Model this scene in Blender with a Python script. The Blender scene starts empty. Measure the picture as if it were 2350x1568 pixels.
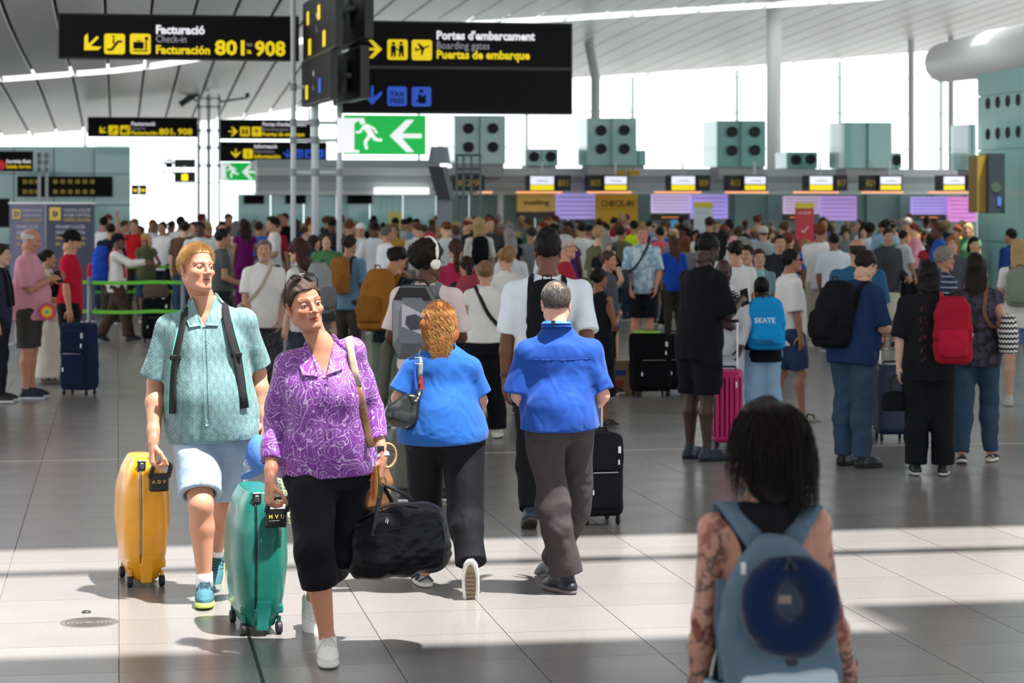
import bpy, bmesh, math, random, time
import numpy as np
from mathutils import Vector, Matrix, Euler
T0 = time.time()
F, CX, HY, CH = 5300.0, 1175.0, 480.0, 2.0        # focal length in px, principal x, horizon y, camera height
TAU = math.tau
def W(px, py, d):                                   # the point seen at a pixel of the photograph, d metres ahead
    return np.array([(px-CX)*d/F, d, CH-(py-HY)*d/F])
def G(px, py):                                      # the floor point seen at a pixel
    d = F*CH/(py-HY); return np.array([(px-CX)*d/F, d, 0.0])
scene = bpy.context.scene
COL = scene.collection
# ------------------------------------------------------------------ camera, world, sun, exposure
cam = bpy.data.objects.new('camera', bpy.data.cameras.new('camera'))
COL.objects.link(cam); scene.camera = cam
cam.location = (0, 0, CH); cam.rotation_euler = (math.pi/2, 0, 0)
cam.data.sensor_width = 36; cam.data.lens = 36*F/2350; cam.data.shift_y = -(784-HY)/2350
cam.data.clip_start = .1; cam.data.clip_end = 600
cam.data.dof.use_dof = True; cam.data.dof.focus_distance = 11.3; cam.data.dof.aperture_fstop = 4.5
world = bpy.data.worlds.new('world'); scene.world = world; world.use_nodes = True
wn = world.node_tree.nodes; bg = wn['Background']
bg.inputs[0].default_value = (.93, .97, 1, 1); bg.inputs[1].default_value = 2.7
SUN = np.array([.30, -.17, .94]); SUN /= np.linalg.norm(SUN)      # towards the sun
sun = bpy.data.objects.new('sun', bpy.data.lights.new('sun', 'SUN')); COL.objects.link(sun)
sun.data.energy = 14; sun.data.angle = math.radians(1.3); sun.data.color = (1, .965, .915)
sun.rotation_euler = Vector(SUN).to_track_quat('Z', 'Y').to_euler(); sun.location = (3, -2, 30)
scene.view_settings.view_transform = 'Standard'; scene.view_settings.look = 'None'
scene.view_settings.exposure = 0; scene.view_settings.gamma = 1; scene.view_settings.use_curve_mapping = False
scene.cycles.use_denoising = True
scene.cycles.max_bounces = 8; scene.cycles.diffuse_bounces = 4; scene.cycles.glossy_bounces = 3
scene.cycles.sample_clamp_indirect = 4; scene.cycles.caustics_reflective = False; scene.cycles.caustics_refractive = False
# ------------------------------------------------------------------ materials
def srgb(c):
    if isinstance(c, str): c = tuple(int(c[i:i+2], 16)/255 for i in (0, 2, 4))
    return tuple((x/12.92 if x <= .04045 else ((x+.055)/1.055)**2.4) for x in c)
class NT:                                           # tiny node-expression helper
    def __init__(s, m): s.m = m; s.n = m.node_tree.nodes; s.l = m.node_tree.links; s.b = s.n['Principled BSDF']
    def new(s, t, **k):
        x = s.n.new(t)
        for a, v in k.items(): setattr(x, a, v)
        return x
    def put(s, sock, v):
        if isinstance(v, bpy.types.NodeSocket): s.l.new(v, sock)
        elif isinstance(v, (tuple, list)) and len(v) == 3 and sock.type == 'RGBA': sock.default_value = (*v, 1)
        else: sock.default_value = v
    def math(s, op, a, b=0., c=0.):
        x = s.new('ShaderNodeMath', operation=op)
        s.put(x.inputs[0], a); s.put(x.inputs[1], b); s.put(x.inputs[2], c); return x.outputs[0]
    def mix(s, f, a, b, mode='MIX'):
        x = s.new('ShaderNodeMix', data_type='RGBA', blend_type=mode)
        s.put(x.inputs[0], f); s.put(x.inputs[6], a); s.put(x.inputs[7], b); return x.outputs[2]
    def noise(s, scale, detail=2., vec=None, out=0, rough=.5, dist=0.):
        x = s.new('ShaderNodeTexNoise'); x.inputs['Scale'].default_value = scale
        x.inputs['Detail'].default_value = detail; x.inputs['Roughness'].default_value = rough; x.inputs['Distortion'].default_value = dist
        s.l.new(vec if vec is not None else s.obj(), x.inputs['Vector']); return x.outputs[out]
    def obj(s):
        if not hasattr(s, 'tc'): s.tc = s.new('ShaderNodeTexCoord')
        return s.tc.outputs['Object']
    def map(s, scale=(1, 1, 1), rot=(0, 0, 0), vec=None):
        x = s.new('ShaderNodeMapping'); s.l.new(vec if vec is not None else s.obj(), x.inputs[0])
        x.inputs['Scale'].default_value = scale; x.inputs['Rotation'].default_value = rot; return x.outputs[0]
    def ramp(s, f, a, b, lo=0., hi=1.):
        x = s.new('ShaderNodeMapRange'); s.put(x.inputs[0], f)
        for i, v in zip((1, 2, 3, 4), (lo, hi, a, b)): x.inputs[i].default_value = v
        return x.outputs[0]
    def bump(s, h, strength=.3, dist=.002):
        x = s.new('ShaderNodeBump'); x.inputs['Strength'].default_value = strength; x.inputs['Distance'].default_value = dist
        s.l.new(h, x.inputs['Height']); s.l.new(x.outputs[0], s.b.inputs['Normal'])
    def base(s, v): s.put(s.b.inputs['Base Color'], v)
MATS = {}
def mat(name, col=None, rough=.6, metal=0., emit=None, es=1., spec=.5, sheen=0., coat=0.):
    if name in MATS: return MATS[name]
    m = bpy.data.materials.new(name); m.use_nodes = True; MATS[name] = m
    b = m.node_tree.nodes['Principled BSDF']
    if col is not None: b.inputs['Base Color'].default_value = (*srgb(col), 1)
    b.inputs['Roughness'].default_value = rough; b.inputs['Metallic'].default_value = metal
    b.inputs['Specular IOR Level'].default_value = spec
    b.inputs['Sheen Weight'].default_value = sheen; b.inputs['Coat Weight'].default_value = coat
    if emit: b.inputs['Emission Color'].default_value = (*srgb(emit), 1); b.inputs['Emission Strength'].default_value = es
    return m
def tinted(name, rough, bumps=0., bscale=60., sheen=0., attr=None, var=.12, spec=.3, sss=0., wave=False):
    """material whose colour is the object's own colour, with a little mottling and relief"""
    if name in MATS: return MATS[name]
    m = mat(name, None, rough, sheen=sheen, spec=spec); t = NT(m)
    oi = t.new('ShaderNodeObjectInfo').outputs['Color']
    n = t.noise(bscale*.3, 3)
    c = t.mix(1., oi, t.mix(n, (1-var,)*3, (1+var,)*3), 'MULTIPLY')
    if attr:
        a = t.new('ShaderNodeVertexColor', layer_name=attr).outputs[0]; c = t.mix(1., c, a, 'MULTIPLY')
    t.base(c)
    if sss: t.b.inputs['Subsurface Weight'].default_value = sss; t.b.inputs['Subsurface Radius'].default_value = (.012, .005, .003); t.b.inputs['Subsurface Scale'].default_value = 1
    if bumps:
        h = t.noise(bscale, 4); d = .004
        if wave: h = t.noise(bscale, 3, t.map((1, 1, .07)))
        if name in ('woven_cloth', 'denim'): h = t.math('ADD', t.math('MULTIPLY', h, .25), t.noise(7, 3, t.map((1, 1, .75)), dist=.9)); d = .022
        t.bump(h, bumps, d)
    return m
SKIN = tinted('skin', .52, .12, 90, attr='tint', var=.05, sss=.06, spec=.35)
CLOTH = tinted('woven_cloth', .88, .35, 28, var=.1, spec=.12)
DENIM = tinted('denim', .88, .4, 22, var=.22, spec=.12)
HAIR = tinted('hair', .62, 1., 110, var=.35, wave=True, spec=.18)
LEATHER = tinted('leather', .45, .3, 60)
PLASTIC = tinted('plastic', .35, .08, 200, var=.04)
RUBBER = tinted('rubber', .75, .1, 100)
METAL = mat('brushed_metal', 'b8bcc0', .32, 1.)
# ------------------------------------------------------------------ distance fields and their skins
class Fd:
    def __init__(s, lo, hi, h):
        s.lo = np.asarray(lo, float); s.h = h
        n = np.ceil((np.asarray(hi)-s.lo)/h).astype(int)+1
        s.ax = [(s.lo[i]+h*np.arange(n[i])).astype(np.float32) for i in range(3)]
        s.D = np.full(n, .3, np.float32)
    def put(s, fn, lo, hi, k=.0, op='u'):
        m = k+3*s.h; sl = []
        for i in range(3):
            a = int(max(0, np.floor((lo[i]-m-s.lo[i])/s.h))); b = int(min(len(s.ax[i]), np.ceil((hi[i]+m-s.lo[i])/s.h)+1))
            if b <= a: return s
            sl.append(slice(a, b))
        X, Y, Z = s.ax[0][sl[0]][:, None, None], s.ax[1][sl[1]][None, :, None], s.ax[2][sl[2]][None, None, :]
        d = fn(X, Y, Z).astype(np.float32); A = s.D[tuple(sl)]
        if op == 's': d = -d
        if op == 'u':
            if k > 0: r = np.minimum(A, d)-np.maximum(k-np.abs(A-d), 0)**2/(4*k)
            else: r = np.minimum(A, d)
        else:
            if k > 0: r = np.maximum(A, d)+np.maximum(k-np.abs(A-d), 0)**2/(4*k)
            else: r = np.maximum(A, d)
        s.D[tuple(sl)] = r; return s
    def cone(s, a, b, ra, rb, k=.0, op='u', flat=1., fdir=None, cut=0):
        """tapered limb from a to b; flat < 1 thins it along fdir; cut 1/2/3 squares off the a/b/both ends"""
        a = np.asarray(a, float); b = np.asarray(b, float); v = b-a; L2 = max(v@v, 1e-9); L = L2**.5; r = max(ra, rb)
        if fdir is not None: fd = np.asarray(fdir, float); fd = fd/np.linalg.norm(fd)
        def fn(X, Y, Z):
            x, y, z = X-a[0], Y-a[1], Z-a[2]
            t0 = (x*v[0]+y*v[1]+z*v[2])/L2; t = np.clip(t0, 0, 1)
            x = x-t*v[0]; y = y-t*v[1]; z = z-t*v[2]
            q = x*x+y*y+z*z; rr = ra+(rb-ra)*t
            if fdir is not None:
                w = x*fd[0]+y*fd[1]+z*fd[2]; q = q+w*w*(1/flat**2-1); d = (np.sqrt(q)-rr)*(.5+.5*flat)
            else: d = np.sqrt(q)-rr
            if cut & 2: d = np.maximum(d, (t0-1)*L)
            if cut & 1: d = np.maximum(d, -t0*L)
            return d
        return s.put(fn, np.minimum(a, b)-r, np.maximum(a, b)+r, k, op)
    def chain(s, pts, rs, k=.0, op='u', **kw):
        for i in range(len(pts)-1): s.cone(pts[i], pts[i+1], rs[i], rs[i+1], k, op, **kw)
        return s
    def ell(s, c, r, k=.0, op='u', R=None):
        c = np.asarray(c, float); r = np.asarray(r, float); m = max(r)
        def fn(X, Y, Z):
            x, y, z = X-c[0], Y-c[1], Z-c[2]
            if R is not None:
                x, y, z = (R[0][i]*x+R[1][i]*y+R[2][i]*z for i in range(3))
            k0 = np.sqrt((x/r[0])**2+(y/r[1])**2+(z/r[2])**2)+1e-6
            k1 = np.sqrt((x/r[0]**2)**2+(y/r[1]**2)**2+(z/r[2]**2)**2)+1e-6
            return k0*(k0-1)/k1
        bb = r if R is None else np.array([m]*3)
        return s.put(fn, c-bb, c+bb, k, op)
    def loft(s, org, up, right, secs, k=.0, op='u', cap=.01, pw=2.):
        """solid through cross-sections (height, half-width, half-depth, side offset, fore offset) along up"""
        org = np.asarray(org, float); up = np.asarray(up, float)/np.linalg.norm(up)
        rt = np.asarray(right, float); rt = rt-up*(rt@up); rt /= np.linalg.norm(rt); fw = np.cross(up, rt)
        S = np.array([list(q)+[0]*(5-len(q)) for q in secs], float); S = S[np.argsort(S[:, 0])]
        tt = np.linspace(S[0, 0], S[-1, 0], 60); C = []
        for j in range(1, 5):
            g = np.interp(tt, S[:, 0], S[:, j]); g = np.convolve(np.pad(g, 3, 'edge'), np.ones(7)/7, 'valid'); C.append(g)
        def fn(X, Y, Z):
            x, y, z = X-org[0], Y-org[1], Z-org[2]
            t = x*up[0]+y*up[1]+z*up[2]
            a, b, ou, ov = (np.interp(t, tt, g).astype(np.float32) for g in C)
            u = x*rt[0]+y*rt[1]+z*rt[2]-ou; v = x*fw[0]+y*fw[1]+z*fw[2]-ov
            if pw == 2.:
                k0 = np.sqrt((u/a)**2+(v/b)**2)+1e-6; k1 = np.sqrt((u/a**2)**2+(v/b**2)**2)+1e-6
                d = k0*(k0-1)/k1
            else: d = ((np.abs(u/a)**pw+np.abs(v/b)**pw)**(1/pw)-1)*np.minimum(a, b)
            e = np.maximum(tt[0]-t, t-tt[-1])+cap
            return np.where(e > 0, np.sqrt(np.maximum(d+cap, 0)**2+e*e)-cap, d) if cap > 0 else np.maximum(d, e)
        pts = [org+up*q[0]+rt*(q[3]+i*q[1])+fw*(q[4]+j*q[2]) for q in S for i in (-1, 1) for j in (-1, 1)]
        return s.put(fn, np.min(pts, 0), np.max(pts, 0), k, op)
    def plane(s, p, n, k=0.):                       # keep what lies behind the plane
        p = np.asarray(p, float); n = np.asarray(n, float)/np.linalg.norm(n)
        return s.put(lambda X, Y, Z: (X-p[0])*n[0]+(Y-p[1])*n[1]+(Z-p[2])*n[2], s.lo, s.lo+1e3, k, 'i')
    def ripple(s, amp, freq, seed=0, stretch=(1, 1, 1), lo=None, hi=None):
        rg = np.random.RandomState(seed); D = s.D; X, Y, Z = s.ax[0][:, None, None], s.ax[1][None, :, None], s.ax[2][None, None, :]
        g = np.zeros_like(D)
        near = np.abs(D) < .03
        ii = np.nonzero(near); x, y, z = s.ax[0][ii[0]], s.ax[1][ii[1]], s.ax[2][ii[2]]
        val = np.zeros(len(x))
        for j in range(5):
            k = rg.normal(size=3)*freq*np.array(stretch); q = rg.normal(size=3)*freq*.6; ph = rg.rand(2)*6.3
            val += np.sin(k[0]*x+k[1]*y+k[2]*z+ph[0]+1.7*np.sin(q[0]*x+q[1]*y+q[2]*z+ph[1]))
        D[ii] += (amp*val/2.2).astype(np.float32); return s
    def mesh(s):
        D = s.D; h = s.h; sg = D < 0
        c = np.zeros(tuple(n-1 for n in D.shape), np.int8); off = [(i, j, k) for i in (0, 1) for j in (0, 1) for k in (0, 1)]
        n0, n1, n2 = c.shape
        for i, j, k in off: c += sg[i:i+n0, j:j+n1, k:k+n2]
        A = np.nonzero((c > 0) & (c < 8)); N = len(A[0])
        idx = np.full(c.shape, -1, np.int32); idx[A] = np.arange(N)
        P = np.zeros((N, 3)); cnt = np.zeros(N)
        vals = {o: D[A[0]+o[0], A[1]+o[1], A[2]+o[2]] for o in off}
        for o in off:
            for ax in range(3):
                if o[ax]: continue
                q = list(o); q[ax] = 1; va, vb = vals[o], vals[tuple(q)]; m = (va < 0) != (vb < 0)
                t = va[m]/(va[m]-vb[m]); e = np.tile(np.array(o, float), (m.sum(), 1)); e[:, ax] += t
                P[m] += e; cnt[m] += 1
        P /= cnt[:, None]; P = (P+np.stack(A, 1))*h+s.lo
        Q = []
        for ax in range(3):
            sl0 = [slice(None)]*3; sl1 = [slice(None)]*3
            sl0[ax] = slice(0, -1); sl1[ax] = slice(1, None)
            s0 = sg[tuple(sl0)]; ch = s0 != sg[tuple(sl1)]
            b, d = [q for q in range(3) if q != ax]
            E = np.stack(np.nonzero(ch), 1); sgn = s0[tuple(E.T)]
            ok = (E[:, b] > 0) & (E[:, d] > 0) & (E[:, b] < D.shape[b]-1) & (E[:, d] < D.shape[d]-1); E = E[ok]; sgn = sgn[ok]
            def cell(db, dd):
                e = E.copy(); e[:, b] -= db; e[:, d] -= dd; return idx[tuple(e.T)]
            q = np.stack([cell(1, 1), cell(0, 1), cell(0, 0), cell(1, 0)], 1)
            fl = sgn if ax != 1 else ~sgn
            q[~fl] = q[~fl][:, ::-1]; Q.append(q)
        return P, np.concatenate(Q)
def join(parts):
    V, Q, n = [], [], 0
    for v, q in parts: V.append(v); Q.append(q+n); n += len(v)
    return np.concatenate(V), np.concatenate(Q)
def xf(vq, M):                                       # transform (verts, quads) by a 4x4 matrix
    M = np.array(M); return vq[0]@M[:3, :3].T+M[:3, 3], vq[1]
def raw(name, V, Q, tint=None, smooth=True):
    me = bpy.data.meshes.new(name); n = len(V); k = Q.shape[1]
    me.vertices.add(n); me.vertices.foreach_set('co', np.asarray(V, np.float32).ravel())
    me.loops.add(len(Q)*k); me.loops.foreach_set('vertex_index', Q.astype(np.int32).ravel())
    me.polygons.add(len(Q)); me.polygons.foreach_set('loop_start', np.arange(0, len(Q)*k, k, dtype=np.int32))
    if smooth: me.polygons.foreach_set('use_smooth', np.ones(len(Q), bool))
    me.update(calc_edges=True)
    if tint is not None:
        a = me.color_attributes.new('tint', 'FLOAT_COLOR', 'POINT')
        c = np.ones((n, 4), np.float32); c[:, :3] = tint; a.data.foreach_set('color', c.ravel())
    return me
def setcol(o, c): o.color = (*srgb(c), 1) if c is not None else (1, 1, 1, 1)
def link(name, me, m=None, parent=None, col=None, label=None):
    o = bpy.data.objects.new(name, me); COL.objects.link(o)
    if m is not None and me is not None and not me.materials: me.materials.append(m)
    if parent is not None: o.parent = parent
    if col is not None: setcol(o, col)
    if label: o['label'] = label
    return o
def thing(name, label, cat, loc=(0, 0, 0), rz=0., group=None, me=None, m=None, col=None):
    o = link(name, me, m, None, col); o.location = loc; o.rotation_euler = (0, 0, rz); o['label'] = label; o['category'] = cat
    if group: o['group'] = group
    return o
class B:                                             # hard-surface builder: boxes, bars, tubes, prisms into one mesh
    def __init__(s): s.v = []; s.f = []
    def add(s, vs, fs): n = len(s.v); s.v += [tuple(float(q) for q in v) for v in vs]; s.f += [tuple(i+n for i in f) for f in fs]; return s
    def box(s, lo, hi, R=None, c=None):
        vs = [(x, y, z) for x in (lo[0], hi[0]) for y in (lo[1], hi[1]) for z in (lo[2], hi[2])]
        if R is not None:
            R = np.array(R); c0 = np.zeros(3) if c is None else np.array(c); vs = [R@(np.array(v)-c0)+c0 for v in vs]
        return s.add(vs, [(0, 1, 3, 2), (4, 6, 7, 5), (0, 4, 5, 1), (2, 3, 7, 6), (0, 2, 6, 4), (1, 5, 7, 3)])
    def bevbox(s, lo, hi, r):                        # box with chamfered edges
        lo = np.array(lo, float); hi = np.array(hi, float); c = (lo+hi)/2; h = (hi-lo)/2; vs = []; key = {}
        for sx in (-1, 1):
            for sy in (-1, 1):
                for sz in (-1, 1):
                    for a in range(3):
                        q = np.array([sx, sy, sz])*(h-r); q[a] = (sx, sy, sz)[a]*h[a]; key[(sx, sy, sz, a)] = len(vs); vs.append(c+q)
        fs = []
        for a in range(3):
            b, d = [(1, 2), (2, 0), (0, 1)][a]
            for sg in (-1, 1):
                cs = []
                for (p, q) in ((-1, -1), (1, -1), (1, 1), (-1, 1)):
                    t = [0, 0, 0]; t[a] = sg; t[b] = p; t[d] = q; cs.append(key[(*t, a)])
                fs.append(tuple(cs) if sg > 0 else tuple(cs[::-1]))
            for p in (-1, 1):
                for q in (-1, 1):
                    t0 = [0, 0, 0]; t0[b] = p; t0[d] = q; t0[a] = -1; t1 = list(t0); t1[a] = 1
                    e = (key[(*t0, b)], key[(*t1, b)], key[(*t1, d)], key[(*t0, d)]); fs.append(e if p*q < 0 else e[::-1])
        for sx in (-1, 1):
            for sy in (-1, 1):
                for sz in (-1, 1):
                    e = tuple(key[(sx, sy, sz, a)] for a in range(3)); fs.append(e if sx*sy*sz > 0 else e[::-1])
        return s.add(vs, fs)
    def tube(s, pts, r, n=8, flat=None, closed=False):
        pts = [np.asarray(p, float) for p in pts]; N = len(pts); rs = r if hasattr(r, '__len__') else [r]*N; vs = []
        prev = None
        for i, p in enumerate(pts):
            if closed: t = pts[(i+1) % N]-pts[i-1]
            else: t = pts[min(i+1, N-1)]-pts[max(i-1, 0)]
            t = t/(np.linalg.norm(t)+1e-9)
            if prev is None:
                a = np.array([0, 0, 1.]) if abs(t[2]) < .9 else np.array([1., 0, 0])
                if flat is not None: a = np.asarray(flat[1], float)
                u = a-t*(a@t); u /= np.linalg.norm(u)
            else:
                u = prev-t*(prev@t); u /= np.linalg.norm(u)+1e-9
            prev = u; w = np.cross(t, u); fl = flat[0] if flat is not None else 1
            for k in range(n):
                th = TAU*(k+.5)/n; vs.append(p+rs[i]*(math.cos(th)*u*fl+math.sin(th)*w))
        fs = []
        for i in range(N if closed else N-1):
            for k in range(n):
                j = (i+1) % N; fs.append((i*n+k, i*n+(k+1) % n, j*n+(k+1) % n, j*n+k))
        if not closed: fs += [tuple(range(n))[::-1], tuple((N-1)*n+k for k in range(n))]
        return s.add(vs, fs)
    def rev(s, prof, c=(0, 0, 0), n=16, M=None):     # profile (r, z) turned about z
        vs = []
        for r, z in prof:
            for k in range(n): vs.append(np.array([c[0]+r*math.cos(TAU*k/n), c[1]+r*math.sin(TAU*k/n), c[2]+z]))
        if M is not None: M = np.array(M); vs = [M[:3, :3]@v+M[:3, 3] for v in vs]
        m = len(prof); fs = [(i*n+k, i*n+(k+1) % n, (i+1)*n+(k+1) % n, (i+1)*n+k) for i in range(m-1) for k in range(n)]
        fs += [tuple(range(n))[::-1], tuple((m-1)*n+k for k in range(n))]
        return s.add(vs, fs)
    def poly(s, pts, O, U, Vv, t):                   # flat outline pts (u, v) in plane O, U, V, given thickness t along -U x V
        O, U, Vv = map(lambda q: np.asarray(q, float), (O, U, Vv)); N = np.cross(U, Vv); N /= np.linalg.norm(N); n = len(pts)
        a = [O+U*p[0]+Vv*p[1] for p in pts]; vs = a+[q-N*t for q in a]
        return s.add(vs, [tuple(range(n)), tuple(range(2*n-1, n-1, -1))]+[((i+1) % n, i, n+i, n+(i+1) % n) for i in range(n)])
    def sheet(s, P):                                 # grid of points -> quads
        a, b = len(P), len(P[0])
        return s.add([p for r in P for p in r], [(i*b+j, (i+1)*b+j, (i+1)*b+j+1, i*b+j+1) for i in range(a-1) for j in range(b-1)])
    def me(s, name, smooth=False):
        me = bpy.data.meshes.new(name); me.from_pydata(s.v, [], s.f)
        if smooth: me.polygons.foreach_set('use_smooth', [len(f) < 5 for f in s.f]) 
        me.update(); return me
    def obj(s, name, m, parent=None, col=None, label=None, smooth=False): return link(name, s.me(name, smooth), m, parent, col, label)
def frame(z, x):                                     # rotation matrix columns (x, y, z) with z exact
    z = np.asarray(z, float); z = z/np.linalg.norm(z); x = np.asarray(x, float); x = x-z*(x@z); x /= np.linalg.norm(x)
    return np.stack([x, np.cross(z, x), z], 1)
def M4(R, t):
    M = np.eye(4); M[:3, :3] = R; M[:3, 3] = t; return M
def rot(yaw=0, pitch=0, roll=0):                     # degrees; yaw about z, then pitch up (about x), roll (about y)
    return np.array(Matrix.Rotation(math.radians(yaw), 3, 'Z')@Matrix.Rotation(math.radians(pitch), 3, 'X')@Matrix.Rotation(math.radians(roll), 3, 'Y'))
# ------------------------------------------------------------------ heads and hands (local: x side, y forward, z up, metres)
def head_mesh(h, male=True, neck=True, age=0., fem=0., brow=(.30, .2, .15), eyes=True, jaw=1., squint=0., mouth=0.):
    f = Fd((-.15, -.21, -.30), (.15, .14, .14), h); g = .95 if not male else 1.
    f.ell((0, -.014, .034), (.074*g, .096, .083))
    f.ell((0, .028, -.03), (.060*g, .058, .085), .03)
    f.ell((0, .005, -.045), (.059*g*jaw, .06, .062), .03)
    f.ell((0, .058, -.098), (.027*g*jaw, .024, .018), .03)
    for s in (-1, 1):
        f.cone((s*.050*g*jaw, .0, -.068), (s*.018, .062, -.1), .016, .015, .025)
        f.ell((s*.040, .060, -.028), (.022, .017, .016), .022)
        f.cone((s*.008, .083, .019), (s*.046, .066, .020), .009 if male else .006, .008, .014)
        f.ell((s*.032, .094, -.001), (.019, .018, .012), .012, 's')
        if eyes:
            f.ell((s*.0315, .0715, -.001), (.0150, .0135, .0130), .004)
            f.ell((s*.0315, .088, -.0018), (.0125, .012, .0042-.0014*squint), .0015, 's')
    f.cone((0, .083, .012), (0, .1045, -.030), .0078, .0100, .010)
    f.ell((0, .105, -.034), (.0120, .0115, .0100), .006)
    for s in (-1, 1):
        f.ell((s*.0135, .0955, -.0365), (.0080, .011, .0080), .005)
        f.ell((s*.0065, .101, -.0435), (.0038, .0055, .0035), .002, 's')
    # mouth
    f.ell((0, .070, -.066), (.029, .018, .022), .014)
    for s in (-1, 1):
        f.cone((s*.022, .0785, -.0645), (s*.004, .0890, -.0615), .0030, .0046, .004)
        f.cone((s*.020, .0785, -.0660), (0, .0875, -.0710-mouth), .0034, .0056, .004)
    f.cone((-.021, .0835, -.0648), (.021, .0835, -.0648), .0014+mouth*.3, .0014+mouth*.3, .001, 's')
    f.ell((0, .0915, -.0652-mouth*.4), (.015, .008, .0014+mouth*.5), .001, 's')
    f.ell((0, .090, -.082), (.014, .006, .004), .008, 's')
    for s in (-1, 1):                                 # ears
        R = rot(0, 0, s*9)@rot(s*-18)
        f.ell((s*.0775*g, -.012, -.010), (.007, .018, .031), .006, R=R)
        f.ell((s*.083*g, -.008, -.008), (.006, .010, .020), .004, 's', R=R)
        f.ell((s*.0745*g, -.004, -.036), (.006, .009, .010), .005)
    if neck is not False:
        r = .056 if male else .047
        e = np.array((0, -.026, -.112)) if neck is True else np.asarray(neck, float); e = e+np.array([0, 0, .02])
        r = r*(.93 if neck is True else 1); f.cone((0, -.018, -.05), e, r, r*1.02, .025)
        for s in (-1, 1): f.cone((s*.052, -.012, -.055), e+np.array([s*.012, .045, .0]), .010, .008, .02)
    P, Q = f.mesh(); x, y, z = P.T; ax = np.abs(x)
    tint = np.ones((len(P), 3))
    def soft(d, w): return np.clip(1-d/w, 0, 1)[:, None]
    lq = np.clip(1.25-((x/.0235)**2+((z+.0662+mouth*.5)/(.0092+mouth))**2), 0, .5)[:, None]*2*(y > .074)[:, None]
    tint = tint*(1-lq)+lq*np.array((.86, .66, .62) if male else (.86, .60, .58))
    gap = (np.abs(z+.0642+mouth*.4) < .0016+mouth*.45) & (ax < .021) & (y > .07) & (y < .090); tint[gap] = (.40, .22, .20)
    bz = .0225+.004*np.sin(np.clip(ax-.012, 0, .05)*60)
    wq = .0036*np.clip(1.3-(ax-.03)/.03, .4, 1); bq = (np.clip(1.5-np.abs(z-bz)/wq, 0, 1)*np.clip((ax-.009)/.006, 0, 1)*np.clip((.053-ax)/.006, 0, 1)*(y > .05))[:, None]*.85; tint = tint*(1-bq)+bq*np.array(brow)
    rim = ((((ax-.0315)/.0150)**2+((z+.0018)/.0062)**2) < 1) & (y > .066); tint[rim] *= (.62, .5, .48)
    if not eyes:
        e = ((((ax-.0315)/.0125)**2+((z+.0018)/.0048)**2) < 1) & (y > .06); tint[e] = (1.25, 1.25, 1.25)
        e = (((ax-.0315)**2+(z+.0018)**2) < .0052**2) & (y > .06); tint[e] = (.12, .1, .1)
    red = soft(np.hypot(ax-.042, z+.035), .03)*(y > .03)[:, None]; tint *= 1-red*np.array([0, .10, .10])
    nose = soft(np.hypot(x, z+.032), .018)*(y > .085)[:, None]; tint *= 1-nose*np.array([0, .12, .10])
    return (P, Q), tint
def hand_chain(f, w, fw, pn, side, k=.006, curl=(.5,)*4, s=1., thumb=.5, spread=1.):
    """palm and five fingers at wrist w; fw points along the hand, pn out of the palm; side +1 puts the thumb on fw x pn"""
    w = np.asarray(w, float); fw = np.asarray(fw, float)/np.linalg.norm(fw); pn = np.asarray(pn, float); pn = pn-fw*(pn@fw); pn /= np.linalg.norm(pn)
    th = np.cross(fw, pn)*side
    f.cone(w-fw*.02*s, w+fw*.03*s, .026*s, .030*s, .012, flat=.62, fdir=pn)
    for q, L in ((.026, .088), (.009, .092), (-.009, .088), (-.026, .080)):
        f.cone(w+fw*.02*s+th*q*.55*s, w+fw*L*s+th*q*s, .0145*s, .0112*s, .009)
    for i, (q, L, r) in enumerate(((.028, .076, .0088), (.0095, .084, .0090), (-.0095, .077, .0086), (-.028, .062, .0077))):
        p = w+fw*.086*s+th*q*s; a = 0.; d = fw
        for j, (fr, rr) in enumerate(((.46, 1.), (.30, .92), (.24, .8))):
            a += curl[i % len(curl)]*(.9 if j else .75)
            d = fw*math.cos(a)+pn*math.sin(a)+th*(q*1.2*spread)
            e = p+d/np.linalg.norm(d)*L*fr*s
            f.cone(p, e, r*rr*s, r*rr*.92*s, .0035); p = e
    p = w+fw*.022*s+th*.020*s+pn*.008*s; d = fw*.62+th*.62+pn*(.35+thumb*.4)
    for L, r in ((.040, .0135), (.034, .0108), (.026, .0095)):
        d = d/np.linalg.norm(d); e = p+d*L*s; f.cone(p, e, r*s, r*.88*s, .006); p = e; d = d+fw*.35-th*thumb*.55+pn*thumb*.35
    return f
def hand_mesh(h, side, curl=.45):
    f = Fd((-.09, -.09, -.21), (.09, .09, .05), h)
    hand_chain(f, (0, 0, 0), (0, 0, -1), (-1. if side > 0 else 1., 0, 0), -side, curl=(curl, curl*1.1, curl*1.2, curl*1.3))
    f.cone((0, 0, .0), (0, 0, .045), .024, .028, .01)
    return f.mesh()
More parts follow.
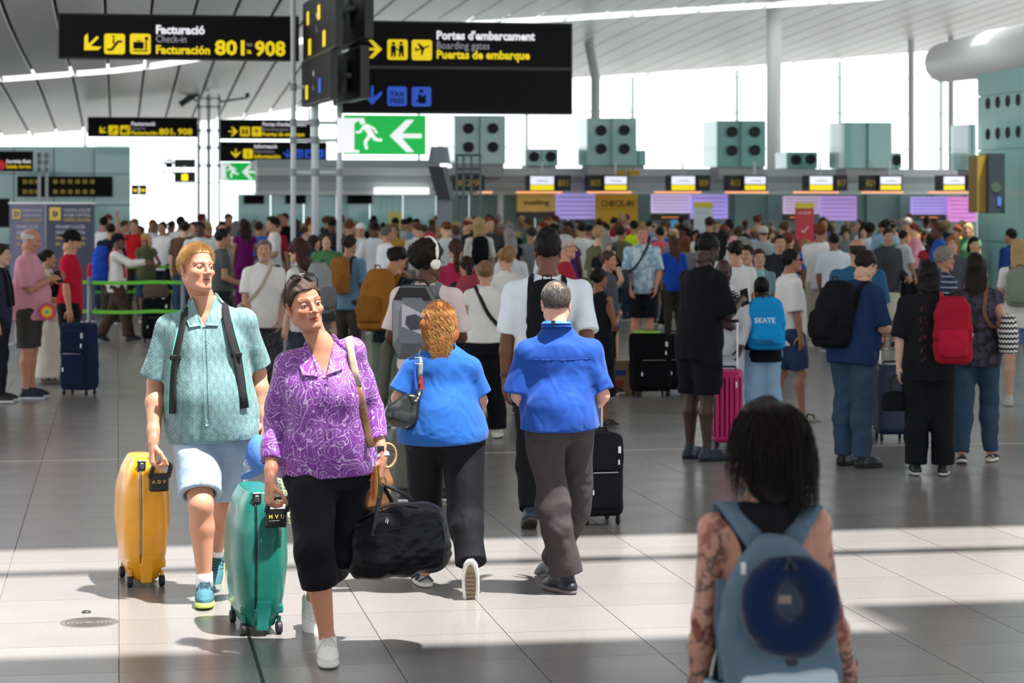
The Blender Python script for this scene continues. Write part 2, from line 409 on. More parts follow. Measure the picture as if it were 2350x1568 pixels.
def strands(roots, dirs, L, r, steps=4, fall=None, wob=.0, seed=0, fn=None):
    """thin three-sided hairs; returns verts, quads"""
    rg = np.random.RandomState(seed); n = len(roots); p = roots.astype(float).copy(); d = dirs/np.linalg.norm(dirs, axis=1)[:, None]
    Ls = (L if hasattr(L, '__len__') else np.full(n, L))*(.75+.5*rg.rand(n)); V = []
    ph = rg.rand(n)*TAU; a = np.cross(d, rg.normal(size=(n, 3))); a /= np.linalg.norm(a, axis=1)[:, None]
    b = np.cross(d, a)
    for i in range(steps+1):
        rr = r*(1-.75*i/steps)
        for k in range(3):
            th = TAU*k/3; V.append(p+rr*(math.cos(th)*a+math.sin(th)*b))
        st = Ls[:, None]/steps; q = d.copy()
        if fall is not None: d = d+np.asarray(fall)*(1/steps); d /= np.linalg.norm(d, axis=1)[:, None]
        if fn is not None: d = fn(p, d, i)
        p = p+d*st
        if wob: p = p+wob*(np.cos(ph+i*1.7)[:, None]*a+np.sin(ph+i*1.7)[:, None]*b)
    V = np.array(V).reshape(steps+1, 3, n, 3).transpose(2, 0, 1, 3).reshape(-1, 3); m = 3*(steps+1)
    q = np.array([(i*3+k, i*3+(k+1) % 3, (i+1)*3+(k+1) % 3, (i+1)*3+k) for i in range(steps) for k in range(3)])
    return V, (q[None]+np.arange(n)[:, None, None]*m).reshape(-1, 4)
def scalp(n, seed, keep, c=(0, -.014, .034), r=(.076, .098, .085)):
    rg = np.random.RandomState(seed); out = []
    v = rg.normal(size=(n*4, 3)); v /= np.linalg.norm(v, axis=1)[:, None]; p = v*np.array(r)+np.array(c)
    m = keep(p[:, 0], p[:, 1], p[:, 2]); p = p[m][:n]; v = v[m][:n]/np.array(r); v /= np.linalg.norm(v, axis=1)[:, None]
    return p, v
# ------------------------------------------------------------------ the figure
def nrm(v): v = np.asarray(v, float); return v/(np.linalg.norm(v)+1e-9)
ARMS = {  # upper-arm and forearm directions for the right side (x is mirrored for the left)
 'down': ((.16, -.02, -1), (.06, .16, -1)), 'bent': ((.22, -.05, -1), (-.05, .9, -.35)), 'phone': ((.12, .22, -1), (-.42, .85, .45)),
 'front': ((.12, .12, -1), (-.42, .9, -.12)), 'strap': ((.3, .12, -1), (-.5, .45, .9)), 'reach': ((.15, .9, -.45), (.05, 1, .1)),
 'pull': ((.14, -.42, -1), (.02, -.25, -1)), 'hip': ((.5, -.25, -1), (-.55, .35, -.5)), 'up': ((.3, .6, .5), (-.1, .35, 1)),
 'swing': ((.14, .35, -1), (.0, .65, -1)), 'cross': ((.18, .2, -1), (-.95, .45, .0)), 'low': ((.14, .18, -1), (-.2, .45, -1))}
LEGS = {'stand': (((.03, .02, -1), (.02, -.03, -1)),)*2, 'wide': (((.1, .02, -1), (.06, -.03, -1)),)*2,
 'walk': (((.02, .42, -1), (.0, .12, -1)), ((.02, -.14, -1), (.0, -.62, -1))), 'walk2': (((.02, -.14, -1), (.0, -.62, -1)), ((.02, .42, -1), (.0, .12, -1))),
 'step': (((.03, .22, -1), (.02, .02, -1)), ((.03, -.1, -1), (.0, -.28, -1))), 'relax': (((.04, .12, -1), (.03, -.12, -1)), ((.05, -.02, -1), (.03, -.04, -1)))}
def pose(h=1.75, b=1., male=True, armR='down', armL='down', legs='stand', lean=0., head=(0, 0, 0), twist=0):
    """joints of a figure that faces +y, its right side at +x"""
    s = h/1.75; J = {}; sw = (.185 if male else .160)*(.5+.5*b)*s; hw = .088*s*(.6+.4*b)
    P = np.array([0, 0, .93*s]); R = rot(0, -lean); up = R@np.array([0, 0, 1.])
    J['P'] = P; J['C'] = P+up*.50*s; J['N'] = P+up*.565*s; J['up'] = up
    rt = rot(twist)@np.array([1., 0, 0]); J['rt'] = rt
    J['H'] = J['N']+rot(0, -lean*1.25)@np.array([0, .028*s, .155*s]); J['Hr'] = rot(*head)@rot(0, 0)
    for sd, k in ((1, 'R'), (-1, 'L')):
        u, f = ARMS[armR if sd > 0 else armL] if isinstance(armR if sd > 0 else armL, str) else (armR if sd > 0 else armL)
        u = nrm(u)*[sd, 1, 1]; f = nrm(f)*[sd, 1, 1]
        sh = J['C']-up*.015*s+rt*sd*sw; J['sh'+k] = sh; J['el'+k] = sh+u*.285*s; J['wr'+k] = J['el'+k]+f*.245*s
        J['hd'+k] = nrm(f+np.array([0, 0, -.15])); J['pn'+k] = np.array([-sd, 0, 0.])+.3*np.cross(f, [sd, 0, 0])
        a, c = LEGS[legs][0 if sd > 0 else 1]; a = nrm(a)*[sd, 1, 1]; c = nrm(c)*[sd, 1, 1]
        hp = P+np.array([sd*hw, 0, -.02*s]); J['hp'+k] = hp; J['kn'+k] = hp+a*.42*s; J['an'+k] = J['kn'+k]+c*.41*s
        J['ft'+k] = (rot(-sd*8)@np.array([0, 1, 0.]), max(0, -c[1]-.12)*62 if c[1] < -.2 else (-8 if a[1] > .3 else 0))
    low = min(J['anR'][2], J['anL'][2])-.085
    for k in J:
        if k in ('up', 'rt', 'Hr') or k[:2] in ('hd', 'pn', 'ft'): continue
        J[k] = J[k]-np.array([0, 0, low])
    J['s'] = s; J['b'] = b; J['male'] = male
    return J
def bounds(J, m=.16):
    P = np.array([v for k, v in J.items() if k[:2] in ('P', 'C', 'sh', 'el', 'wr', 'hp', 'kn', 'an')]); lo, hi = P.min(0)-m, P.max(0)+m; return lo, hi
def torso_secs(J, o=0., belly=0.):
    s, b, L = J['s'], J['b'], np.linalg.norm(J['C']-J['P']); m = J['male']; w = b*s
    if m: S = [(-.2, .15, .105, 0), (-.04, .165, .118, 0), (.12, .160, .112, 0), (.35, .150, .107, .004), (.62, .165, .115, .008), (.85, .172, .110, .0), (1., .145, .088, -.01), (1.1, .085, .062, -.015)]
    else: S = [(-.2, .165, .115, -.01), (-.04, .178, .122, -.01), (.15, .160, .112, 0), (.38, .130, .098, .004), (.68, .148, .118, .015), (.86, .146, .100, .0), (1., .125, .078, -.01), (1.1, .072, .055, -.015)]
    return [(q*L, a*w+o, d*w*(1+belly*math.exp(-((q-.3)/.35)**2))+o, 0, f*s+belly*.06*math.exp(-((q-.3)/.35)**2)) for q, a, d, f in S]
def build_body(J, h=.012, hand_h=None, headvq=None, curl=None, arm_h=None, legs=True, torso=True, belly=0.):
    s, b = J['s'], (J['b']*.6+.4)*J['s']; m = J['male']; q = 1. if m else .86; parts = []
    lo, hi = bounds(J, .14)
    f = Fd(lo, hi, h); up, rt = J['up'], J['rt']
    f.loft(J['P'], up, rt, torso_secs(J, -.002, belly), cap=.03)
    f.cone(J['C']+up*.02*s, J['N']+up*.02*s, .07*s*q, .056*s*q, .04); f.cone(J['N'], J['H']-up*.04*s-(J['Hr']@np.array([0, .02*s, 0])), .056*s*q, .053*s*q, .03)
    for k in 'RL':
        f.cone(J['C']-up*.02, J['sh'+k]-up*.006, .050*s*q, .047*b*q, .04); f.cone(J['N']-up*.005, J['sh'+k]*.75+J['C']*.25, .045*s*q, .032*s*q, .04)
        f.chain([J['sh'+k], J['el'+k]], [.047*b*q, .039*b*q], .02)
        if not arm_h: f.chain([J['el'+k], J['el'+k]*.7+J['wr'+k]*.3, J['wr'+k]], [.040*b*q, .042*b*q, .026*s*q], .01)
        if legs:
            hp, kn, an = J['hp'+k], J['kn'+k], J['an'+k]; sh = kn*.72+an*.28; back = -J['ft'+k][0]*.012*s
            f.chain([hp, kn], [.088*b, .056*b], .03); f.chain([kn, sh+back, an*.9+kn*.1], [.054*b, .056*b, .034*s], .02); f.cone(an*.9+kn*.1, an, .034*s, .038*s, .01)
            f.ell(kn+J['ft'+k][0]*.018*s, (.040*s, .038*s, .05*s), .03)
    parts.append(f.mesh()); n0 = len(parts[0][0])
    for k, sd in (('R', 1), ('L', -1)):
        wr, hd = J['wr'+k], J['hd'+k]
        if arm_h:
            el, sh = J['el'+k], J['sh'+k]; P = np.array([el*.6+sh*.4, el, wr, wr+hd*.19*s]); g = Fd(P.min(0)-.075, P.max(0)+.075, arm_h)
            mid = el*.68+wr*.32
            g.chain([sh, el], [.047*b*q, .0385*b*q], .02); g.chain([el, mid, wr*.8+el*.2, wr], [.0395*b*q, .043*b*q, .031*s*q, .0265*s*q], .02)
            hand_chain(g, wr, hd, J['pn'+k], sd, curl=(curl or {}).get(k, (.35, .4, .45, .5)), s=s*(1.06 if m else .97), thumb=J.get('th'+k, .5))
            parts.append(g.mesh())
        else:
            c = (HANDS_FAR if hand_h and hand_h > .008 else HANDS)[k]
            pn = np.asarray(J['pn'+k], float); fr = frame(-hd, pn*(-1. if sd > 0 else 1.))
            parts.append(xf(c, M4(fr*s, wr)))
    tint = [np.ones((sum(len(p[0]) for p in parts), 3))]
    if headvq is not None:
        (V, Q), ti = headvq; parts.append(xf((V, Q), M4(J['Hr']*s*J.get('hs', 1.), J['H']))); tint.append(ti)
    V, Q = join(parts); return V, Q, np.concatenate(tint)
def top_field(J, h, sleeve=.45, hem=-.12, loose=.014, neck=.0, belly=0., flare=0., wr=(.006, 14), open_=False, shoulder=True, seed=0, boxy=0., untuck=True, nz=0.):
    """a shirt, blouse or T-shirt over the torso; returns the field so that straps can hug it"""
    s, b = J['s'], (J['b']*.6+.4)*J['s']; q = 1. if J['male'] else .86; up, rt = J['up'], J['rt']; L = np.linalg.norm(J['C']-J['P'])
    P = [J['P']+up*hem, J['N'], J['shR'], J['shL']]+[J['sh'+k]*(1-min(1, sleeve*2))+J['el'+k]*min(1, sleeve*2) for k in 'RL']
    if sleeve > .5: P += [J['el'+k]*(2-2*sleeve)+J['wr'+k]*(2*sleeve-1) for k in 'RL']
    P = np.array(P); f = Fd(P.min(0)-.23, P.max(0)+np.array([.2, .2, .06]), h)
    S = torso_secs(J, loose, belly); S = [list(x) for x in S]
    for x in S:
        if belly > .1 and x[0] < .5*L: x[2] += .032; x[4] -= .012
        if x[0] < .45*L and untuck: x[1] += .012+boxy; x[2] += .016+boxy*.9
    e = S[0]; bt = hem*1.35-.02
    if bt < e[0]: S = [[bt, e[1]+flare, e[2]+flare, 0, e[4]]]+S
    f.loft(J['P'], up, rt, [x for x in S], cap=.02)
    f.cone(J['C']+up*.01, J['N']+up*.0, .074*s*q+loose*.7, .060*s*q+loose*.45, .03)
    for k in 'RL':
        f.cone(J['C']-up*.025, J['sh'+k]-up*.008, .052*s*q+loose*.5, .042*b*q+loose*.8, .045); f.cone(J['N']-up*.005, J['sh'+k]*.75+J['C']*.25, .047*s*q+loose*.45, .030*s*q+loose*.7, .04)
        sh, el, w = J['sh'+k], J['el'+k], J['wr'+k]
        if sleeve > 0:
            if sleeve <= .5:
                t = sleeve*2; e = sh+(el-sh)*t; f.cone(sh, e, .047*b*q+loose*.7, .047*b*q+loose*1.3, .03, cut=2)
            else:
                t = sleeve*2-1; e = el+(w-el)*t
                f.cone(sh, el, .052*b*q+loose*.8, .042*b*q+loose*.9, .03); f.cone(el, e, .042*b*q+loose*.9, (.042-.014*t)*b*q+loose*.9, .012, cut=2)
    if wr[0]: f.ripple(wr[0], wr[1], seed, (1, 1, .55))
    f.plane(J['P']+up*hem, -up)
    for k in 'RL':
        if sleeve > 0 and open_:
            if sleeve <= .5: a, e = J['sh'+k], J['sh'+k]+(J['el'+k]-J['sh'+k])*sleeve*2; rr = .047*b*q+loose*1.3
            else: t = sleeve*2-1; a = J['el'+k]; e = a+(J['wr'+k]-a)*t; rr = (.042-.014*t)*b*q+loose*.9
            d = nrm(e-a); f.cone(e-d*.035, e+d*.05, rr-.006, rr-.004, .004, 's', cut=3)
    f.cone(J['N']+up*(nz+.004)*s, J['N']+up*(.12+nz)*s, (.067*q+neck)*s, (.090*q+neck)*s, .006, 's', cut=1)
    return f
def bottom_field(J, h, kind='trousers', length=1., loose=.012, wr=(.006, 14), seed=3, waist=.03, flare=0.):
    s, b = J['s'], (J['b']*.6+.4)*J['s']; up, rt = J['up'], J['rt']; P = [J['P']+up*(waist+.02)]
    for k in 'RL': P += [J['hp'+k], J['kn'+k], J['an'+k]]
    P = np.array(P); f = Fd(P.min(0)-np.array([.2, .2, .06]), P.max(0)+np.array([.2, .2, .04]), h)
    S = torso_secs(J, min(loose, .010)); wl = [x for x in S if x[0] < .25]
    if kind in ('skirt', 'dress'):
        z1 = -length*.86*s; a = wl[0][1]; d = wl[0][2]
        f.loft(J['P'], (0, 0, 1), rt, [(z1, a+flare, d+flare*.8, 0, 0), (z1*.5, a+flare*.55, d+flare*.5, 0, 0), (-.1*s, a+.02, d+.02, 0, 0)]+wl, cap=.01)
        if wr[0]: f.ripple(wr[0], wr[1], seed, (1, 1, .12))
    else:
        f.loft(J['P'], up, rt, wl+[(waist+.03, wl[-1][1], wl[-1][2])], cap=.02)
        for k in 'RL':
            hp, kn, an = J['hp'+k], J['kn'+k], J['an'+k]; sh = kn*.72+an*.28; back = -J['ft'+k][0]*.012*s
            f.cone(hp+np.array([0, -.0, .02]), kn, .092*b+loose, .060*b+loose*1.1+flare*.7, .05)
            if length > .5: f.chain([kn, sh+back, an], [.060*b+loose*1.1, .058*b+loose*1.2, .040*b+loose*1.3+flare], .03)
            f.ell(hp-J['ft'+k][0]*.035*s+np.array([0, 0, .01]), (.078*b, .080*b, .09*b), .04)
        if wr[0]: f.ripple(wr[0], wr[1], seed, (1, 1, 1.4))
        for k in 'RL':                                # hems
            hp, kn, an = J['hp'+k], J['kn'+k], J['an'+k]
            if length <= .5: t = length*2; e = hp+(kn-hp)*t; d = nrm(kn-hp)
            else: t = length*2-1; e = kn+(an-kn)*t; d = nrm(an-kn)
            f.cone(e, e+d*.6, .17, .17, .0, 's', cut=1)
            if length < .97: f.cone(e-d*.04, e+d*.01, .060*b+loose*.6, .060*b+loose*.7, .004, 's', cut=3) if length <= .6 else f.cone(e-d*.03, e+d*.01, .05*b, .05*b, .004, 's', cut=3)
    f.plane(J['P']+up*waist, up); return f
def shoe_parts(kind, h):
    """local: ankle at the origin, ground at z = -.085, toe towards +y"""
    up = Fd((-.07, -.10, -.10), (.07, .24, .05), h); so = Fd((-.07, -.10, -.10), (.07, .24, .0), h); g = -.085
    if kind == 'heel': kind = 'dress'
    w = .044 if kind != 'dress' else .040
    so.loft((0, .065, g), (0, 0, 1), (1, 0, 0), [(0, w, .138), (.012, w+.003, .140), (.026, w, .137)], cap=.005, pw=2.6)
    so.ell((.0, .03, g), (.03, .03, .008), .01, 's')
    if kind == 'sandal':
        up.chain([(-.045, .13, g+.028), (0, .125, g+.052), (.045, .12, g+.028)], [.009]*3, .004); up.chain([(-.04, .04, g+.03), (0, .06, g+.07), (.04, .04, g+.03)], [.008]*3, .004)
        up.chain([(.038, -.03, g+.03), (.0, -.07, g+.06), (-.038, -.03, g+.03)], [.006]*3, .003); up.cone((0, .125, g+.05), (0, .06, g+.072), .009, .008, .004)
    else:
        up.loft((0, .065, g), (0, 0, 1), (1, 0, 0), [(.015, w-.002, .134), (.04, w-.004, .128), (.055, w-.012, .10, 0, -.02)], cap=.012, pw=2.4)
        up.ell((0, .10, g+.045), (.038, .085, .034), .02); up.cone((0, -.022, g+.04), (0, -.008, g+.105), .040, .036, .03)
        up.cone((0, .02, g+.075), (0, .10, g+.055), .032, .03, .03); up.cone((0, -.008, g+.10), (0, -.012, g+.14), .029, .030, .004, 's', cut=3)
        up.plane((0, 0, g+.020), (0, 0, -1))
    return up.mesh(), so.mesh()
def hairline(f, dz=0., back=-.066, soft=.006, fr=0.):
    ys = [-.14, -.06, -.02, .015, .035, .05, .063, .12]; zs = [back-.012, back, -.005, .002, .028, .052, .062, .072]
    f.put(lambda X, Y, Z: (np.interp(Y+fr, ys, zs)+dz-Z+0*X).astype(np.float32), f.lo, f.lo+2, soft, 'i')
def hair_mesh(kind, h, fr=0.):
    f = Fd((-.17, -.21, -.48 if kind in ('long', 'wavy', 'ponytail', 'braid') else -.2), (.17, .15, .2), h); c = (0, -.016, .036)
    if kind == 'short': f.ell(c, (.083, .105, .093)); f.ripple(.004, 60, 1); hairline(f)
    elif kind == 'crop': f.ell(c, (.079, .101, .089)); hairline(f, fr=fr)
    elif kind == 'tall': f.ell(c, (.080, .102, .088)); f.cone((0, -.02, .05), (0, -.015, .078), .078, .072, .02); f.ripple(.003, 90, 1); hairline(f)
    elif kind == 'afro': f.ell((0, -.03, .05), (.115, .125, .115)); f.ripple(.008, 60, 1); hairline(f, 0, -.07)
    elif kind == 'ring':
        f.ell(c, (.080, .102, .089)); f.ripple(.002, 80, 1); hairline(f); f.put(lambda X, Y, Z: (Z-.058+0*X+0*Y), f.lo, f.lo+2, .008, 'i')
    elif kind == 'messy':
        f.ell((0, -.016, .045), (.090, .108, .094)); f.ripple(.009, 45, 1); hairline(f, 0, -.06)
    elif kind in ('bob', 'mop'):
        f.ell((0, -.02, .036), (.092, .11, .096)); bt = -.15 if kind == 'mop' else -.12
        f.loft((0, 0, 0), (0, 0, 1), (1, 0, 0), [(bt, .07, .05, 0, -.055), (-.08, .092, .07, 0, -.045), (0, .092, .09, 0, -.03), (.05, .09, .1, 0, -.02)], .02, cap=.02)
        f.ripple(.006, 50, 4, (1, 1, .3)); f.ell((0, .085, -.035), (.062, .075, .10), .01, 's'); f.ell((0, .03, -.16), (.05, .06, .08), .01, 's')
    elif kind in ('long', 'wavy'):
        f.ell((0, -.02, .036), (.088, .108, .096)); f.loft((0, 0, 0), (0, 0, 1), (1, 0, 0), [(-.40, .06, .025, 0, -.11), (-.3, .085, .035, 0, -.105), (-.15, .10, .045, 0, -.085), (-.05, .094, .06, 0, -.055), (.05, .085, .09, 0, -.025)], .02, cap=.02)
        f.ripple(.010 if kind == 'wavy' else .005, 34, 4, (1, 1, .25)); f.ell((0, .085, -.035), (.060, .075, .10), .01, 's'); f.ell((0, .05, -.2), (.05, .09, .1), .02, 's')
    else:                                             # tied back
        f.ell(c, (.081, .103, .092)); f.ripple(.003, 60, 2); hairline(f, 0, -.06)
        if kind == 'bun': f.ell((0, -.115, .03), (.045, .04, .045), .015)
        elif kind == 'topbun': f.ell((0, -.07, .125), (.05, .05, .045), .015)
        elif kind == 'ponytail': f.chain([(0, -.105, .02), (0, -.15, -.02), (0, -.15, -.12), (.01, -.12, -.26)], [.028, .036, .034, .012], .02); f.ripple(.004, 50, 3)
        elif kind == 'braid': f.chain([(0, -.105, .0), (0, -.125, -.08), (0, -.12, -.3)], [.03, .024, .014], .02)
    return f.mesh()
def hat_mesh(kind, h):
    f = Fd((-.13, -.2, -.05), (.13, .2, .16), h)
    f.ell((0, -.018, .040), (.088, .108, .094)); f.plane((0, 0, .018), (0, .12, -1))
    if kind == 'cap': f.ell((0, .095, .032), (.068, .085, .010), .006)
    elif kind == 'backcap': f.ell((0, -.125, .020), (.06, .07, .009), .006)
    elif kind == 'sun': f.ell((0, -.018, .03), (.13, .15, .008), .006)
    return f.mesh()
_cache = {}
def tmpl(key, fn):
    if key not in _cache: _cache[key] = fn()
    return _cache[key]
HANDS = {k: hand_mesh(.0065, sd, .35) for k, sd in (('R', 1), ('L', -1))}
HANDS_FAR = {k: hand_mesh(.011, sd, .35) for k, sd in (('R', 1), ('L', -1))}
def head_t(male, lod, dark):
    br = (.32, .22, .17) if not dark else (.3, .28, .28)
    return tmpl(('head', male, lod, dark), lambda: head_mesh((.0065, .010)[lod], male, True, brow=br, eyes=False))
def hairme(kind, lod): return tmpl(('hairme', kind, lod), lambda: raw('hair_'+kind, *hair_mesh(kind, (.007, .011)[lod])))
def hatme(kind, lod): return tmpl(('hatme', kind, lod), lambda: raw('hat_'+kind, *hat_mesh(kind, (.006, .009)[lod])))
def shoeme(kind, lod):
    def mkit():
        u, s = shoe_parts(kind, (.0055, .009)[lod]); return raw('shoe_upper', *u), raw('shoe_sole', *s)
    return tmpl(('shoe', kind, lod), mkit)
GLASS = mat('dark_lens', '15110f', .08, 0); FRAME = mat('black_frame', '101012', .3)
def glasses(parent, M, dark=True, col='101012', name='sunglasses', z=0., thin=.0018):
    b = B(); lens = B()
    for s in (-1, 1):
        ring = [np.array([s*.033+.026*math.cos(a)*(1), .096-.006*abs(math.cos(a)), .0+.020*math.sin(a)]) for a in np.linspace(0, TAU, 17)[:-1]]
        b.tube(ring, thin, 6, closed=True); b.tube([(s*.058, .092, .008), (s*.079, .06, .008), (s*.080, -.02, .004), (s*.078, -.04, -.012)], thin*1.1, 6)
        lens.add([tuple(p) for p in ring], [tuple(range(16))])
    b.tube([(-.010, .099, .004), (0, .101, .007), (.010, .099, .004)], thin, 6)
    o = b.obj(name, mat('frame_'+col, col, .3), parent); o.matrix_local = Matrix(M)
    l = lens.obj('lens', GLASS if dark else mat('clear_lens', 'ffffff', .05), o)
    if not dark:
        m = mat('clear_lens'); m.node_tree.nodes['Principled BSDF'].inputs['Alpha'].default_value = .15
    return o
def backpack(J, label, col, size=(.30, .16, .46), dz=-.16, lod=0, f=None, col2=None, group=None, at=None, parent_loc=None, rz=0, side=0, style='', straps=True):
    """pack on the back of J (local figure space); returns the thing"""
    up, rt = J['up'], J['rt']; fw = np.cross(up, rt); w, d, hh = size; t = thing('backpack', label, 'backpack', parent_loc, rz, group)
    td = .115*J['s']*J['b']+.012; O = J['C']+up*dz*J['s']-fw*(td+d*.5)+rt*side; R = np.stack([rt, fw, up], 1); M = M4(R, O)
    hr = (.008, .014)[lod] if lod < 2 else .018
    if style == 'hard':
        b = B(); hx = [(-.5, -.32), (-.36, -.5), (.36, -.5), (.5, -.32), (.5, .26), (.3, .5), (-.3, .5), (-.5, .26)]
        b.poly([(p[0]*w, p[1]*hh) for p in hx], (0, d*.5, 0), (-1, 0, 0), (0, 0, 1), d*.55); me = b.me('pack')
        o = link('pack_body', me, LEATHER, t, col)
        o.matrix_local = Matrix(M)
        b = B(); y0 = -d*.05; y1 = -d*.5; ctr = (0.02, y1, 0.02); pts = [(p[0]*w*.98, y0, p[1]*hh*.98) for p in hx]; inn = [(p[0]*w*.55, y1, p[1]*hh*.55) for p in hx]
        n = 8; b.add(pts+inn, [(i, (i+1) % n, n+(i+1) % n, n+i) for i in range(n)]+[tuple(range(n, 2*n))]); link('front_shell', b.me('shell'), LEATHER, t, col2).matrix_local = Matrix(M)
        b = B(); b.poly([(-.2*w, -.05*hh), (.3*w, -.17*hh), (.32*w, .1*hh), (-.2*w, .26*hh)], (0, y1-.002, 0), (1, 0, 0), (0, 0, 1), .004); q = b.obj('printed_panel', mat('pack_print', 'b9b6bd', .5), t); q.matrix_local = Matrix(M)
        b = B(); b.poly([(-.12*w, -.02*hh), (.0, -.1*hh), (.2*w, -.08*hh), (.28*w, .05*hh), (.1*w, .12*hh), (-.1*w, .09*hh)], (0, y1-.007, 0), (1, 0, 0), (0, 0, 1), .003); q = b.obj('printed_shape', mat('pack_ink', '3c3e48', .6), t); q.matrix_local = Matrix(M)
        b = B(); b.poly([(-.42*w, .3*hh), (-.28*w, .47*hh), (.28*w, .47*hh), (.42*w, .3*hh)], (0, y1*.75, 0), (1, 0, 0), (0, 0, 1), .02); q = b.obj('top_flap', LEATHER, t, '151517'); q.matrix_local = Matrix(M)
        b = B(); b.tube([(-.3*w, -d*.1, .5*hh), (-.22*w, -d*.1, .57*hh), (.22*w, -d*.1, .57*hh), (.3*w, -d*.1, .5*hh)], .007, 8); q = b.obj('handle', RUBBER, t, '151517'); q.matrix_local = Matrix(M)
    else:
        g = Fd((-w*.75, -d*1.1, -hh*.62), (w*.75, d*.75, hh*.62), hr)
        g.loft((0, 0, 0), (0, 0, 1), (1, 0, 0), [(-hh*.5, w*.42, d*.42), (-hh*.35, w*.5, d*.5), (0, w*.49, d*.5), (hh*.3, w*.45, d*.45, 0, .01), (hh*.5, w*.3, d*.3, 0, .02)], cap=.03, pw=2.6)
        g.ripple(.004, 24, 5); o = link('pack_body', raw('pack', *g.mesh()), CLOTH, t, col); o.matrix_local = Matrix(M)
        if lod < 2:
            g = Fd((-w*.6, -d*1.1, -hh*.6), (w*.6, 0, hh*.4), hr)
            g.loft((0, -d*.45, -hh*.12), (0, 0, 1), (1, 0, 0), [(-hh*.28, w*.33, d*.2), (-hh*.1, w*.38, d*.3), (hh*.15, w*.35, d*.22)], cap=.025, pw=2.6); g.ripple(.003, 30, 6)
            link('front_pocket', raw('pocket', *g.mesh()), CLOTH, t, col2 or col).matrix_local = Matrix(M)
            b = B(); b.tube([(-.03, -.02, hh*.48), (-.025, -.03, hh*.55), (.025, -.03, hh*.55), (.03, -.02, hh*.48)], .006, 6); q = b.obj('handle', RUBBER, t, '1a1a1c'); q.matrix_local = Matrix(M)
    if straps and f is not None:
        for sd in (-1, 1):
            if side and sd*side < 0: continue
            x = sd*.095*J['s']*(J['b']*.5+.5); cc = J['C']-up*.10*J['s']; pts = []
            for a in np.linspace(205, -62, 20):
                r = math.radians(a); pts.append(hug(f, cc+rt*(x+sd*.02*abs(math.cos(r))*(a < 90)), nrm(fw*math.cos(r)+up*math.sin(r)), .010))
            pts = smooth_pts(pts); b = B(); b.tube(pts, .026*J['s'], 6, flat=(.25, np.array(pts[0])-cc)); b.obj('shoulder_strap', RUBBER if lod else CLOTH, t, '17171a' if col2 is None else col2)
    return t
def hug(f, c, d, off, rmax=.40):
    rs = np.arange(rmax, 0, -f.h*.5); P = c+d*rs[:, None]; I = np.round((P-f.lo)/f.h).astype(int)
    for r, i in zip(rs, I):
        if all(0 <= i[j] < f.D.shape[j] for j in range(3)) and f.D[tuple(i)] < off: return c+d*(r+.001)
    return c+d*.12
def smooth_pts(pts, n=2):
    P = np.array(pts)
    for _ in range(n): Q = P.copy(); Q[1:-1] = P[:-2]*.25+P[1:-1]*.5+P[2:]*.25; P = Q
    return list(P)
def grow(P, i=2):
    P = np.array(P)
    for _ in range(i):
        Q = np.zeros((len(P)*2-2, 3)); Q[0::2] = P[:-1]*.75+P[1:]*.25; Q[1::2] = P[:-1]*.25+P[1:]*.75; P = np.vstack([P[:1], Q, P[-1:]])
    return list(P)
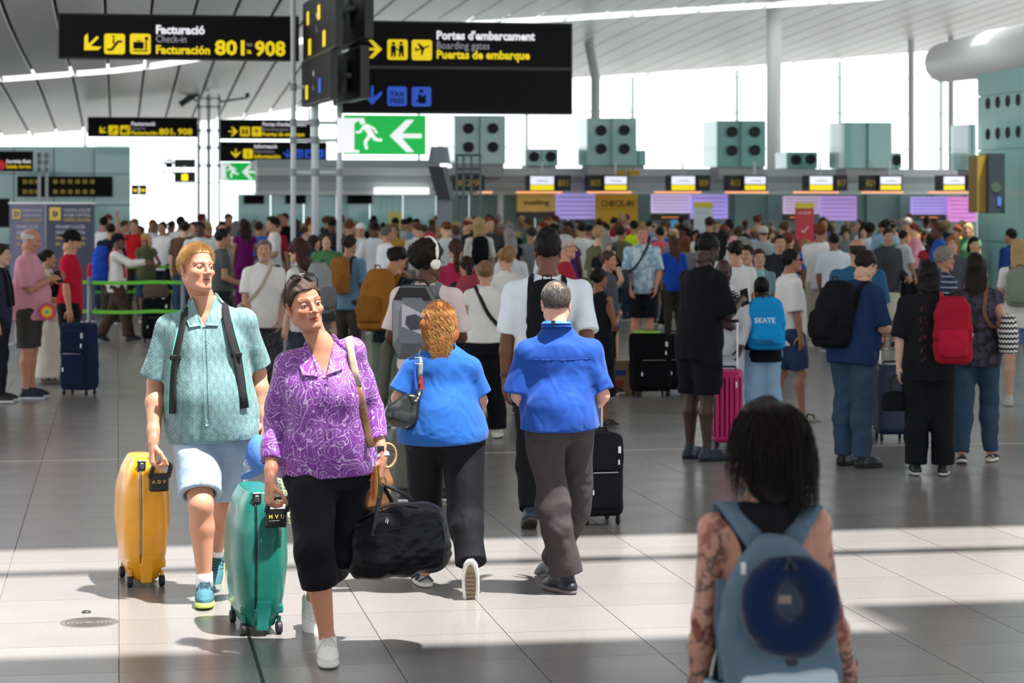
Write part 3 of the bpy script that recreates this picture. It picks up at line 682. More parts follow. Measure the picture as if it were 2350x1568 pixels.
def person(label, at, yaw=0., lod=0, h=1.72, b=1., male=True, skin='c99b80', hair=('short', '2a1d16'), top=None, bottom=None, shoes=('sneaker', '2a2a2e', 'd8d8d8'),
           armR='down', armL='down', legs='stand', lean=0., head=(0, 0, 0), hat=None, group=None, belly=0., shades=None, pack=None, twist=0, me=None, seed=None, hs=1.):
    """a whole clothed figure standing at `at`, facing along +y turned by yaw"""
    J = pose(h, b, male, armR, armL, legs, lean, head, twist); J['hs'] = hs; res = (.0135, .021)[lod]; dark = sum(srgb(skin)) < .7
    V, Q, ti = build_body(J, res, hand_h=(.006, .011)[lod], headvq=head_t(male, lod, dark), belly=belly)
    t = thing('person', label, 'person', at, math.radians(yaw), group, raw('figure', V, Q, ti), SKIN, skin); t['jh'] = h
    tp = dict(col='ffffff', sleeve=.3, hem=-.1, loose=.014); tp.update(top or {}); bt = dict(col='20242e', kind='trousers', length=1.); bt.update(bottom or {})
    sd = int(abs(at[0]*97+at[1]*31)) if seed is None else seed; f = None
    tm = {'denim': DENIM}.get(tp.pop('mat', ''), CLOTH); tn = tp.pop('name', 'shirt'); tc = tp.pop('col'); bm_ = bt.pop('mat', None); bc = bt.pop('col')
    if isinstance(tc, bpy.types.Material): tm, tc = tc, None
    if bt['kind'] != 'dress' or True:
        f = top_field(J, res*.85, belly=belly, seed=sd, wr=(.005, 16) if lod == 0 else (.005, 12), open_=False, **tp); link(tn, raw(tn, *f.mesh()), tm, t, tc)
    g = bottom_field(J, res*.85, seed=sd+1, wr=(.006, 15) if lod == 0 else (.005, 12), **bt); nm = {'shorts': 'shorts', 'skirt': 'skirt', 'dress': 'skirt'}.get(bt['kind'], 'trousers')
    if isinstance(bc, bpy.types.Material): bmat, bc = bc, None
    else: bmat = DENIM if bm_ == 'denim' else CLOTH
    link(nm, raw(nm, *g.mesh()), bmat, t, bc)
    H = M4(J['Hr']*J['s']*hs, J['H'])
    if hair: link('hair', hairme(hair[0], lod), HAIR, t, hair[1]).matrix_local = Matrix(H)
    if hat: link('hat', hatme(hat[0], lod), CLOTH, t, hat[1]).matrix_local = Matrix(H)
    if shades: glasses(t, H, shades == 'dark', name='sunglasses' if shades == 'dark' else 'eyeglasses')
    for k in 'RL':
        d, p = J['ft'+k]; u, s = shoeme(shoes[0], lod); R = frame((0, 0, 1), np.cross(d, (0, 0, 1)))@rot(0, -p)
        o = link('shoe', u, LEATHER, t, shoes[1]); o.matrix_local = Matrix(M4(R*J['s'], J['an'+k])); link('sole', s, RUBBER, o, shoes[2])
    if pack: p = dict(pack); backpack(J, lod=lod, f=f, parent_loc=at, rz=math.radians(yaw), **p)
    t_J[t.name] = (J, f); return t
t_J = {}
# ------------------------------------------------------------------ lettering
_fonts = {}
def text_mesh(s, size, bold=0., align='LEFT', depth=.0008, space=1., sx=1.):
    key = (s, size, bold, align, space, sx)
    if key in _fonts: return _fonts[key]
    cu = bpy.data.curves.new('lettering', 'FONT'); cu.body = s; cu.size = size; cu.offset = bold; cu.extrude = depth; cu.align_x = align; cu.space_character = space; cu.resolution_u = 2
    o = bpy.data.objects.new('lettering', cu); COL.objects.link(o); dg = bpy.context.evaluated_depsgraph_get()
    me = bpy.data.meshes.new_from_object(o.evaluated_get(dg)); bpy.data.objects.remove(o); bpy.data.curves.remove(cu)
    if sx != 1.: me.transform(Matrix.Diagonal((sx, 1, 1, 1)))
    _fonts[key] = me; return me
# ------------------------------------------------------------------ the figures close to the camera
def JP(origin, px, male=True, b=1., s=1., hr=(180, 0, 0), feet=None, pn=None, hd=None):
    """joints from points of the photograph and their distances, relative to origin"""
    o = np.asarray(origin); J = {k: W(*v)-o for k, v in px.items()}

    J['rt'] = nrm((J['shR']-J['shL'])*[1, 1, .6]); J['up'] = nrm(J['C']-J['P']); J['Hr'] = rot(*hr); J['s'] = s; J['b'] = b; J['male'] = male
    for k in 'RL':
        J['ft'+k] = (nrm(feet[k][0]), feet[k][1]); f = nrm(J['wr'+k]-J['el'+k]); J['hd'+k] = nrm((hd or {}).get(k, f)); J['pn'+k] = nrm((pn or {}).get(k, (-1 if k == 'R' else 1, 0, 0)))
    return J
def onto(f, O, px, py, d, off=.006):
    """the point of the cloth f that the photograph shows at a pixel"""
    a = W(px, py, d-.6)-O; e = nrm(W(px, py, d)-W(px, py, d-.6)); q = march(f, a, e, off, 1.2); return q if q is not None else W(px, py, d)-O
def march(f, p, d, off, L=.5):
    """first point along d from p at the clearance `off` from the surface of f"""
    ts = np.arange(0, L, f.h*.4); P = p+d*ts[:, None]; G_ = (P-f.lo)/f.h; i = np.floor(G_).astype(int); w = G_-i
    ok = np.all((i >= 0) & (i < np.array(f.D.shape)-1), 1); v = np.full(len(ts), .3)
    ii, ww = i[ok], w[ok]; a = 0
    for c in ((x, y, z) for x in (0, 1) for y in (0, 1) for z in (0, 1)):
        a = a+f.D[ii[:, 0]+c[0], ii[:, 1]+c[1], ii[:, 2]+c[2]]*np.prod(np.where(np.array(c), ww, 1-ww), 1)
    v[ok] = a; k = np.nonzero(v < off)[0]
    return p+d*ts[k[0]] if len(k) else None
def drape(f, O, U, V, N, quad, n=(8, 8), off=.004, thick=.003, curl=0.):
    """cloth patch with corner points quad in the (U, V) plane at O laid on the surface of f from the direction N"""
    rows = []
    for i in range(n[0]):
        r = []
        for j in range(n[1]):
            a, c = i/(n[0]-1), j/(n[1]-1); q = [(quad[0][k]*(1-a)+quad[1][k]*a)*(1-c)+(quad[3][k]*(1-a)+quad[2][k]*a)*c for k in (0, 1)]
            p = O+U*q[0]+V*q[1]+N*.35; e = march(f, p, -N, off+curl*c, .6); r.append(e)
        rows.append(r)
    last = None
    for r in rows:
        for j in range(len(r)):
            if r[j] is None: r[j] = last if last is not None else O
            last = r[j]
    b = B(); b.sheet(rows); m = len(b.v); k = n[0]*n[1]
    b.v += [tuple(np.array(v)-N*thick) for v in b.v[:k]]; nf = len(b.f)
    b.f += [tuple(x+m for x in q[::-1]) for q in b.f[:nf]]
    edge = [i*n[1] for i in range(n[0])]+[(n[0]-1)*n[1]+j for j in range(1, n[1])]+[i*n[1]+n[1]-1 for i in range(n[0]-2, -1, -1)]+[j for j in range(n[1]-2, 0, -1)]
    b.f += [(edge[i], edge[(i+1) % len(edge)], edge[(i+1) % len(edge)]+m, edge[i]+m) for i in range(len(edge))]
    return b
def eyes(t, M, iris, look=(0, 0), s=1.):
    for sd in (-1, 1):
        b = B(); R = rot(-look[0], look[1])
        b.rev([(.0001, -.0118), (.006, -.0102), (.0102, -.006), (.0118, 0), (.0102, .006), (.006, .0102), (.0001, .0118)], n=16)
        e = b.obj('eyeball', mat('eye_white', 'cdc3bb', .25), t, smooth=True); MM = np.array(M)@M4(R, (sd*.0315, .0722, -.0015)); e.matrix_local = Matrix(MM)
        b = B(); b.rev([(.0001, .0126), (.0026, .0124)], n=12, M=M4(rot(0, -90), (0, 0, 0))); b.obj('pupil', mat('pupil', '060606', .1), e)
        b = B(); b.rev([(.0020, .0121), (.0042, .0118), (.0056, .0108)], n=16, M=M4(rot(0, -90), (0, 0, 0))); b.obj('iris', mat('iris'+iris, iris, .15), e)
def hero(label, origin, J, skin, head, look, iris, skinmat=None, arm=.0036, curl=None, belly=0., tintfn=None, torso_h=.009):
    e = J['Hr'].T@((J['N']-J['H'])/J['s']); head = head_mesh(head.pop('h', .0035), head.pop('male', True), neck=e*.93+np.array([0, -.012, 0]), **head); vq, ti = head
    V, Q, tint = build_body(J, torso_h, headvq=(vq, ti), arm_h=arm, curl=curl, belly=belly)
    if tintfn is not None: tint = tintfn(V, tint)
    t = thing('person', label, 'person', tuple(origin), 0, None, raw('figure', V, Q, tint), skinmat or SKIN, skin)
    H = M4(J['Hr']*J['s']*J.get('hs', 1), J['H'])
    if look is not None: eyes(t, H, iris, look)
    return t, H
def shoes(t, J, kind, cu, cs, h=.0042, laces=None, tongue=None):
    uf = Fd((-.07, -.10, -.10), (.07, .24, .05), .005); g = -.085
    uf.loft((0, .065, g), (0, 0, 1), (1, 0, 0), [(.015, .042, .134), (.04, .040, .128), (.055, .032, .10, 0, -.02)], cap=.012, pw=2.4)
    uf.ell((0, .10, g+.045), (.038, .085, .034), .02); uf.cone((0, -.022, g+.04), (0, -.008, g+.105), .040, .036, .03); uf.cone((0, .02, g+.075), (0, .10, g+.055), .032, .03, .03)
    me = [raw('shoe', *q) for q in shoe_parts(kind, h)]
    for k in 'RL':
        d, p = J['ft'+k]; R = frame((0, 0, 1), np.cross(d, (0, 0, 1)))@rot(0, -p)
        o = link('shoe', me[0], LEATHER if kind == 'dress' else CLOTH, t, cu); o.matrix_local = Matrix(M4(R*J['s']*1.03, J['an'+k])); link('sole', me[1], RUBBER, o, cs)
        if laces:
            def on(x, y, off=.0015): q = march(uf, np.array([x, y, .10]), np.array([0, 0, -1.]), off, .2); return q if q is not None else np.array([x, y, 0])
            b = B()
            for i in range(6):
                y = .022+i*.017; w = .024-.0012*i
                for s_ in (-1, 1): b.tube([on(-w*s_, y), on(-w*.4*s_, y+.006, .003), on(w*.4*s_, y+.011, .003), on(w*s_, y+.017)], .0024, 5)
            for s_ in (-1, 1): b.tube(grow([on(0, .022, .004), on(s_*.018, .012, .010), on(s_*.034, .022, .006), on(s_*.022, .034, .004), on(0, .024, .004)], 1), .0022, 5); b.tube([on(0, .022, .004), on(s_*.02, .04, .005), on(s_*.032, .055, .003)], .0021, 5)
            b.obj('laces', RUBBER, o, laces)
            b = B(); b.tube([(0, .018, .020), (0, .010, .045), (0, .004, .058)], [.020, .022, .018], 8, flat=(.25, (0, 1, 0))); b.obj('tongue', RUBBER, o, tongue or cu, smooth=True)
            b = B()
            for s_ in (-1, 1):
                for y0 in (.02, .045, .07): b.tube([on(s_*.028, y0+.03), on(s_*.038, y0+.01), np.array([s_*.0445, y0-.02, -.055])], .0022, 5)
            sst = b.obj('side_stitching', RUBBER, o, laces); sst['kind'] = 'stuff'
def hairset(t, H, col, roots, dirs, L, r, base=None, **kw):
    V, Q = strands(roots, dirs, L, r, **kw)
    o = link('hair', base if base is not None else raw('hair', V, Q), HAIR, t, col); o.matrix_local = Matrix(H)
    if base is not None: s = link('hair_strands', raw('strands', V, Q), HAIR, o, col); s['kind'] = 'stuff'
    return o
# ---- fabrics of their own
def m_leaf_print():
    """teal shirt printed with interlocking circle petals"""
    m = mat('petal_print_shirt', None, .85, sheen=.1); t = NT(m); sp = t.new('ShaderNodeSeparateXYZ'); t.l.new(t.obj(), sp.inputs[0])
    x = t.math('ADD', sp.outputs[0], t.math('MULTIPLY', sp.outputs[1], .55)); z = sp.outputs[2]; a = .044; hh = a*math.sqrt(3); best = None
    for ox, oz in ((0, 0), (a/2, hh/2)):
        u = t.math('WRAP', t.math('ADD', x, ox), a/2, -a/2); v = t.math('WRAP', t.math('ADD', z, oz), hh/2, -hh/2)
        for cx, cz in ((0, 0), (a, 0), (-a, 0), (0, hh), (0, -hh)) if False else ((0, 0), (a, 0), (-a, 0)):
            d = t.math('SQRT', t.math('ADD', t.math('POWER', t.math('SUBTRACT', u, cx), 2.), t.math('POWER', t.math('SUBTRACT', v, cz), 2.)))
            e = t.math('ABSOLUTE', t.math('SUBTRACT', d, a)); best = e if best is None else t.math('MINIMUM', best, e)
    u0 = t.math('WRAP', x, a/2, -a/2)
    line = t.ramp(best, 1., 0., .0007, .0026); big = t.noise(9, 3)
    c = t.mix(t.ramp(big, 0., 1., .35, .65), srgb('7a9a9b'), srgb('69898c')); c = t.mix(t.math('MULTIPLY', line, .6), c, srgb('456b73'))
    dots = t.ramp(t.math('ABSOLUTE', u0), .35, 0., 0., .006); c = t.mix(dots, c, srgb('446a72')); t.base(c)
    h = t.math('ADD', t.math('MULTIPLY', line, -.7), t.noise(260, 2)); h = t.math('ADD', t.math('MULTIPLY', h, .08), t.noise(8, 3, dist=1.)); t.bump(h, .4, .022); return m
def m_squiggle():
    m = mat('squiggle_print_blouse', None, .6, sheen=.1); t = NT(m)
    def lines(scale, w, dist, seed):
        v = t.new('ShaderNodeVectorMath', operation='ADD'); t.l.new(t.obj(), v.inputs[0]); v.inputs[1].default_value = (seed, seed*2, seed)
        n = t.noise(scale, .3, v.outputs[0], dist=dist); f = t.math('PINGPONG', t.math('MULTIPLY', n, 8.), .5); return t.ramp(f, 1., 0., w, w*2.2)
    l = t.math('MAXIMUM', lines(9, .032, 1.3, 0), lines(7.5, .028, 2.2, 3.1)); dk = lines(12, .05, 1.6, 7)
    c = t.mix(t.ramp(t.noise(40, 2), 0, 1, .3, .7), srgb('81389b'), srgb('712d8a')); c = t.mix(t.math('MULTIPLY', dk, .55), c, srgb('4e1a66')); c = t.mix(t.math('MULTIPLY', l, .85), c, srgb('cdb6dc')); t.base(c)
    t.bump(t.noise(9, 3, dist=1.1), .4, .022); return m
def m_cloth(name, col, col2=None, scale=30, rough=.8, bump=.35, sheen=.0, stretch=(1, 1, 1), spec=.16, fold=8., fd=.034):
    m = mat(name, None, rough, sheen=sheen, spec=spec); t = NT(m); n = t.noise(scale*.4, 3); t.base(t.mix(n, srgb(col), srgb(col2 or col))); t.bump(t.math('ADD', t.math('MULTIPLY', t.noise(scale, 4, t.map(stretch)), .05), t.noise(fold, 1.2, t.map((1, 1, .8)), dist=1.3)), bump+.15, fd); return m
def m_skin_detailed(name, freckle=.1, stubble=None):
    m = tinted(name, .47, .0, 90, attr='tint', var=.07, sss=.08, spec=.4); t = NT(m); t.bump(t.noise(420, 3), .22, .0012); return m
SKIN_A = m_skin_detailed('skin_detailed')
def m_tattoo():
    m = mat('tattooed_skin', None, .5, spec=.35); t = NT(m); oi = t.new('ShaderNodeObjectInfo').outputs['Color']; a = t.new('ShaderNodeVertexColor', layer_name='tint').outputs[0]
    c = t.mix(1., oi, a, 'MULTIPLY'); sp = t.new('ShaderNodeSeparateXYZ'); t.l.new(t.obj(), sp.inputs[0])
    x = t.math('ABSOLUTE', t.math('SUBTRACT', sp.outputs[0], .01)); low = t.math('MULTIPLY', t.ramp(x, 0, 1, .115, .135), t.ramp(sp.outputs[2], 1, 0, 1.20, 1.30))
    k = t.math('MULTIPLY', t.ramp(t.noise(26, 4, dist=1.2), 0, 1, .50, .56), low); c = t.mix(t.math('MULTIPLY', k, .75), c, srgb('34383c'))
    r = t.math('MULTIPLY', t.ramp(t.noise(17, 2, t.map((1, 1, 1), (2, 1, 0))), 0, 1, .58, .62), low); t.base(t.mix(t.math('MULTIPLY', r, .7), c, srgb('7c2f38'))); return m
def flat_strap(b, pts, w, n=6, nrmdir=None, th=.16): b.tube(grow(pts, 1), w, n, flat=(th, nrmdir if nrmdir is not None else (0, 0, 1)))
def make_heroes():
    # ================= man in the teal shirt
    O = np.array([W(483, 975, 11.9)[0], 11.9, 0.]); d = 11.9
    J = JP(O, dict(P=(486, 985, 11.92), C=(474, 742, 11.9), N=(470, 698, 11.91), H=(451, 616, 11.86), shR=(390, 752, 11.9), elR=(357, 880, 11.93), wrR=(352, 1017, 11.76),
        shL=(557, 740, 11.92), elL=(592, 858, 12.02), wrL=(604, 968, 11.95), hpR=(448, 1000, 11.9), knR=(461, 1160, 11.66), anR=(470, 1346, 11.70), hpL=(524, 1000, 11.95), knL=(520, 1165, 12.0), anL=(494, 1272, 12.42)),
        True, 1.10, 1.04, (222, 7, -3), dict(R=((.12, -1, 0), -4), L=((.05, -1, 0), 38)), pn=dict(R=(.95, .3, 0), L=(-1, 0, 0)), hd=dict(R=(-.06, -.1, -1), L=(0, -.1, -1)))
    hd = dict(h=.0023, male=True, brow=(.50, .36, .26), jaw=1.06, squint=.9, mouth=.0)
    t, H = hero('person in teal patterned shirt and light denim shorts pulling a yellow suitcase', O, J, 'c0886d', hd, (-3, 4), '46525a', SKIN_A, curl=dict(R=(1.1, 1.15, 1.2, 1.2)), belly=.10)
    f = top_field(J, .0062, sleeve=.44, hem=-.050, loose=.026, neck=.0, belly=.14, wr=(.007, 17), boxy=.024, seed=11)
    up, rt = J['up'], J['rt']; fw = np.cross(up, rt); N = J['N']
    vz = N-up*.108
    def vcut(X, Y, Z):
        x = (X-N[0])*rt[0]+(Y-N[1])*rt[1]+(Z-N[2])*rt[2]; z = (X-vz[0])*up[0]+(Y-vz[1])*up[1]+(Z-vz[2])*up[2]; y = (X-N[0])*fw[0]+(Y-N[1])*fw[1]+(Z-N[2])*fw[2]
        return np.maximum(np.maximum(np.abs(x)-z*.36-.001, -y-.01), z-.22)
    f.put(vcut, N-.2, N+.2, .003, 's')
    sh = link('shirt', raw('shirt', *f.mesh()), m_leaf_print(), t)
    SM = m_leaf_print()
    for s_ in (-1, 1):
        q = [(s_*.058, .045), (s_*.112, -.020), (s_*.072, -.105), (s_*.010, -.098)]
        drape(f, N+up*.0, rt, up, fw, q, (9, 9), .009, .004, .004).obj('collar', SM, sh, smooth=True)
    b = B(); ring = [N+up*(.028+.018*math.sin(a))+rt*.071*math.cos(a)+fw*(.066*math.sin(a)-.012) for a in np.linspace(math.radians(155), math.radians(385), 16)]
    b = B(); b.tube(ring, .026, 8, flat=(.3, nrm(ring[0]-N))); b.obj('collar_band', SM, sh, smooth=True)
    drape(f, N, rt, up, fw, [(-.008, -.108), (.008, -.108), (.006, -.60), (-.012, -.60)], (4, 40), .0035, .003).obj('placket', SM, sh, smooth=True)
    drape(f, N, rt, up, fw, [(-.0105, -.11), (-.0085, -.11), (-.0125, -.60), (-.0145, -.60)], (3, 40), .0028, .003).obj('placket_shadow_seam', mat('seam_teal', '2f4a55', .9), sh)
    g = bottom_field(J, .0065, 'shorts', .43, .024, (.004, 14), 5, waist=.03, flare=.022)
    mj = m_cloth('pale_denim', 'a9bdd0', '8fa7bf', 60, .9, .35); sb = link('shorts', raw('shorts', *g.mesh()), mj, t)
    for k in 'RL':
        hp, kn = J['hp'+k], J['kn'+k]; c = hp+(kn-hp)*.835; dd = nrm(kn-hp); u = nrm(np.cross(dd, (0, 1, 0))); w = np.cross(dd, u); b = B()
        ring = []
        for a in np.linspace(0, TAU, 25)[:-1]:
            e = nrm(u*math.cos(a)+w*math.sin(a)); p = march(g, c+e*.2, -e, .002, .2); ring.append(p if p is not None else c+e*.09)
        b.tube(smooth_pts(ring, 1), .0032, 6, closed=True); b.obj('hem', mj, sb, smooth=True)
    shoes(t, J, 'sneaker', '44707c', 'c6dc6a', laces='2f4650', tongue='3f6e86')
    for k in 'RL':
        b = B(); a = J['an'+k]; b.tube([a+(J['kn'+k]-a)*x for x in (.0, .10, .17)], [.045, .043, .044], 14); b.obj('sock', mat('white_sock', 'e8e8ea', .9), t, smooth=True)
    def keep(x, y, z): return z > np.interp(y, [-.12, -.05, -.01, .03, .046, .056, .12], [-.055, -.035, .012, .018, .055, .080, .09])
    p, v = scalp(8500, 3, keep); dr = v*.42+np.array([.35, .75, .12])+.28*np.random.RandomState(1).normal(size=v.shape)
    side = np.clip((.065-p[:, 2])/.06, 0, 1)
    hairset(t, H, 'c8a06c', p, dr*(1-side[:, None]*.3)+side[:, None]*np.array([0, -1.1, -.5]), .010+.022*np.clip((p[:, 1]+.06)/.1, 0, 1)*(1-side)+.003*side, .00055, base=raw('hair_base', *hair_mesh('crop', .004, .032)), steps=4, wob=.0022, seed=2)
    wb = B(); w = J['wrL']; e = nrm(J['elL']-w); wb.tube([w+e*.02, w+e*.035], .031, 16); wb.obj('wristband', mat('paper_white', 'f2f2f2', .6), t)
    pk = thing('backpack', 'dark grey backpack with mint piping on the shoulder straps of the teal shirted person', 'backpack', tuple(O))
    for sd in (-1, 1):
        pts = []
        cc = J['C']-up*.13
        for a in np.linspace(190, -62, 26):
            r = math.radians(a); x = sd*(.108+.075*max(0, 70-a)/130); pts.append(hug(f, cc+rt*x, nrm(fw*math.cos(r)+up*math.sin(r)), .009))
        pts = smooth_pts(pts, 3); b = B(); b.tube(pts, .034, 8, flat=(.2, np.array(pts[0])-cc)); o = b.obj('shoulder_strap', CLOTH, pk, '2c2b30', smooth=True)
        b = B(); b.tube([np.array(q)+sd*.030*nrm(np.cross(pts[min(i+1, len(pts)-1)]-pts[max(i-1, 0)], cc-np.array(q)))*(1 if np.cross(pts[min(i+1, len(pts)-1)]-pts[max(i-1, 0)], cc-np.array(q))@rt > 0 else -1)+nrm(np.array(q)-cc)*.002 for i, q in enumerate(pts)], .0036, 6); b.obj('piping', mat('mint', '63c9b6', .6), o, smooth=True)
        b = B(); q = np.array(pts[20]); b.bevbox(q-[.028, .02, .014], q+[.028, .006, .014], .005); b.obj('buckle', RUBBER, o, '17171a')
    gq = Fd(J['C']-[.2, -.08, .45], J['C']+[.22, .38, .1], .010); cc = J['C']+fw*-.235-up*.16
    gq.loft(cc, up, rt, [(-.2, .13, .07), (0, .145, .085), (.2, .11, .07)], cap=.03, pw=2.6); link('pack_body', raw('pack', *gq.mesh()), CLOTH, pk, '2c2b30')
    # ================= woman in the purple blouse
    O = np.array([W(750, 1050, 10.4)[0], 10.4, 0.])
    J = JP(O, dict(P=(752, 1072, 10.42), C=(738, 828, 10.4), N=(738, 797, 10.40), H=(698, 699, 10.35), shR=(660, 838, 10.4), elR=(630, 970, 10.42), wrR=(620, 1107, 10.27),
        shL=(805, 806, 10.42), elL=(851, 936, 10.50), wrL=(878, 1052, 10.42), hpR=(712, 1085, 10.4), knR=(722, 1262, 10.16), anR=(752, 1474, 10.22), hpL=(790, 1085, 10.45), knL=(783, 1262, 10.47), anL=(716, 1374, 10.98)),
        False, 1.10, 1.0, (208, 3, 9), dict(R=((.1, -1, 0), -3), L=((.12, -1, 0), 52)), pn=dict(R=(.8, .6, 0), L=(-1, .2, 0)), hd=dict(R=(-.05, -.12, -1), L=(-.1, -.1, -1)))
    hd = dict(h=.0023, male=False, brow=(.2, .14, .12), jaw=1.05, squint=.75, mouth=.0015)
    t, H = hero('person in purple patterned blouse pulling a green suitcase, sunglasses on head', O, J, 'b67d63', hd, (-3, 3), '3a2a20', SKIN_A, curl=dict(R=(1.1, 1.15, 1.2, 1.2), L=(1.1, 1.1, 1.15, 1.2)))
    f = top_field(J, .0060, sleeve=.82, hem=-.03, loose=.020, wr=(.008, 16), boxy=.006, seed=21, belly=.1)
    up, rt = J['up'], J['rt']; fw = np.cross(up, rt); N = J['N']; vz = N-up*.118-rt*.012
    N0, rt0, up0, fw0, vz0 = N, rt, up, fw, vz
    def vcut2(X, Y, Z):
        x = (X-vz0[0])*rt0[0]+(Y-vz0[1])*rt0[1]+(Z-vz0[2])*rt0[2]; z = (X-vz0[0])*up0[0]+(Y-vz0[1])*up0[1]+(Z-vz0[2])*up0[2]; y = (X-N0[0])*fw0[0]+(Y-N0[1])*fw0[1]+(Z-N0[2])*fw0[2]
        return np.maximum(np.maximum(np.abs(x)-z*.46-.001, -y-.01), z-.22)
    f.put(vcut2, N-.2, N+.2, .003, 's')
    mz = m_squiggle(); sh = link('blouse', raw('blouse', *f.mesh()), mz, t)
    for s_ in (-1, 1):
        drape(f, N+up*.0, rt, up, fw, [(s_*.060, .030), (s_*.118, -.025), (s_*.088, -.100), (s_*.018, -.112)], (9, 9), .010, .004, .006).obj('collar', mz, sh, smooth=True)
    b = B(); ring = [N+up*(.026+.022*math.sin(a))+rt*.070*math.cos(a)+fw*(.062*math.sin(a)-.012) for a in np.linspace(math.radians(150), math.radians(390), 16)]
    b.tube(ring, .022, 8, flat=(.3, nrm(ring[0]-N))); b.obj('collar_band', mz, sh, smooth=True)
    drape(f, N, rt, up, fw, [(-.022, -.125), (.004, -.125), (.004, -.52), (-.022, -.52)], (4, 30), .0030, .003).obj('placket', mz, sh, smooth=True)
    for i in range(6):
        p = march(f, N-rt*.010-up*(.150+i*.066)+fw*.35, -fw, .006, .6)
        if p is not None: b = B(); b.rev([(.0001, .0025), (.005, .002), (.0055, 0)], n=12, M=M4(frame(fw, rt), p)); b.obj('button', mat('purple_button', '8f52b0', .3), sh)
    g = bottom_field(J, .0065, 'capri', .70, .018, (.004, 13), 25, waist=.04, flare=.006)
    link('capri_trousers', raw('capris', *g.mesh()), m_cloth('black_stretch', '0e0e14', '14141c', 60, .8, .3), t)
    shoes(t, J, 'sneaker', 'd9d7d4', 'd0cec8', laces='c9c7c4', tongue='dcdad6')
    def keep(x, y, z): return z > np.interp(y, [-.12, -.05, -.01, .03, .055, .070, .12], [-.06, -.035, .012, .022, .050, .070, .076])
    p, v = scalp(7500, 5, keep); tg = np.array([0, -.12, .0])-p; tg /= np.linalg.norm(tg, axis=1)[:, None]; tg = tg-v*(tg*v).sum(1)[:, None]*.8
    hairset(t, H, '4a3a33', p+v*.002, tg+v*.035+.05*np.random.RandomState(4).normal(size=v.shape), .05, .0005, base=raw('hair_base', *hair_mesh('bun', .004)), steps=5, wob=.001, seed=6)
    gr = scalp(900, 8, lambda x, y, z: keep(x, y, z) & (y > -.02)); tg = np.array([0, -.12, .0])-gr[0]; tg /= np.linalg.norm(tg, axis=1)[:, None]
    V, Q = strands(gr[0]+gr[1]*.004, tg+gr[1]*.04, .05, .0005, steps=5, wob=.001, seed=9); o = link('grey_hair', raw('grey', V, Q), HAIR, t, '9c9490'); o.matrix_local = Matrix(H); o['kind'] = 'stuff'
    sg = thing('sunglasses', 'dark sunglasses pushed up on the head of the person in the purple blouse', 'sunglasses', tuple(O))
    e = B(); o = glasses(sg, H@M4(rot(0, 62), (0, -.008, .046)), True); o.name = 'frame'
    b = B(); w = J['wrL']; e = nrm(J['elL']-w); b.tube([w+e*.030, w+e*.062], .032, 18, flat=(.85, (0, 1, 0))); wt = thing('watch', 'black watch on the left wrist of the person in the purple blouse', 'watch', tuple(O)); b.obj('strap', RUBBER, wt, '141416'); b = B(); q = w+e*.046+np.array([.0, -.030, 0]); b.bevbox(q-[.019, .006, .016], q+[.019, .004, .016], .003); b.obj('watch_case', mat('black_frame'), wt)
    b = B(); b.tube([w+e*.004, w+e*.022], .0335, 18, flat=(.85, (0, 1, 0))); bd = thing('wristband', 'pale patterned fabric wristband below the black watch', 'wristband', tuple(O)); b.obj('band', mat('grey_band', 'b9bcc0', .7), bd)
    # shoulder bag of the purple woman
    bg_ = thing('shoulder_bag', 'brown leather shoulder bag on a beige strap behind the purple blouse', 'bag', tuple(O)); pts = []
    pts = [onto(f, O, x, y, 10.4, .013) for x, y in ((799, 774), (801, 786), (806, 815), (813, 850), (821, 885), (830, 925), (838, 965), (845, 1000))]; pts = [pts[0]+np.array([0, .08, -.01]), pts[0]+np.array([0, .03, .012])]+pts
    P = smooth_pts(pts, 2); b = B(); b.tube(P[:len(P)//2+2], .019, 8, flat=(.16, fw)); b.obj('beige_strap', CLOTH, bg_, 'b3a58e', smooth=True)
    b = B(); b.tube(P[len(P)//2+1:]+[W(852, 1026, 10.30)-O], .019, 8, flat=(.16, fw)); b.obj('leather_strap', LEATHER, bg_, '6e5136', smooth=True)
    b = B(); q = W(854, 1035, 10.32)-O; b.tube([q+[-.02, 0, .02], q+[.02, 0, .02], q+[.02, 0, -.03], q+[-.02, 0, -.03]], .003, 6, closed=True); b.tube([q+[0, 0, -.03], q+[.004, -.004, -.07]], .005, 6); b.obj('clasp', METAL, bg_)
    g = Fd(W(800, 1180, 10.35)-O-[.05, .05, .05], W(905, 1030, 10.62)-O+.05, .007); c = W(848, 1112, 10.58)-O
    g.loft(c, (0, 0, 1), (.55, .8, 0), [(-.11, .13, .045), (0, .14, .06), (.10, .11, .035)], cap=.02, pw=2.5); g.ripple(.003, 30, 2); link('bag_body', raw('bag', *g.mesh()), LEATHER, bg_, '7a4f26')
    b = B(); c = W(888, 1046, 10.55)-O; b.tube([c+np.array([.050*math.cos(a)*.8, .02*math.cos(a), .055*math.sin(a)]) for a in np.linspace(0, TAU, 21)[:-1]], .0065, 8, closed=True); b.obj('ring_handle', mat('tan_wood', 'b08556', .45), bg_, smooth=True)
    for i, c_ in enumerate(('8a5a22', 'a02c1c', '946228', 'b08a40', '6b4a22')):
        b = B(); q = W(853+i*3.2, 1070, 10.36)-O; b.tube([q, q+[.002*i, 0, -.06], q+[-.004+.002*i, 0, -.13-.012*(i % 3)]], [.004, .006, .004], 6); b.obj('tassel', LEATHER, bg_, c_)
    # ================= woman in the blue blouse (from behind)
    O = np.array([W(1015, 985, 12.1)[0], 12.1, 0.])
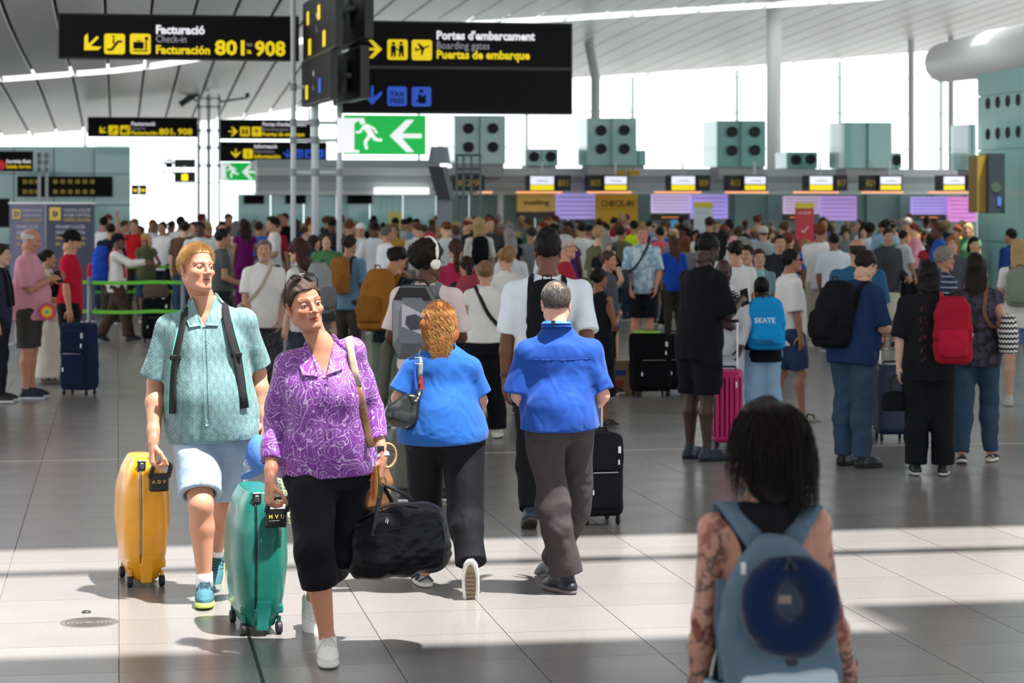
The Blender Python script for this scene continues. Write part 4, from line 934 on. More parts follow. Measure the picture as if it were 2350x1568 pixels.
    J = JP(O, dict(P=(1017, 985, 12.12), C=(1012, 836, 12.1), N=(1011, 806, 12.1), H=(1009, 742, 12.14), shR=(1076, 846, 12.1), elR=(1103, 920, 12.14), wrR=(1084, 985, 12.35),
        shL=(946, 846, 12.1), elL=(914, 914, 12.08), wrL=(945, 935, 12.32), hpR=(1060, 1000, 12.1), knR=(1067, 1178, 12.02), anR=(1081, 1300, 11.86), hpL=(974, 1000, 12.14), knL=(974, 1165, 12.28), anL=(975, 1309, 12.25)),
        False, 1.14, .94, (0, -4, 0), dict(R=((.02, 1, 0), 74), L=((-.25, 1, 0), 0)), pn=dict(R=(-1, 0, 0), L=(1, 0, 0)), hd=dict(R=(0, 1, -.2), L=(.5, 1, 0)))
    J['C'] = J['P']+(J['C']-J['P'])*1.12; J['N'] = J['N']+np.array([0, 0, .03]); hd = dict(h=.0035, male=False)
    t, H = hero('person in blue blouse with curly brown ponytail and black trousers seen from behind', O, J, 'd3a088', hd, None, None, SKIN_A, belly=.12)
    f = top_field(J, .0062, sleeve=.40, hem=-.055, loose=.022, wr=(.005, 14), boxy=.020, seed=31, belly=.2)
    sh = link('blouse', raw('blouse', *f.mesh()), m_cloth('azure_blouse', '215cab', '1d55a0', 26, .75, .25, sheen=.1), t)
    up, rt = J['up'], J['rt']; fw = np.cross(up, rt)
    for x in (-.085, .085): drape(f, J['C'], rt, up, -fw, [(x-.001, -.10), (x+.001, -.10), (x*.9+.001, -.40), (x*.9-.001, -.40)], (2, 24), .0012, .002).obj('seam', mat('azure_seam', '1a4a8c', .8), sh)
    g = bottom_field(J, .0066, 'trousers', .97, .020, (.009, 11), 35, waist=.04, flare=.010)
    link('trousers', raw('trousers', *g.mesh()), m_cloth('black_trousers', '111216', '18191e', 60, .8, .5, fold=5, fd=.03), t)
    shoes(t, J, 'sandal', '4b4f63', 'dcdad2')
    b0 = Fd((-.15, -.2, -.36), (.15, .12, .18), .0055)
    b0.ell((0, -.022, .034), (.086, .108, .096)); b0.loft((0, -.09, 0), (0, 0, 1), (1, 0, 0), [(-.27, .03, .026, .0), (-.21, .062, .04), (-.09, .096, .054), (0, .104, .062), (.06, .080, .05)], .03, cap=.02); b0.ripple(.009, 40, 4, (1, 1, .5)); b0.ell((0, .09, -.03), (.07, .075, .11), .01, 's')
    rg = np.random.RandomState(5); n = 1700
    th = rg.uniform(-1.35, 1.35, n); zz = rg.uniform(.0, .131, n); rx = np.sqrt(np.clip(1-((zz-.034)/.098)**2, .0, 1)); p = np.stack([.088*rx*np.sin(th), -.022-.112*rx*np.cos(th), zz], 1); v = nrm(p)*np.linalg.norm(p)
    v = p-np.array([0, -.02, .03]); v /= np.linalg.norm(v, axis=1)[:, None]; fr = rg.uniform(120, 170, n); ph = rg.rand(n)*TAU
    def curl_fn(p, d, i): w = np.stack([1.35*np.sin(p[:, 2]*fr+ph), -.35+.9*np.cos(p[:, 2]*fr+ph), -np.ones(n)*1.5], 1); w[:, 0] -= p[:, 0]*5*(p[:, 2] < -.02); w[:, 1] += np.clip(-.145-p[:, 1], -.02, .05)*20+.3; return w/np.linalg.norm(w, axis=1)[:, None]
    bm0 = raw('hair_base', *b0.mesh()); o = hairset(t, H, '83522c', p, v*.5+[0, 0, -1], .33, .0013, base=bm0, steps=24, seed=7, fn=curl_fn)
    n = 380; th = rg.uniform(-1.2, 1.2, n); zz = rg.uniform(.0, .08, n); p = np.stack([.092*np.sin(th), -.026-.116*np.cos(th), zz], 1); fr = rg.uniform(120, 170, n); ph = rg.rand(n)*TAU
    V, Q = strands(p, p*0+[0, -.2, -1], .31, .0012, steps=24, seed=8, fn=curl_fn); s2 = link('lighter_strands', raw('strands', V, Q), HAIR, o, 'c8985c'); s2['kind'] = 'stuff'
    sn = [c for c in t.children if c.name.startswith('shoe')][0]; b = B(); b.poly([(.030*math.sin(a), .065+.115*math.cos(a)) for a in np.linspace(0, TAU, 25)[:-1]], (0, 0, -.0862), (-1, 0, 0), (0, 1, 0), .003); tr = b.obj('tread', mat('tread_brown', '8a7a68', .9), sn)
    for i in range(7): b = B(); b.box((-.022, .0+i*.024, -.0905), (.022, .008+i*.024, -.086)); b.obj('tread', mat('tread_dark', '6a5c4e', .9), sn)
    # handbag of the blue blouse woman
    hb = thing('handbag', 'black leather shoulder bag with silver buckle hanging by the blue blouse', 'bag', tuple(O)); md = mat('black_leather', '1c1f20', .28, spec=.6); MD = NT(md); MD.bump(MD.noise(45, 4), .35, .003)
    g = Fd(W(872, 1000, 11.9)-O-[.02, .06, .03], W(985, 890, 12.2)-O+.06, .006); c = W(926, 944, 11.95)-O
    g.loft(c, nrm((.35, 0, 1)), (1, .2, 0), [(-.085, .06, .04), (-.05, .085, .052), (.0, .09, .05), (.07, .055, .03, .015), (.10, .03, .02, .03)], cap=.012, pw=2.6); g.ripple(.0035, 26, 4); link('bag_body', raw('bag', *g.mesh()), md, hb)
    st = [march(f, J['shL']*.66+J['C']*.34+up*.25+fw*0, -up, .008, .4)]
    for x, z in ((-.098, .0), (-.103, -.05), (-.108, -.12), (-.110, -.19)):
        q = march(f, J['C']+rt*x+up*z-fw*.35, fw, .010, .7)
        if q is not None: st.append(q)
    st = [q for q in st if q is not None]+[W(950, 925, 11.9)-O]; st = smooth_pts(grow(st, 1), 1); h2 = len(st)//2
    b = B(); b.tube(st[:h2+1], .013, 8, flat=(.22, -fw)); b.obj('strap_top', mat('silver_leather', '8d9191', .3, .4), hb, smooth=True)
    b = B(); b.tube(st[h2:], .015, 8, flat=(.5, -fw)); b.obj('strap_lower', md, hb, smooth=True)
    b = B(); q = W(961, 828, 11.93)-O; b.tube([q+[-.019, 0, .016], q+[.019, 0, .016], q+[.019, 0, -.016], q+[-.019, 0, -.016]], .0032, 6, closed=True); b.obj('buckle', mat('buckle_metal', 'c9cdd0', .2, 1.), hb)
    b = B(); q = W(968, 880, 11.93)-O; b.box(q-[.007, .001, .035], q+[.007, .001, .035]); b.obj('red_card', mat('red_card', 'c2182c', .4), hb)
    b = B(); q = W(951, 850, 11.91)-O; b.tube([q, q+[.004, 0, -.05], q+[.01, 0, -.10]], .007, 6, flat=(.3, (0, 1, 0))); b.obj('blue_ribbon', mat('ribbon_blue', '1d4fc0', .6), hb)
    # ================= man in the blue shirt (from behind)
    O = np.array([W(1285, 960, 12.05)[0], 12.05, 0.])
    J = JP(O, dict(P=(1284, 975, 12.08), C=(1281, 800, 12.05), N=(1277, 762, 12.06), H=(1276, 697, 12.10), shR=(1353, 806, 12.05), elR=(1382, 908, 12.06), wrR=(1350, 938, 12.32),
        shL=(1210, 808, 12.05), elL=(1190, 908, 12.06), wrL=(1225, 936, 12.32), hpR=(1322, 985, 12.15), knR=(1316, 1170, 12.32), anR=(1268, 1290, 12.56), hpL=(1247, 985, 12.05), knL=(1268, 1165, 12.0), anL=(1300, 1325, 12.02)),
        True, 1.0, .94, (4, -9, 0), dict(R=((-.45, .8, 0), 12), L=((-.6, .8, 0), 0)), pn=dict(R=(-1, 0, 0), L=(1, 0, 0)), hd=dict(R=(-.2, 1, 0), L=(.2, 1, 0)))
    hd = dict(h=.0030, male=True)
    t, H = hero('person with cropped grey hair in blue shirt and dark grey trousers seen from behind', O, J, 'cf9a84', hd, None, None, SKIN_A, belly=.1)
    f = top_field(J, .0062, sleeve=.46, hem=-.01, loose=.024, wr=(.009, 15), boxy=.020, seed=41, belly=.15, nz=.03); up, rt = J['up'], J['rt']; fw = np.cross(up, rt); N = J['N']
    mb = m_cloth('royal_blue_shirt', '1d4a9f', '194394', 24, .75, .35, sheen=.1); sh = link('shirt', raw('shirt', *f.mesh()), mb, t)
    drape(f, J['C'], rt, up, -fw, [(-.17, -.045), (.17, -.045), (.17, -.042), (-.17, -.042)], (40, 2), .0032, .003).obj('yoke_seam', mat('royal_seam', '1d4aa8', .8), sh)
    b = B(); ring = [N+up*(.040-.012*math.sin(a))+rt*.068*math.cos(a)+fw*(.064*math.sin(a)-.020) for a in np.linspace(0, TAU, 33)[:-1]]
    b.tube(ring, .023, 8, flat=(.22, nrm(ring[0]-N)), closed=True); b.obj('collar', mb, sh, smooth=True)
    ly = thing('lanyard', 'blue lanyard with black clip and white lettering around the grey haired person\'s collar', 'lanyard', tuple(O))
    b = B(); ring = [N+up*(.050-.012*math.sin(a))+rt*.0735*math.cos(a)+fw*(.0695*math.sin(a)-.021) for a in np.linspace(math.radians(150), math.radians(390), 24)]
    b.tube(ring, .0115, 8, flat=(.15, nrm(ring[0]-N))); b.obj('band', mat('lanyard_blue', '2f6fd8', .6), ly, smooth=True)
    q = N+up*.062-fw*.098-rt*.018; b = B(); b.bevbox(q-[.011, .004, .011], q+[.011, .004, .011], .002); b.obj('clip', mat('black_frame'), ly)
    tx = text_mesh('Clrks', .015, bold=.0004); o = link('lettering', tx, mat('white_print', 'eef2fa', .5), ly); o.matrix_local = Matrix(M4(np.stack([rt, up, -fw], 1)@rot(0, 0, 0), N+up*.058+rt*.022-fw*.0945))
    g = bottom_field(J, .0064, 'trousers', .98, .021, (.011, 10), 45, waist=.035, flare=.012)
    mg = m_cloth('charcoal_trousers', '383335', '443e40', 60, .8, .6, fold=6.5, fd=.035); tr = link('trousers', raw('trousers', *g.mesh()), mg, t)
    c = J['P']-up*.004; ring = []
    for a in np.linspace(0, TAU, 41)[:-1]:
        e = rt*math.cos(a)+fw*math.sin(a); p = march(g, c+e*.3, -e, .002, .3); ring.append(p if p is not None else c+e*.16)
    b = B(); b.tube(smooth_pts(ring, 1), .011, 8, flat=(.25, (1, 0, 0)), closed=True); b.obj('belt', mat('belt_black', '17171a', .4), t, smooth=True)
    for x in (-.035, .075):
        p = march(g, J['P']+rt*x-up*.002-fw*.35, fw, .008, .6)
        if p is not None: b = B(); b.box(p-[.004, .002, .020], p+[.004, .002, .020]); b.obj('belt_loop', mg, tr)
    for x in (-.095, .095):
        drape(g, J['P'], rt, up, -fw, [(x-.05, -.062), (x+.05, -.066), (x+.05, -.058), (x-.05, -.054)], (12, 3), .0015, .002).obj('back_pocket', mat('pocket_dark', '262224', .8), tr)
        p = march(g, J['P']+rt*x-up*.075-fw*.35, fw, .004, .6)
        if p is not None: b = B(); b.rev([(.0001, .002), (.006, .001), (.006, -.002)], n=12, M=M4(frame(-fw, rt), p)); b.obj('button', mat('pocket_dark'), tr)
    shoes(t, J, 'dress', '1d1f27', '6f6664')
    def keep(x, y, z): return (z > np.interp(y, [-.12, -.05, -.01, .03, .06, .12], [-.065, -.05, .0, .02, .05, .07])) & (np.hypot(x/1., (y+.055)) > np.where(z > .05, .012, -1)+.018*np.random.RandomState(1).rand(len(x)))
    p, v = scalp(7500, 13, keep); side = np.clip((.09-p[:, 2])/.09, 0, 1)[:, None]
    hairset(t, H, '85807c', p, v*.8+side*np.array([0, -.2, -.8]), .010, .0006, steps=2, seed=12)
    p, v = scalp(2600, 17, lambda x, y, z: keep(x, y, z) & (z < .075)); V, Q = strands(p, v*.8+np.array([0, -.2, -.8]), .011, .0007, steps=2, seed=14); o = link('dark_hair', raw('dark_hair', V, Q), HAIR, t, '4a4644'); o.matrix_local = Matrix(H); o['kind'] = 'stuff'
    cp = Fd((-.1, -.13, -.08), (.1, .1, .14), .004); cp.ell((0, -.0145, .034), (.0765, .0985, .0855)); hairline(cp, .0, -.055)
    cp.ell((0, -.055, .118), (.034, .034, .03), .015, 's'); link('hair_stubble', raw('stubble', *cp.mesh()), HAIR, t, '8d837c').matrix_local = Matrix(H)
    # ================= tattooed figure with the blue grey backpack
    O = np.array([W(1772, 1600, 5.75)[0], 5.75, 0.])
    J = JP(O, dict(P=(1776, 1580, 5.76), C=(1764, 1200, 5.75), N=(1764, 1150, 5.76), H=(1758, 1024, 5.80), shR=(1872, 1202, 5.75), elR=(1903, 1395, 5.74), wrR=(1950, 1560, 5.86),
        shL=(1636, 1212, 5.75), elL=(1616, 1420, 5.72), wrL=(1598, 1610, 5.82), hpR=(1845, 1620, 5.76), knR=(1855, 1990, 5.80), anR=(1860, 2240, 5.78), hpL=(1705, 1620, 5.76), knL=(1700, 1990, 5.80), anL=(1700, 2240, 5.78)),
        False, .94, .90, (22, -4, 3), dict(R=((.1, 1, 0), 0), L=((-.1, 1, 0), 0)), pn=dict(R=(-1, 0, 0), L=(1, 0, 0)), hd=dict(R=(.1, .3, -1), L=(0, .3, -1)))
    for k in 'RL':
        for q, z in (('kn', .42), ('an', .077)): J[q+k][2] = z
    hd = dict(h=.004, male=False)
    t, H = hero('person with tattooed arms and shaggy black hair wearing a black tank top', O, J, 'b98672', hd, None, None, m_tattoo())
    f = Fd(J['P']-[.26, .2, .16], J['N']+[.26, .2, .1], .0066)
    f.loft(J['P'], J['up'], J['rt'], torso_secs(J, .010), cap=.02)
    for k in 'RL':
        f.cone(J['C']+J['up']*.015, J['sh'+k]*.62+J['C']*.38+J['up']*.008, .055, .046, .03)
        c = J['sh'+k]+(J['sh'+k]-J['C'])*.13-J['up']*.07; f.ell(c, (.085, .25, .115), .012, 's')
    f.cone(J['N']-J['up']*.01, J['N']+J['up']*.1, .058, .075, .006, 's', cut=1); f.ripple(.004, 16, 6); f.plane(J['P']-J['up']*.05, -J['up'])
    link('tank_top', raw('tank_top', *f.mesh()), m_cloth('black_ribbed', '101014', '16161b', 60, .9, .3), t)
    link('jeans', raw('jeans', *bottom_field(J, .009, 'trousers', 1., .02, (.006, 13), 6).mesh()), DENIM, t, 'a8c3d6')
    shoes(t, J, 'sneaker', '2a2a2c', 'cccccc', .006)
    b0 = Fd((-.15, -.17, -.26), (.15, .14, .17), .0055); b0.ell((0, -.02, .036), (.092, .110, .098)); b0.loft((0, 0, 0), (0, 0, 1), (1, 0, 0), [(-.17, .06, .03, 0, -.075), (-.10, .085, .055, 0, -.055), (0, .092, .09, 0, -.03), (.05, .09, .1, 0, -.02)], .02, cap=.02); b0.ripple(.006, 50, 4, (1, 1, .25)); b0.ell((0, .085, -.035), (.066, .08, .10), .01, 's')
    n = 1500; th = rg.uniform(-2.0, 2.0, n); zz = rg.uniform(-.03, .12, n); rx = np.sqrt(np.clip(1-((zz-.036)/.1)**2, .02, 1)); p = np.stack([.094*rx*np.sin(th), -.02-.112*rx*np.cos(th), zz], 1); v = p-np.array([0, -.02, .03]); v /= np.linalg.norm(v, axis=1)[:, None]
    def fall(p, d, i):
        w = d+np.array([0, 0, -.55]); q = (p-np.array([0, -.02, .036]))/np.array([.096, .114, .102]); L = np.linalg.norm(q, axis=1)[:, None]; push = np.clip(1.02-L, 0, 1)*6; w = w+q/L*push*(p[:, 2:] > -.06); w[:, 0] += .10*np.sin(p[:, 2]*40+ph2); return w/np.linalg.norm(w, axis=1)[:, None]
    ph2 = rg.rand(n)*TAU; hairset(t, H, '17110f', p, v*.6+[0, 0, -.6], .13+.13*rg.rand(n)*(np.sin(th) > .0), .0013, base=raw('hair_base', *b0.mesh()), steps=12, seed=19, fn=fall)
    for k, c_ in (('R', '1a1a1c'),):
        w = J['wr'+k]; e = nrm(J['el'+k]-w); b = B(); b.tube([w+e*.045, w+e*.060], .031, 16, flat=(.8, (0, 1, 0))); b.obj('bracelet', RUBBER, t, c_)
    b = B(); e = J['H']+H[:3, :3]@np.array([-.080, -.006, -.052]); b.tube([e+np.array([.010*math.cos(a), 0, .014*math.sin(a)]) for a in np.linspace(0, TAU, 13)[:-1]], .0018, 6, closed=True); b.obj('earring', mat('gold', 'd6a94a', .2, 1.), t)
    # its backpack
    up, rt = J['up'], J['rt']; fw = np.cross(up, rt); pk = thing('backpack', 'blue grey backpack with white lower panel worn over the black tank top', 'backpack', tuple(O)); bl = m_cloth('slate_canvas', '5d7284', '526779', 60, .85, .35)
    c = W(1785, 1420, 5.58)-O; R = np.stack([rt, fw, up], 1)
    g = Fd(c-[.2, .16, .26], c+[.2, .14, .26], .0062); g.loft(c, up, rt, [(-.24, .135, .07), (-.15, .145, .085), (0, .140, .085), (.10, .115, .075), (.17, .07, .05), (.20, .04, .035)], cap=.02, pw=2.6); g.ripple(.004, 20, 3); link('pack_body', raw('pack', *g.mesh()), bl, pk)
    g = Fd(c-[.2, .2, .26], c+[.2, .14, .0], .0062); g.loft(c-fw*.06+rt*.012, up, rt, [(-.235, .115, .035), (-.17, .118, .045), (-.11, .112, .035)], cap=.012, pw=3.); g.ripple(.003, 26, 4); link('lower_panel', raw('panel', *g.mesh()), m_cloth('pale_panel', 'b9c6cf', 'a8b7c2', 30), pk)
    for s_, top, bot in ((-1, (1668, 1152), (1748, 1262)), (1, (1862, 1148), (1806, 1262))):
        a = W(*top, 5.74)-O; e = W(*bot, 5.62)-O; q0 = march(f, a+up*.2, -up, .010, .4); q0 = q0 if q0 is not None else a
        mid = (a+e)/2; qm = march(f, mid-fw*.35, fw, .012, .6); qm = qm if qm is not None else mid
        b = B(); b.tube(grow([q0+fw*.10-up*.12, q0+fw*.075-up*.03, q0+up*.004, a*.5+qm*.5-fw*.012, qm-fw*.004, e-fw*.01, e+rt*s_*-.012-up*.03-fw*.01], 2), .034, 8, flat=(.16, fw)); b.obj('shoulder_strap', bl, pk, smooth=True)
    b = B(); q = W(1706, 1305, 5.49)-O; b.box(q-[.006, .002, .014], q+[.006, .002, .014]); b.obj('tag', mat('white_tag', 'e8e8e8', .6), pk)
    b = B(); b.tube([W(1655, 1330, 5.62)-O, W(1650, 1430, 5.6)-O, W(1662, 1560, 5.6)-O], .012, 6, flat=(.2, fw)); b.obj('side_strap', bl, pk)
    pl = thing('neck_pillow', 'dark navy U-shaped travel pillow fixed to the blue grey backpack', 'pillow', tuple(O)); c = W(1813, 1385, 5.42)-O
    g = Fd(c-[.17, .09, .17], c+[.17, .09, .17], .005); R1 = .078
    ring = [c+rt*(R1*.95*math.cos(a))+up*(R1*1.08*math.sin(a)) for a in np.linspace(math.radians(100), math.radians(440), 22)]; rr = [.030+.014*math.sin(math.pi*i/21)**.5 for i in range(22)]; g.chain(ring, rr, .012); g.ripple(.0015, 40, 5)
    mp = m_cloth('navy_velvet', '0a2248', '081a3a', 40, .95, .3, sheen=.2); link('pillow_ring', raw('pillow', *g.mesh()), mp, pl)
    b = B(); q = ring[0]-fw*.03; b.tube([q, (ring[0]+ring[-1])/2+up*.025-fw*.03, ring[-1]-fw*.03], .008, 6); b.obj('snap_strap', mat('navy_strap', '0c1730', .6), pl); b = B(); q = c-up*.128; b.bevbox(q-[.014, .01, .02], q+[.014, .01, .02], .006); b.obj('toggle', mat('navy_strap'), pl)
    b = B(); q = W(1803, 1381, 5.45)-O+fw*.05; b.box(q-[.016, .03, .010], q+[.016, -.027, .010]); b.obj('label', mat('grey_label', 'a9a29a', .6), pl)
# ------------------------------------------------------------------ suitcases and bags
def hardcase(label, at, rz, col, letters, seam, lean=0.):
    """clam-shaped two-wheel case seen on its narrow end: x thickness, y length, z height"""
    t = thing('suitcase', label, 'suitcase', at, math.radians(rz)); m = mat('shell_'+col, col, .34, coat=.15); M = NT(m); n = M.noise(7, 4); M.base(M.mix(M.ramp(n, 0, 1, .4, .7), srgb(col), tuple(c*.86 for c in srgb(col)))); M.bump(M.noise(240, 2), .08, .001)
    f = Fd((-.17, -.30, .0), (.17, .30, .74), .0062)
    f.loft((0, 0, 0), (0, 0, 1), (1, 0, 0), [(.034, .070, .19), (.075, .092, .215), (.16, .115, .24), (.34, .137, .25), (.50, .132, .25), (.62, .100, .235), (.68, .058, .20)], cap=.012, pw=3.6)
    for s in (-1, 1):                                # lower bumper ledges and wheel arches
        f.put(lambda X, Y, Z, s=s: np.maximum(np.maximum(np.abs(X-s*.066)-.036, np.abs(Y)-.206), np.abs(Z-.120)-.018), (-.13, -.25, .09), (.13, .25, .14), .012)
        f.cone((s*.088, -.26, .018), (s*.088, -.15, .018), .030, .030, .006, 's')
    f.put(lambda X, Y, Z: np.maximum(np.maximum(np.abs(X)-.028, np.abs(Y)-.232), np.abs(Z-.09)-.065), (-.04, -.27, .02), (.04, .27, .15), .012)
    f.put(lambda X, Y, Z: np.maximum(np.maximum(np.abs(X-.045)-.055, np.abs(Y+.262)-.016), np.abs(Z-.55)-.10), (-.02, -.29, .44), (.11, -.24, .66), .004, 's')
    f.put(lambda X, Y, Z: np.maximum(np.maximum(np.abs(X+.035)-.0022, np.abs(Y)-.3), np.abs(Z-.40)-.27), (-.05, -.3, .12), (-.02, .3, .68), .002, 's')
    link('shell', raw('shell', *f.mesh()), m, t)
    def front(x, z, off=.0): q = march(f, np.array([x, -.5, z]), np.array([0, 1., 0]), off, .5); return q if q is not None else np.array([x, -.25, z])
    b = B(); b.tube([front(-.035, z, .001) for z in np.linspace(.16, .63, 16)], .0042, 6); b.obj('seam_strip', mat('seam_'+seam, seam, .3, .3), t, smooth=True)
    q = front(-.028, .645, .004); b = B(); b.bevbox(q-[.022, .004, .032], q+[.022, .012, .030], .005); l = b.obj('latch', mat('latch_black', '222427', .3), t)
    b = B(); b.bevbox(q-[.010, .009, .016], q+[.010, .003, .016], .003); b.obj('latch_button', mat('latch_grey', '5a5e62', .3, .6), l)
    c = front(.058, .56, .0)*[1, 0, 1]+[0, -.262, 0]; b = B(); b.bevbox(c-[.052, .008, .048], c+[.052, .010, .048], .007); h = b.obj('handle_base', mat('handle_black', '17171a', .4), t)
    b = B(); b.bevbox(c-[.040, .0095, .040], c+[.040, .004, -.012], .003); b.obj('name_slot', mat('slot_black', '0c0c0e', .5), h)
    b = B(); b.tube(grow([c+[-.045, 0, .030], c+[-.040, -.035, .075], c+[-.03, -.055, .098], c+[.045, -.055, .104], c+[.060, -.035, .085], c+[.050, 0, .03]], 2), .0125, 10); b.obj('handle', mat('handle_black'), t, smooth=True)
    for i, ch in enumerate(letters):
        o = link('letter', text_mesh(ch, .025, bold=.0006, align='CENTER'), mat('letter_yellow', 'd9b92c', .5), h); o.location = (c[0]-.028+i*.028, c[1]-.0105, c[2]-.004); o.rotation_euler = (math.pi/2, 0, 0)
    for sx in (-1, 1):
        for y in (-.178, .178):
            b = B(); b.rev([(.001, -.014), (.026, -.014), (.031, -.008), (.031, .008), (.026, .014), (.001, .014)], n=20, M=M4(rot(0, 0, 90), (sx*.084, y, .031))); w = b.obj('wheel', mat('wheel_rubber', '1a1a1c', .6), t, smooth=False)
            b = B(); b.box((sx*.084-.008, y-.012, .03), (sx*.084+.008, y+.012, .085)); b.obj('wheel_fork', m, w)
    return t
def softcase(label, at, rz, size, col, handle=.0, group=None, hard=False, name='suitcase', tag=True, wheels=4, ribs=0, trim=None):
    w, d, h = size; t = thing(name, label, 'suitcase', at, math.radians(rz), group); z0 = .055; lo = (-w/2, -d/2, z0); b = B()
    f = Fd((-w*.6, -d*.7, 0), (w*.6, d*.7, h+z0+.04), .0095); f.loft((0, 0, z0), (0, 0, 1), (1, 0, 0), [(0, w*.47, d*.46), (.03, w*.5, d*.5), (h-.04, w*.5, d*.5), (h, w*.46, d*.44)], cap=.03, pw=7.)
    if ribs:
        f.put(lambda X, Y, Z: (np.abs(((X/w*ribs)%1)-.5)*w/ribs-w/ribs*.12)+0*Y+0*Z+np.maximum(0, np.abs(Z-z0-h/2)-h*.42)*10+np.maximum(0, .35*d-np.abs(Y))*10, f.lo, f.lo+2, .004, 's')
    elif not hard: f.ripple(.0035, 14, 4)
    link('shell', raw('case', *f.mesh()), PLASTIC if hard else CLOTH, t, col)
    if not hard:
        b = B(); b.bevbox((-w*.40, -d*.5-.022, z0+.05), (w*.40, -d*.4, z0+h*.52), .015); p = b.obj('front_pocket', CLOTH, t, col); b = B(); b.bevbox((-w*.40, -d*.5-.018, z0+h*.56), (w*.40, -d*.4, z0+h*.9), .012); b.obj('upper_pocket', CLOTH, t, col)
        b = B(); b.tube([(-w*.3, -d*.5-.024, z0+h*.545), (w*.3, -d*.5-.024, z0+h*.545)], .004, 6); b.obj('zip', METAL, p)
        b = B(); b.tube([(w*.31, -d*.5-.026, z0+h*.70), (w*.31, -d*.5-.028, z0+h*.64)], .006, 6); b.tube([(-w*.31, -d*.5-.026, z0+h*.34), (-w*.31, -d*.5-.028, z0+h*.28)], .006, 6); b.obj('zip_pull', mat('silver_pull', 'c8ccd0', .3, .8), p)
    if wheels:
        for sx in (-1, 1):
            for sy in ((-1, 1) if wheels == 4 else (1,)):
                b = B(); b.rev([(.001, -.011), (.020, -.011), (.024, -.006), (.024, .006), (.020, .011), (.001, .011)], n=14, M=M4(rot(0, 0, 90), (sx*w*.38, sy*d*.34, .024))); wl = b.obj('wheel', RUBBER, t, '222225')
                b = B(); b.tube([(sx*w*.38, sy*d*.34, .03), (sx*w*.38, sy*d*.34, z0+.01)], .014, 8); b.obj('castor', RUBBER, wl, '2c2c30')
    b = B(); b.tube([(-.07, 0, z0+h-.005), (-.06, 0, z0+h+.025), (.06, 0, z0+h+.025), (.07, 0, z0+h-.005)], .009, 8); b.obj('top_handle', RUBBER, t, '18181a')
    if handle:
        b = B(); b.tube([(-.07, d*.38, z0+h-.02), (-.07, d*.38, z0+h+handle)], .007, 8); b.tube([(.07, d*.38, z0+h-.02), (.07, d*.38, z0+h+handle)], .007, 8); b.obj('pull_rod', METAL, t)
        b = B(); b.bevbox((-.085, d*.38-.012, z0+h+handle-.012), (.085, d*.38+.012, z0+h+handle+.014), .008); b.obj('pull_grip', RUBBER, t, '161618')
    if tag:
        b = B(); b.box((w*.30, -d*.5-.030, z0+h*.78), (w*.36, -d*.5-.020, z0+h*.86)); b.obj('sticker', mat('white_tag', 'e8e8e8', .6), t)
    return t
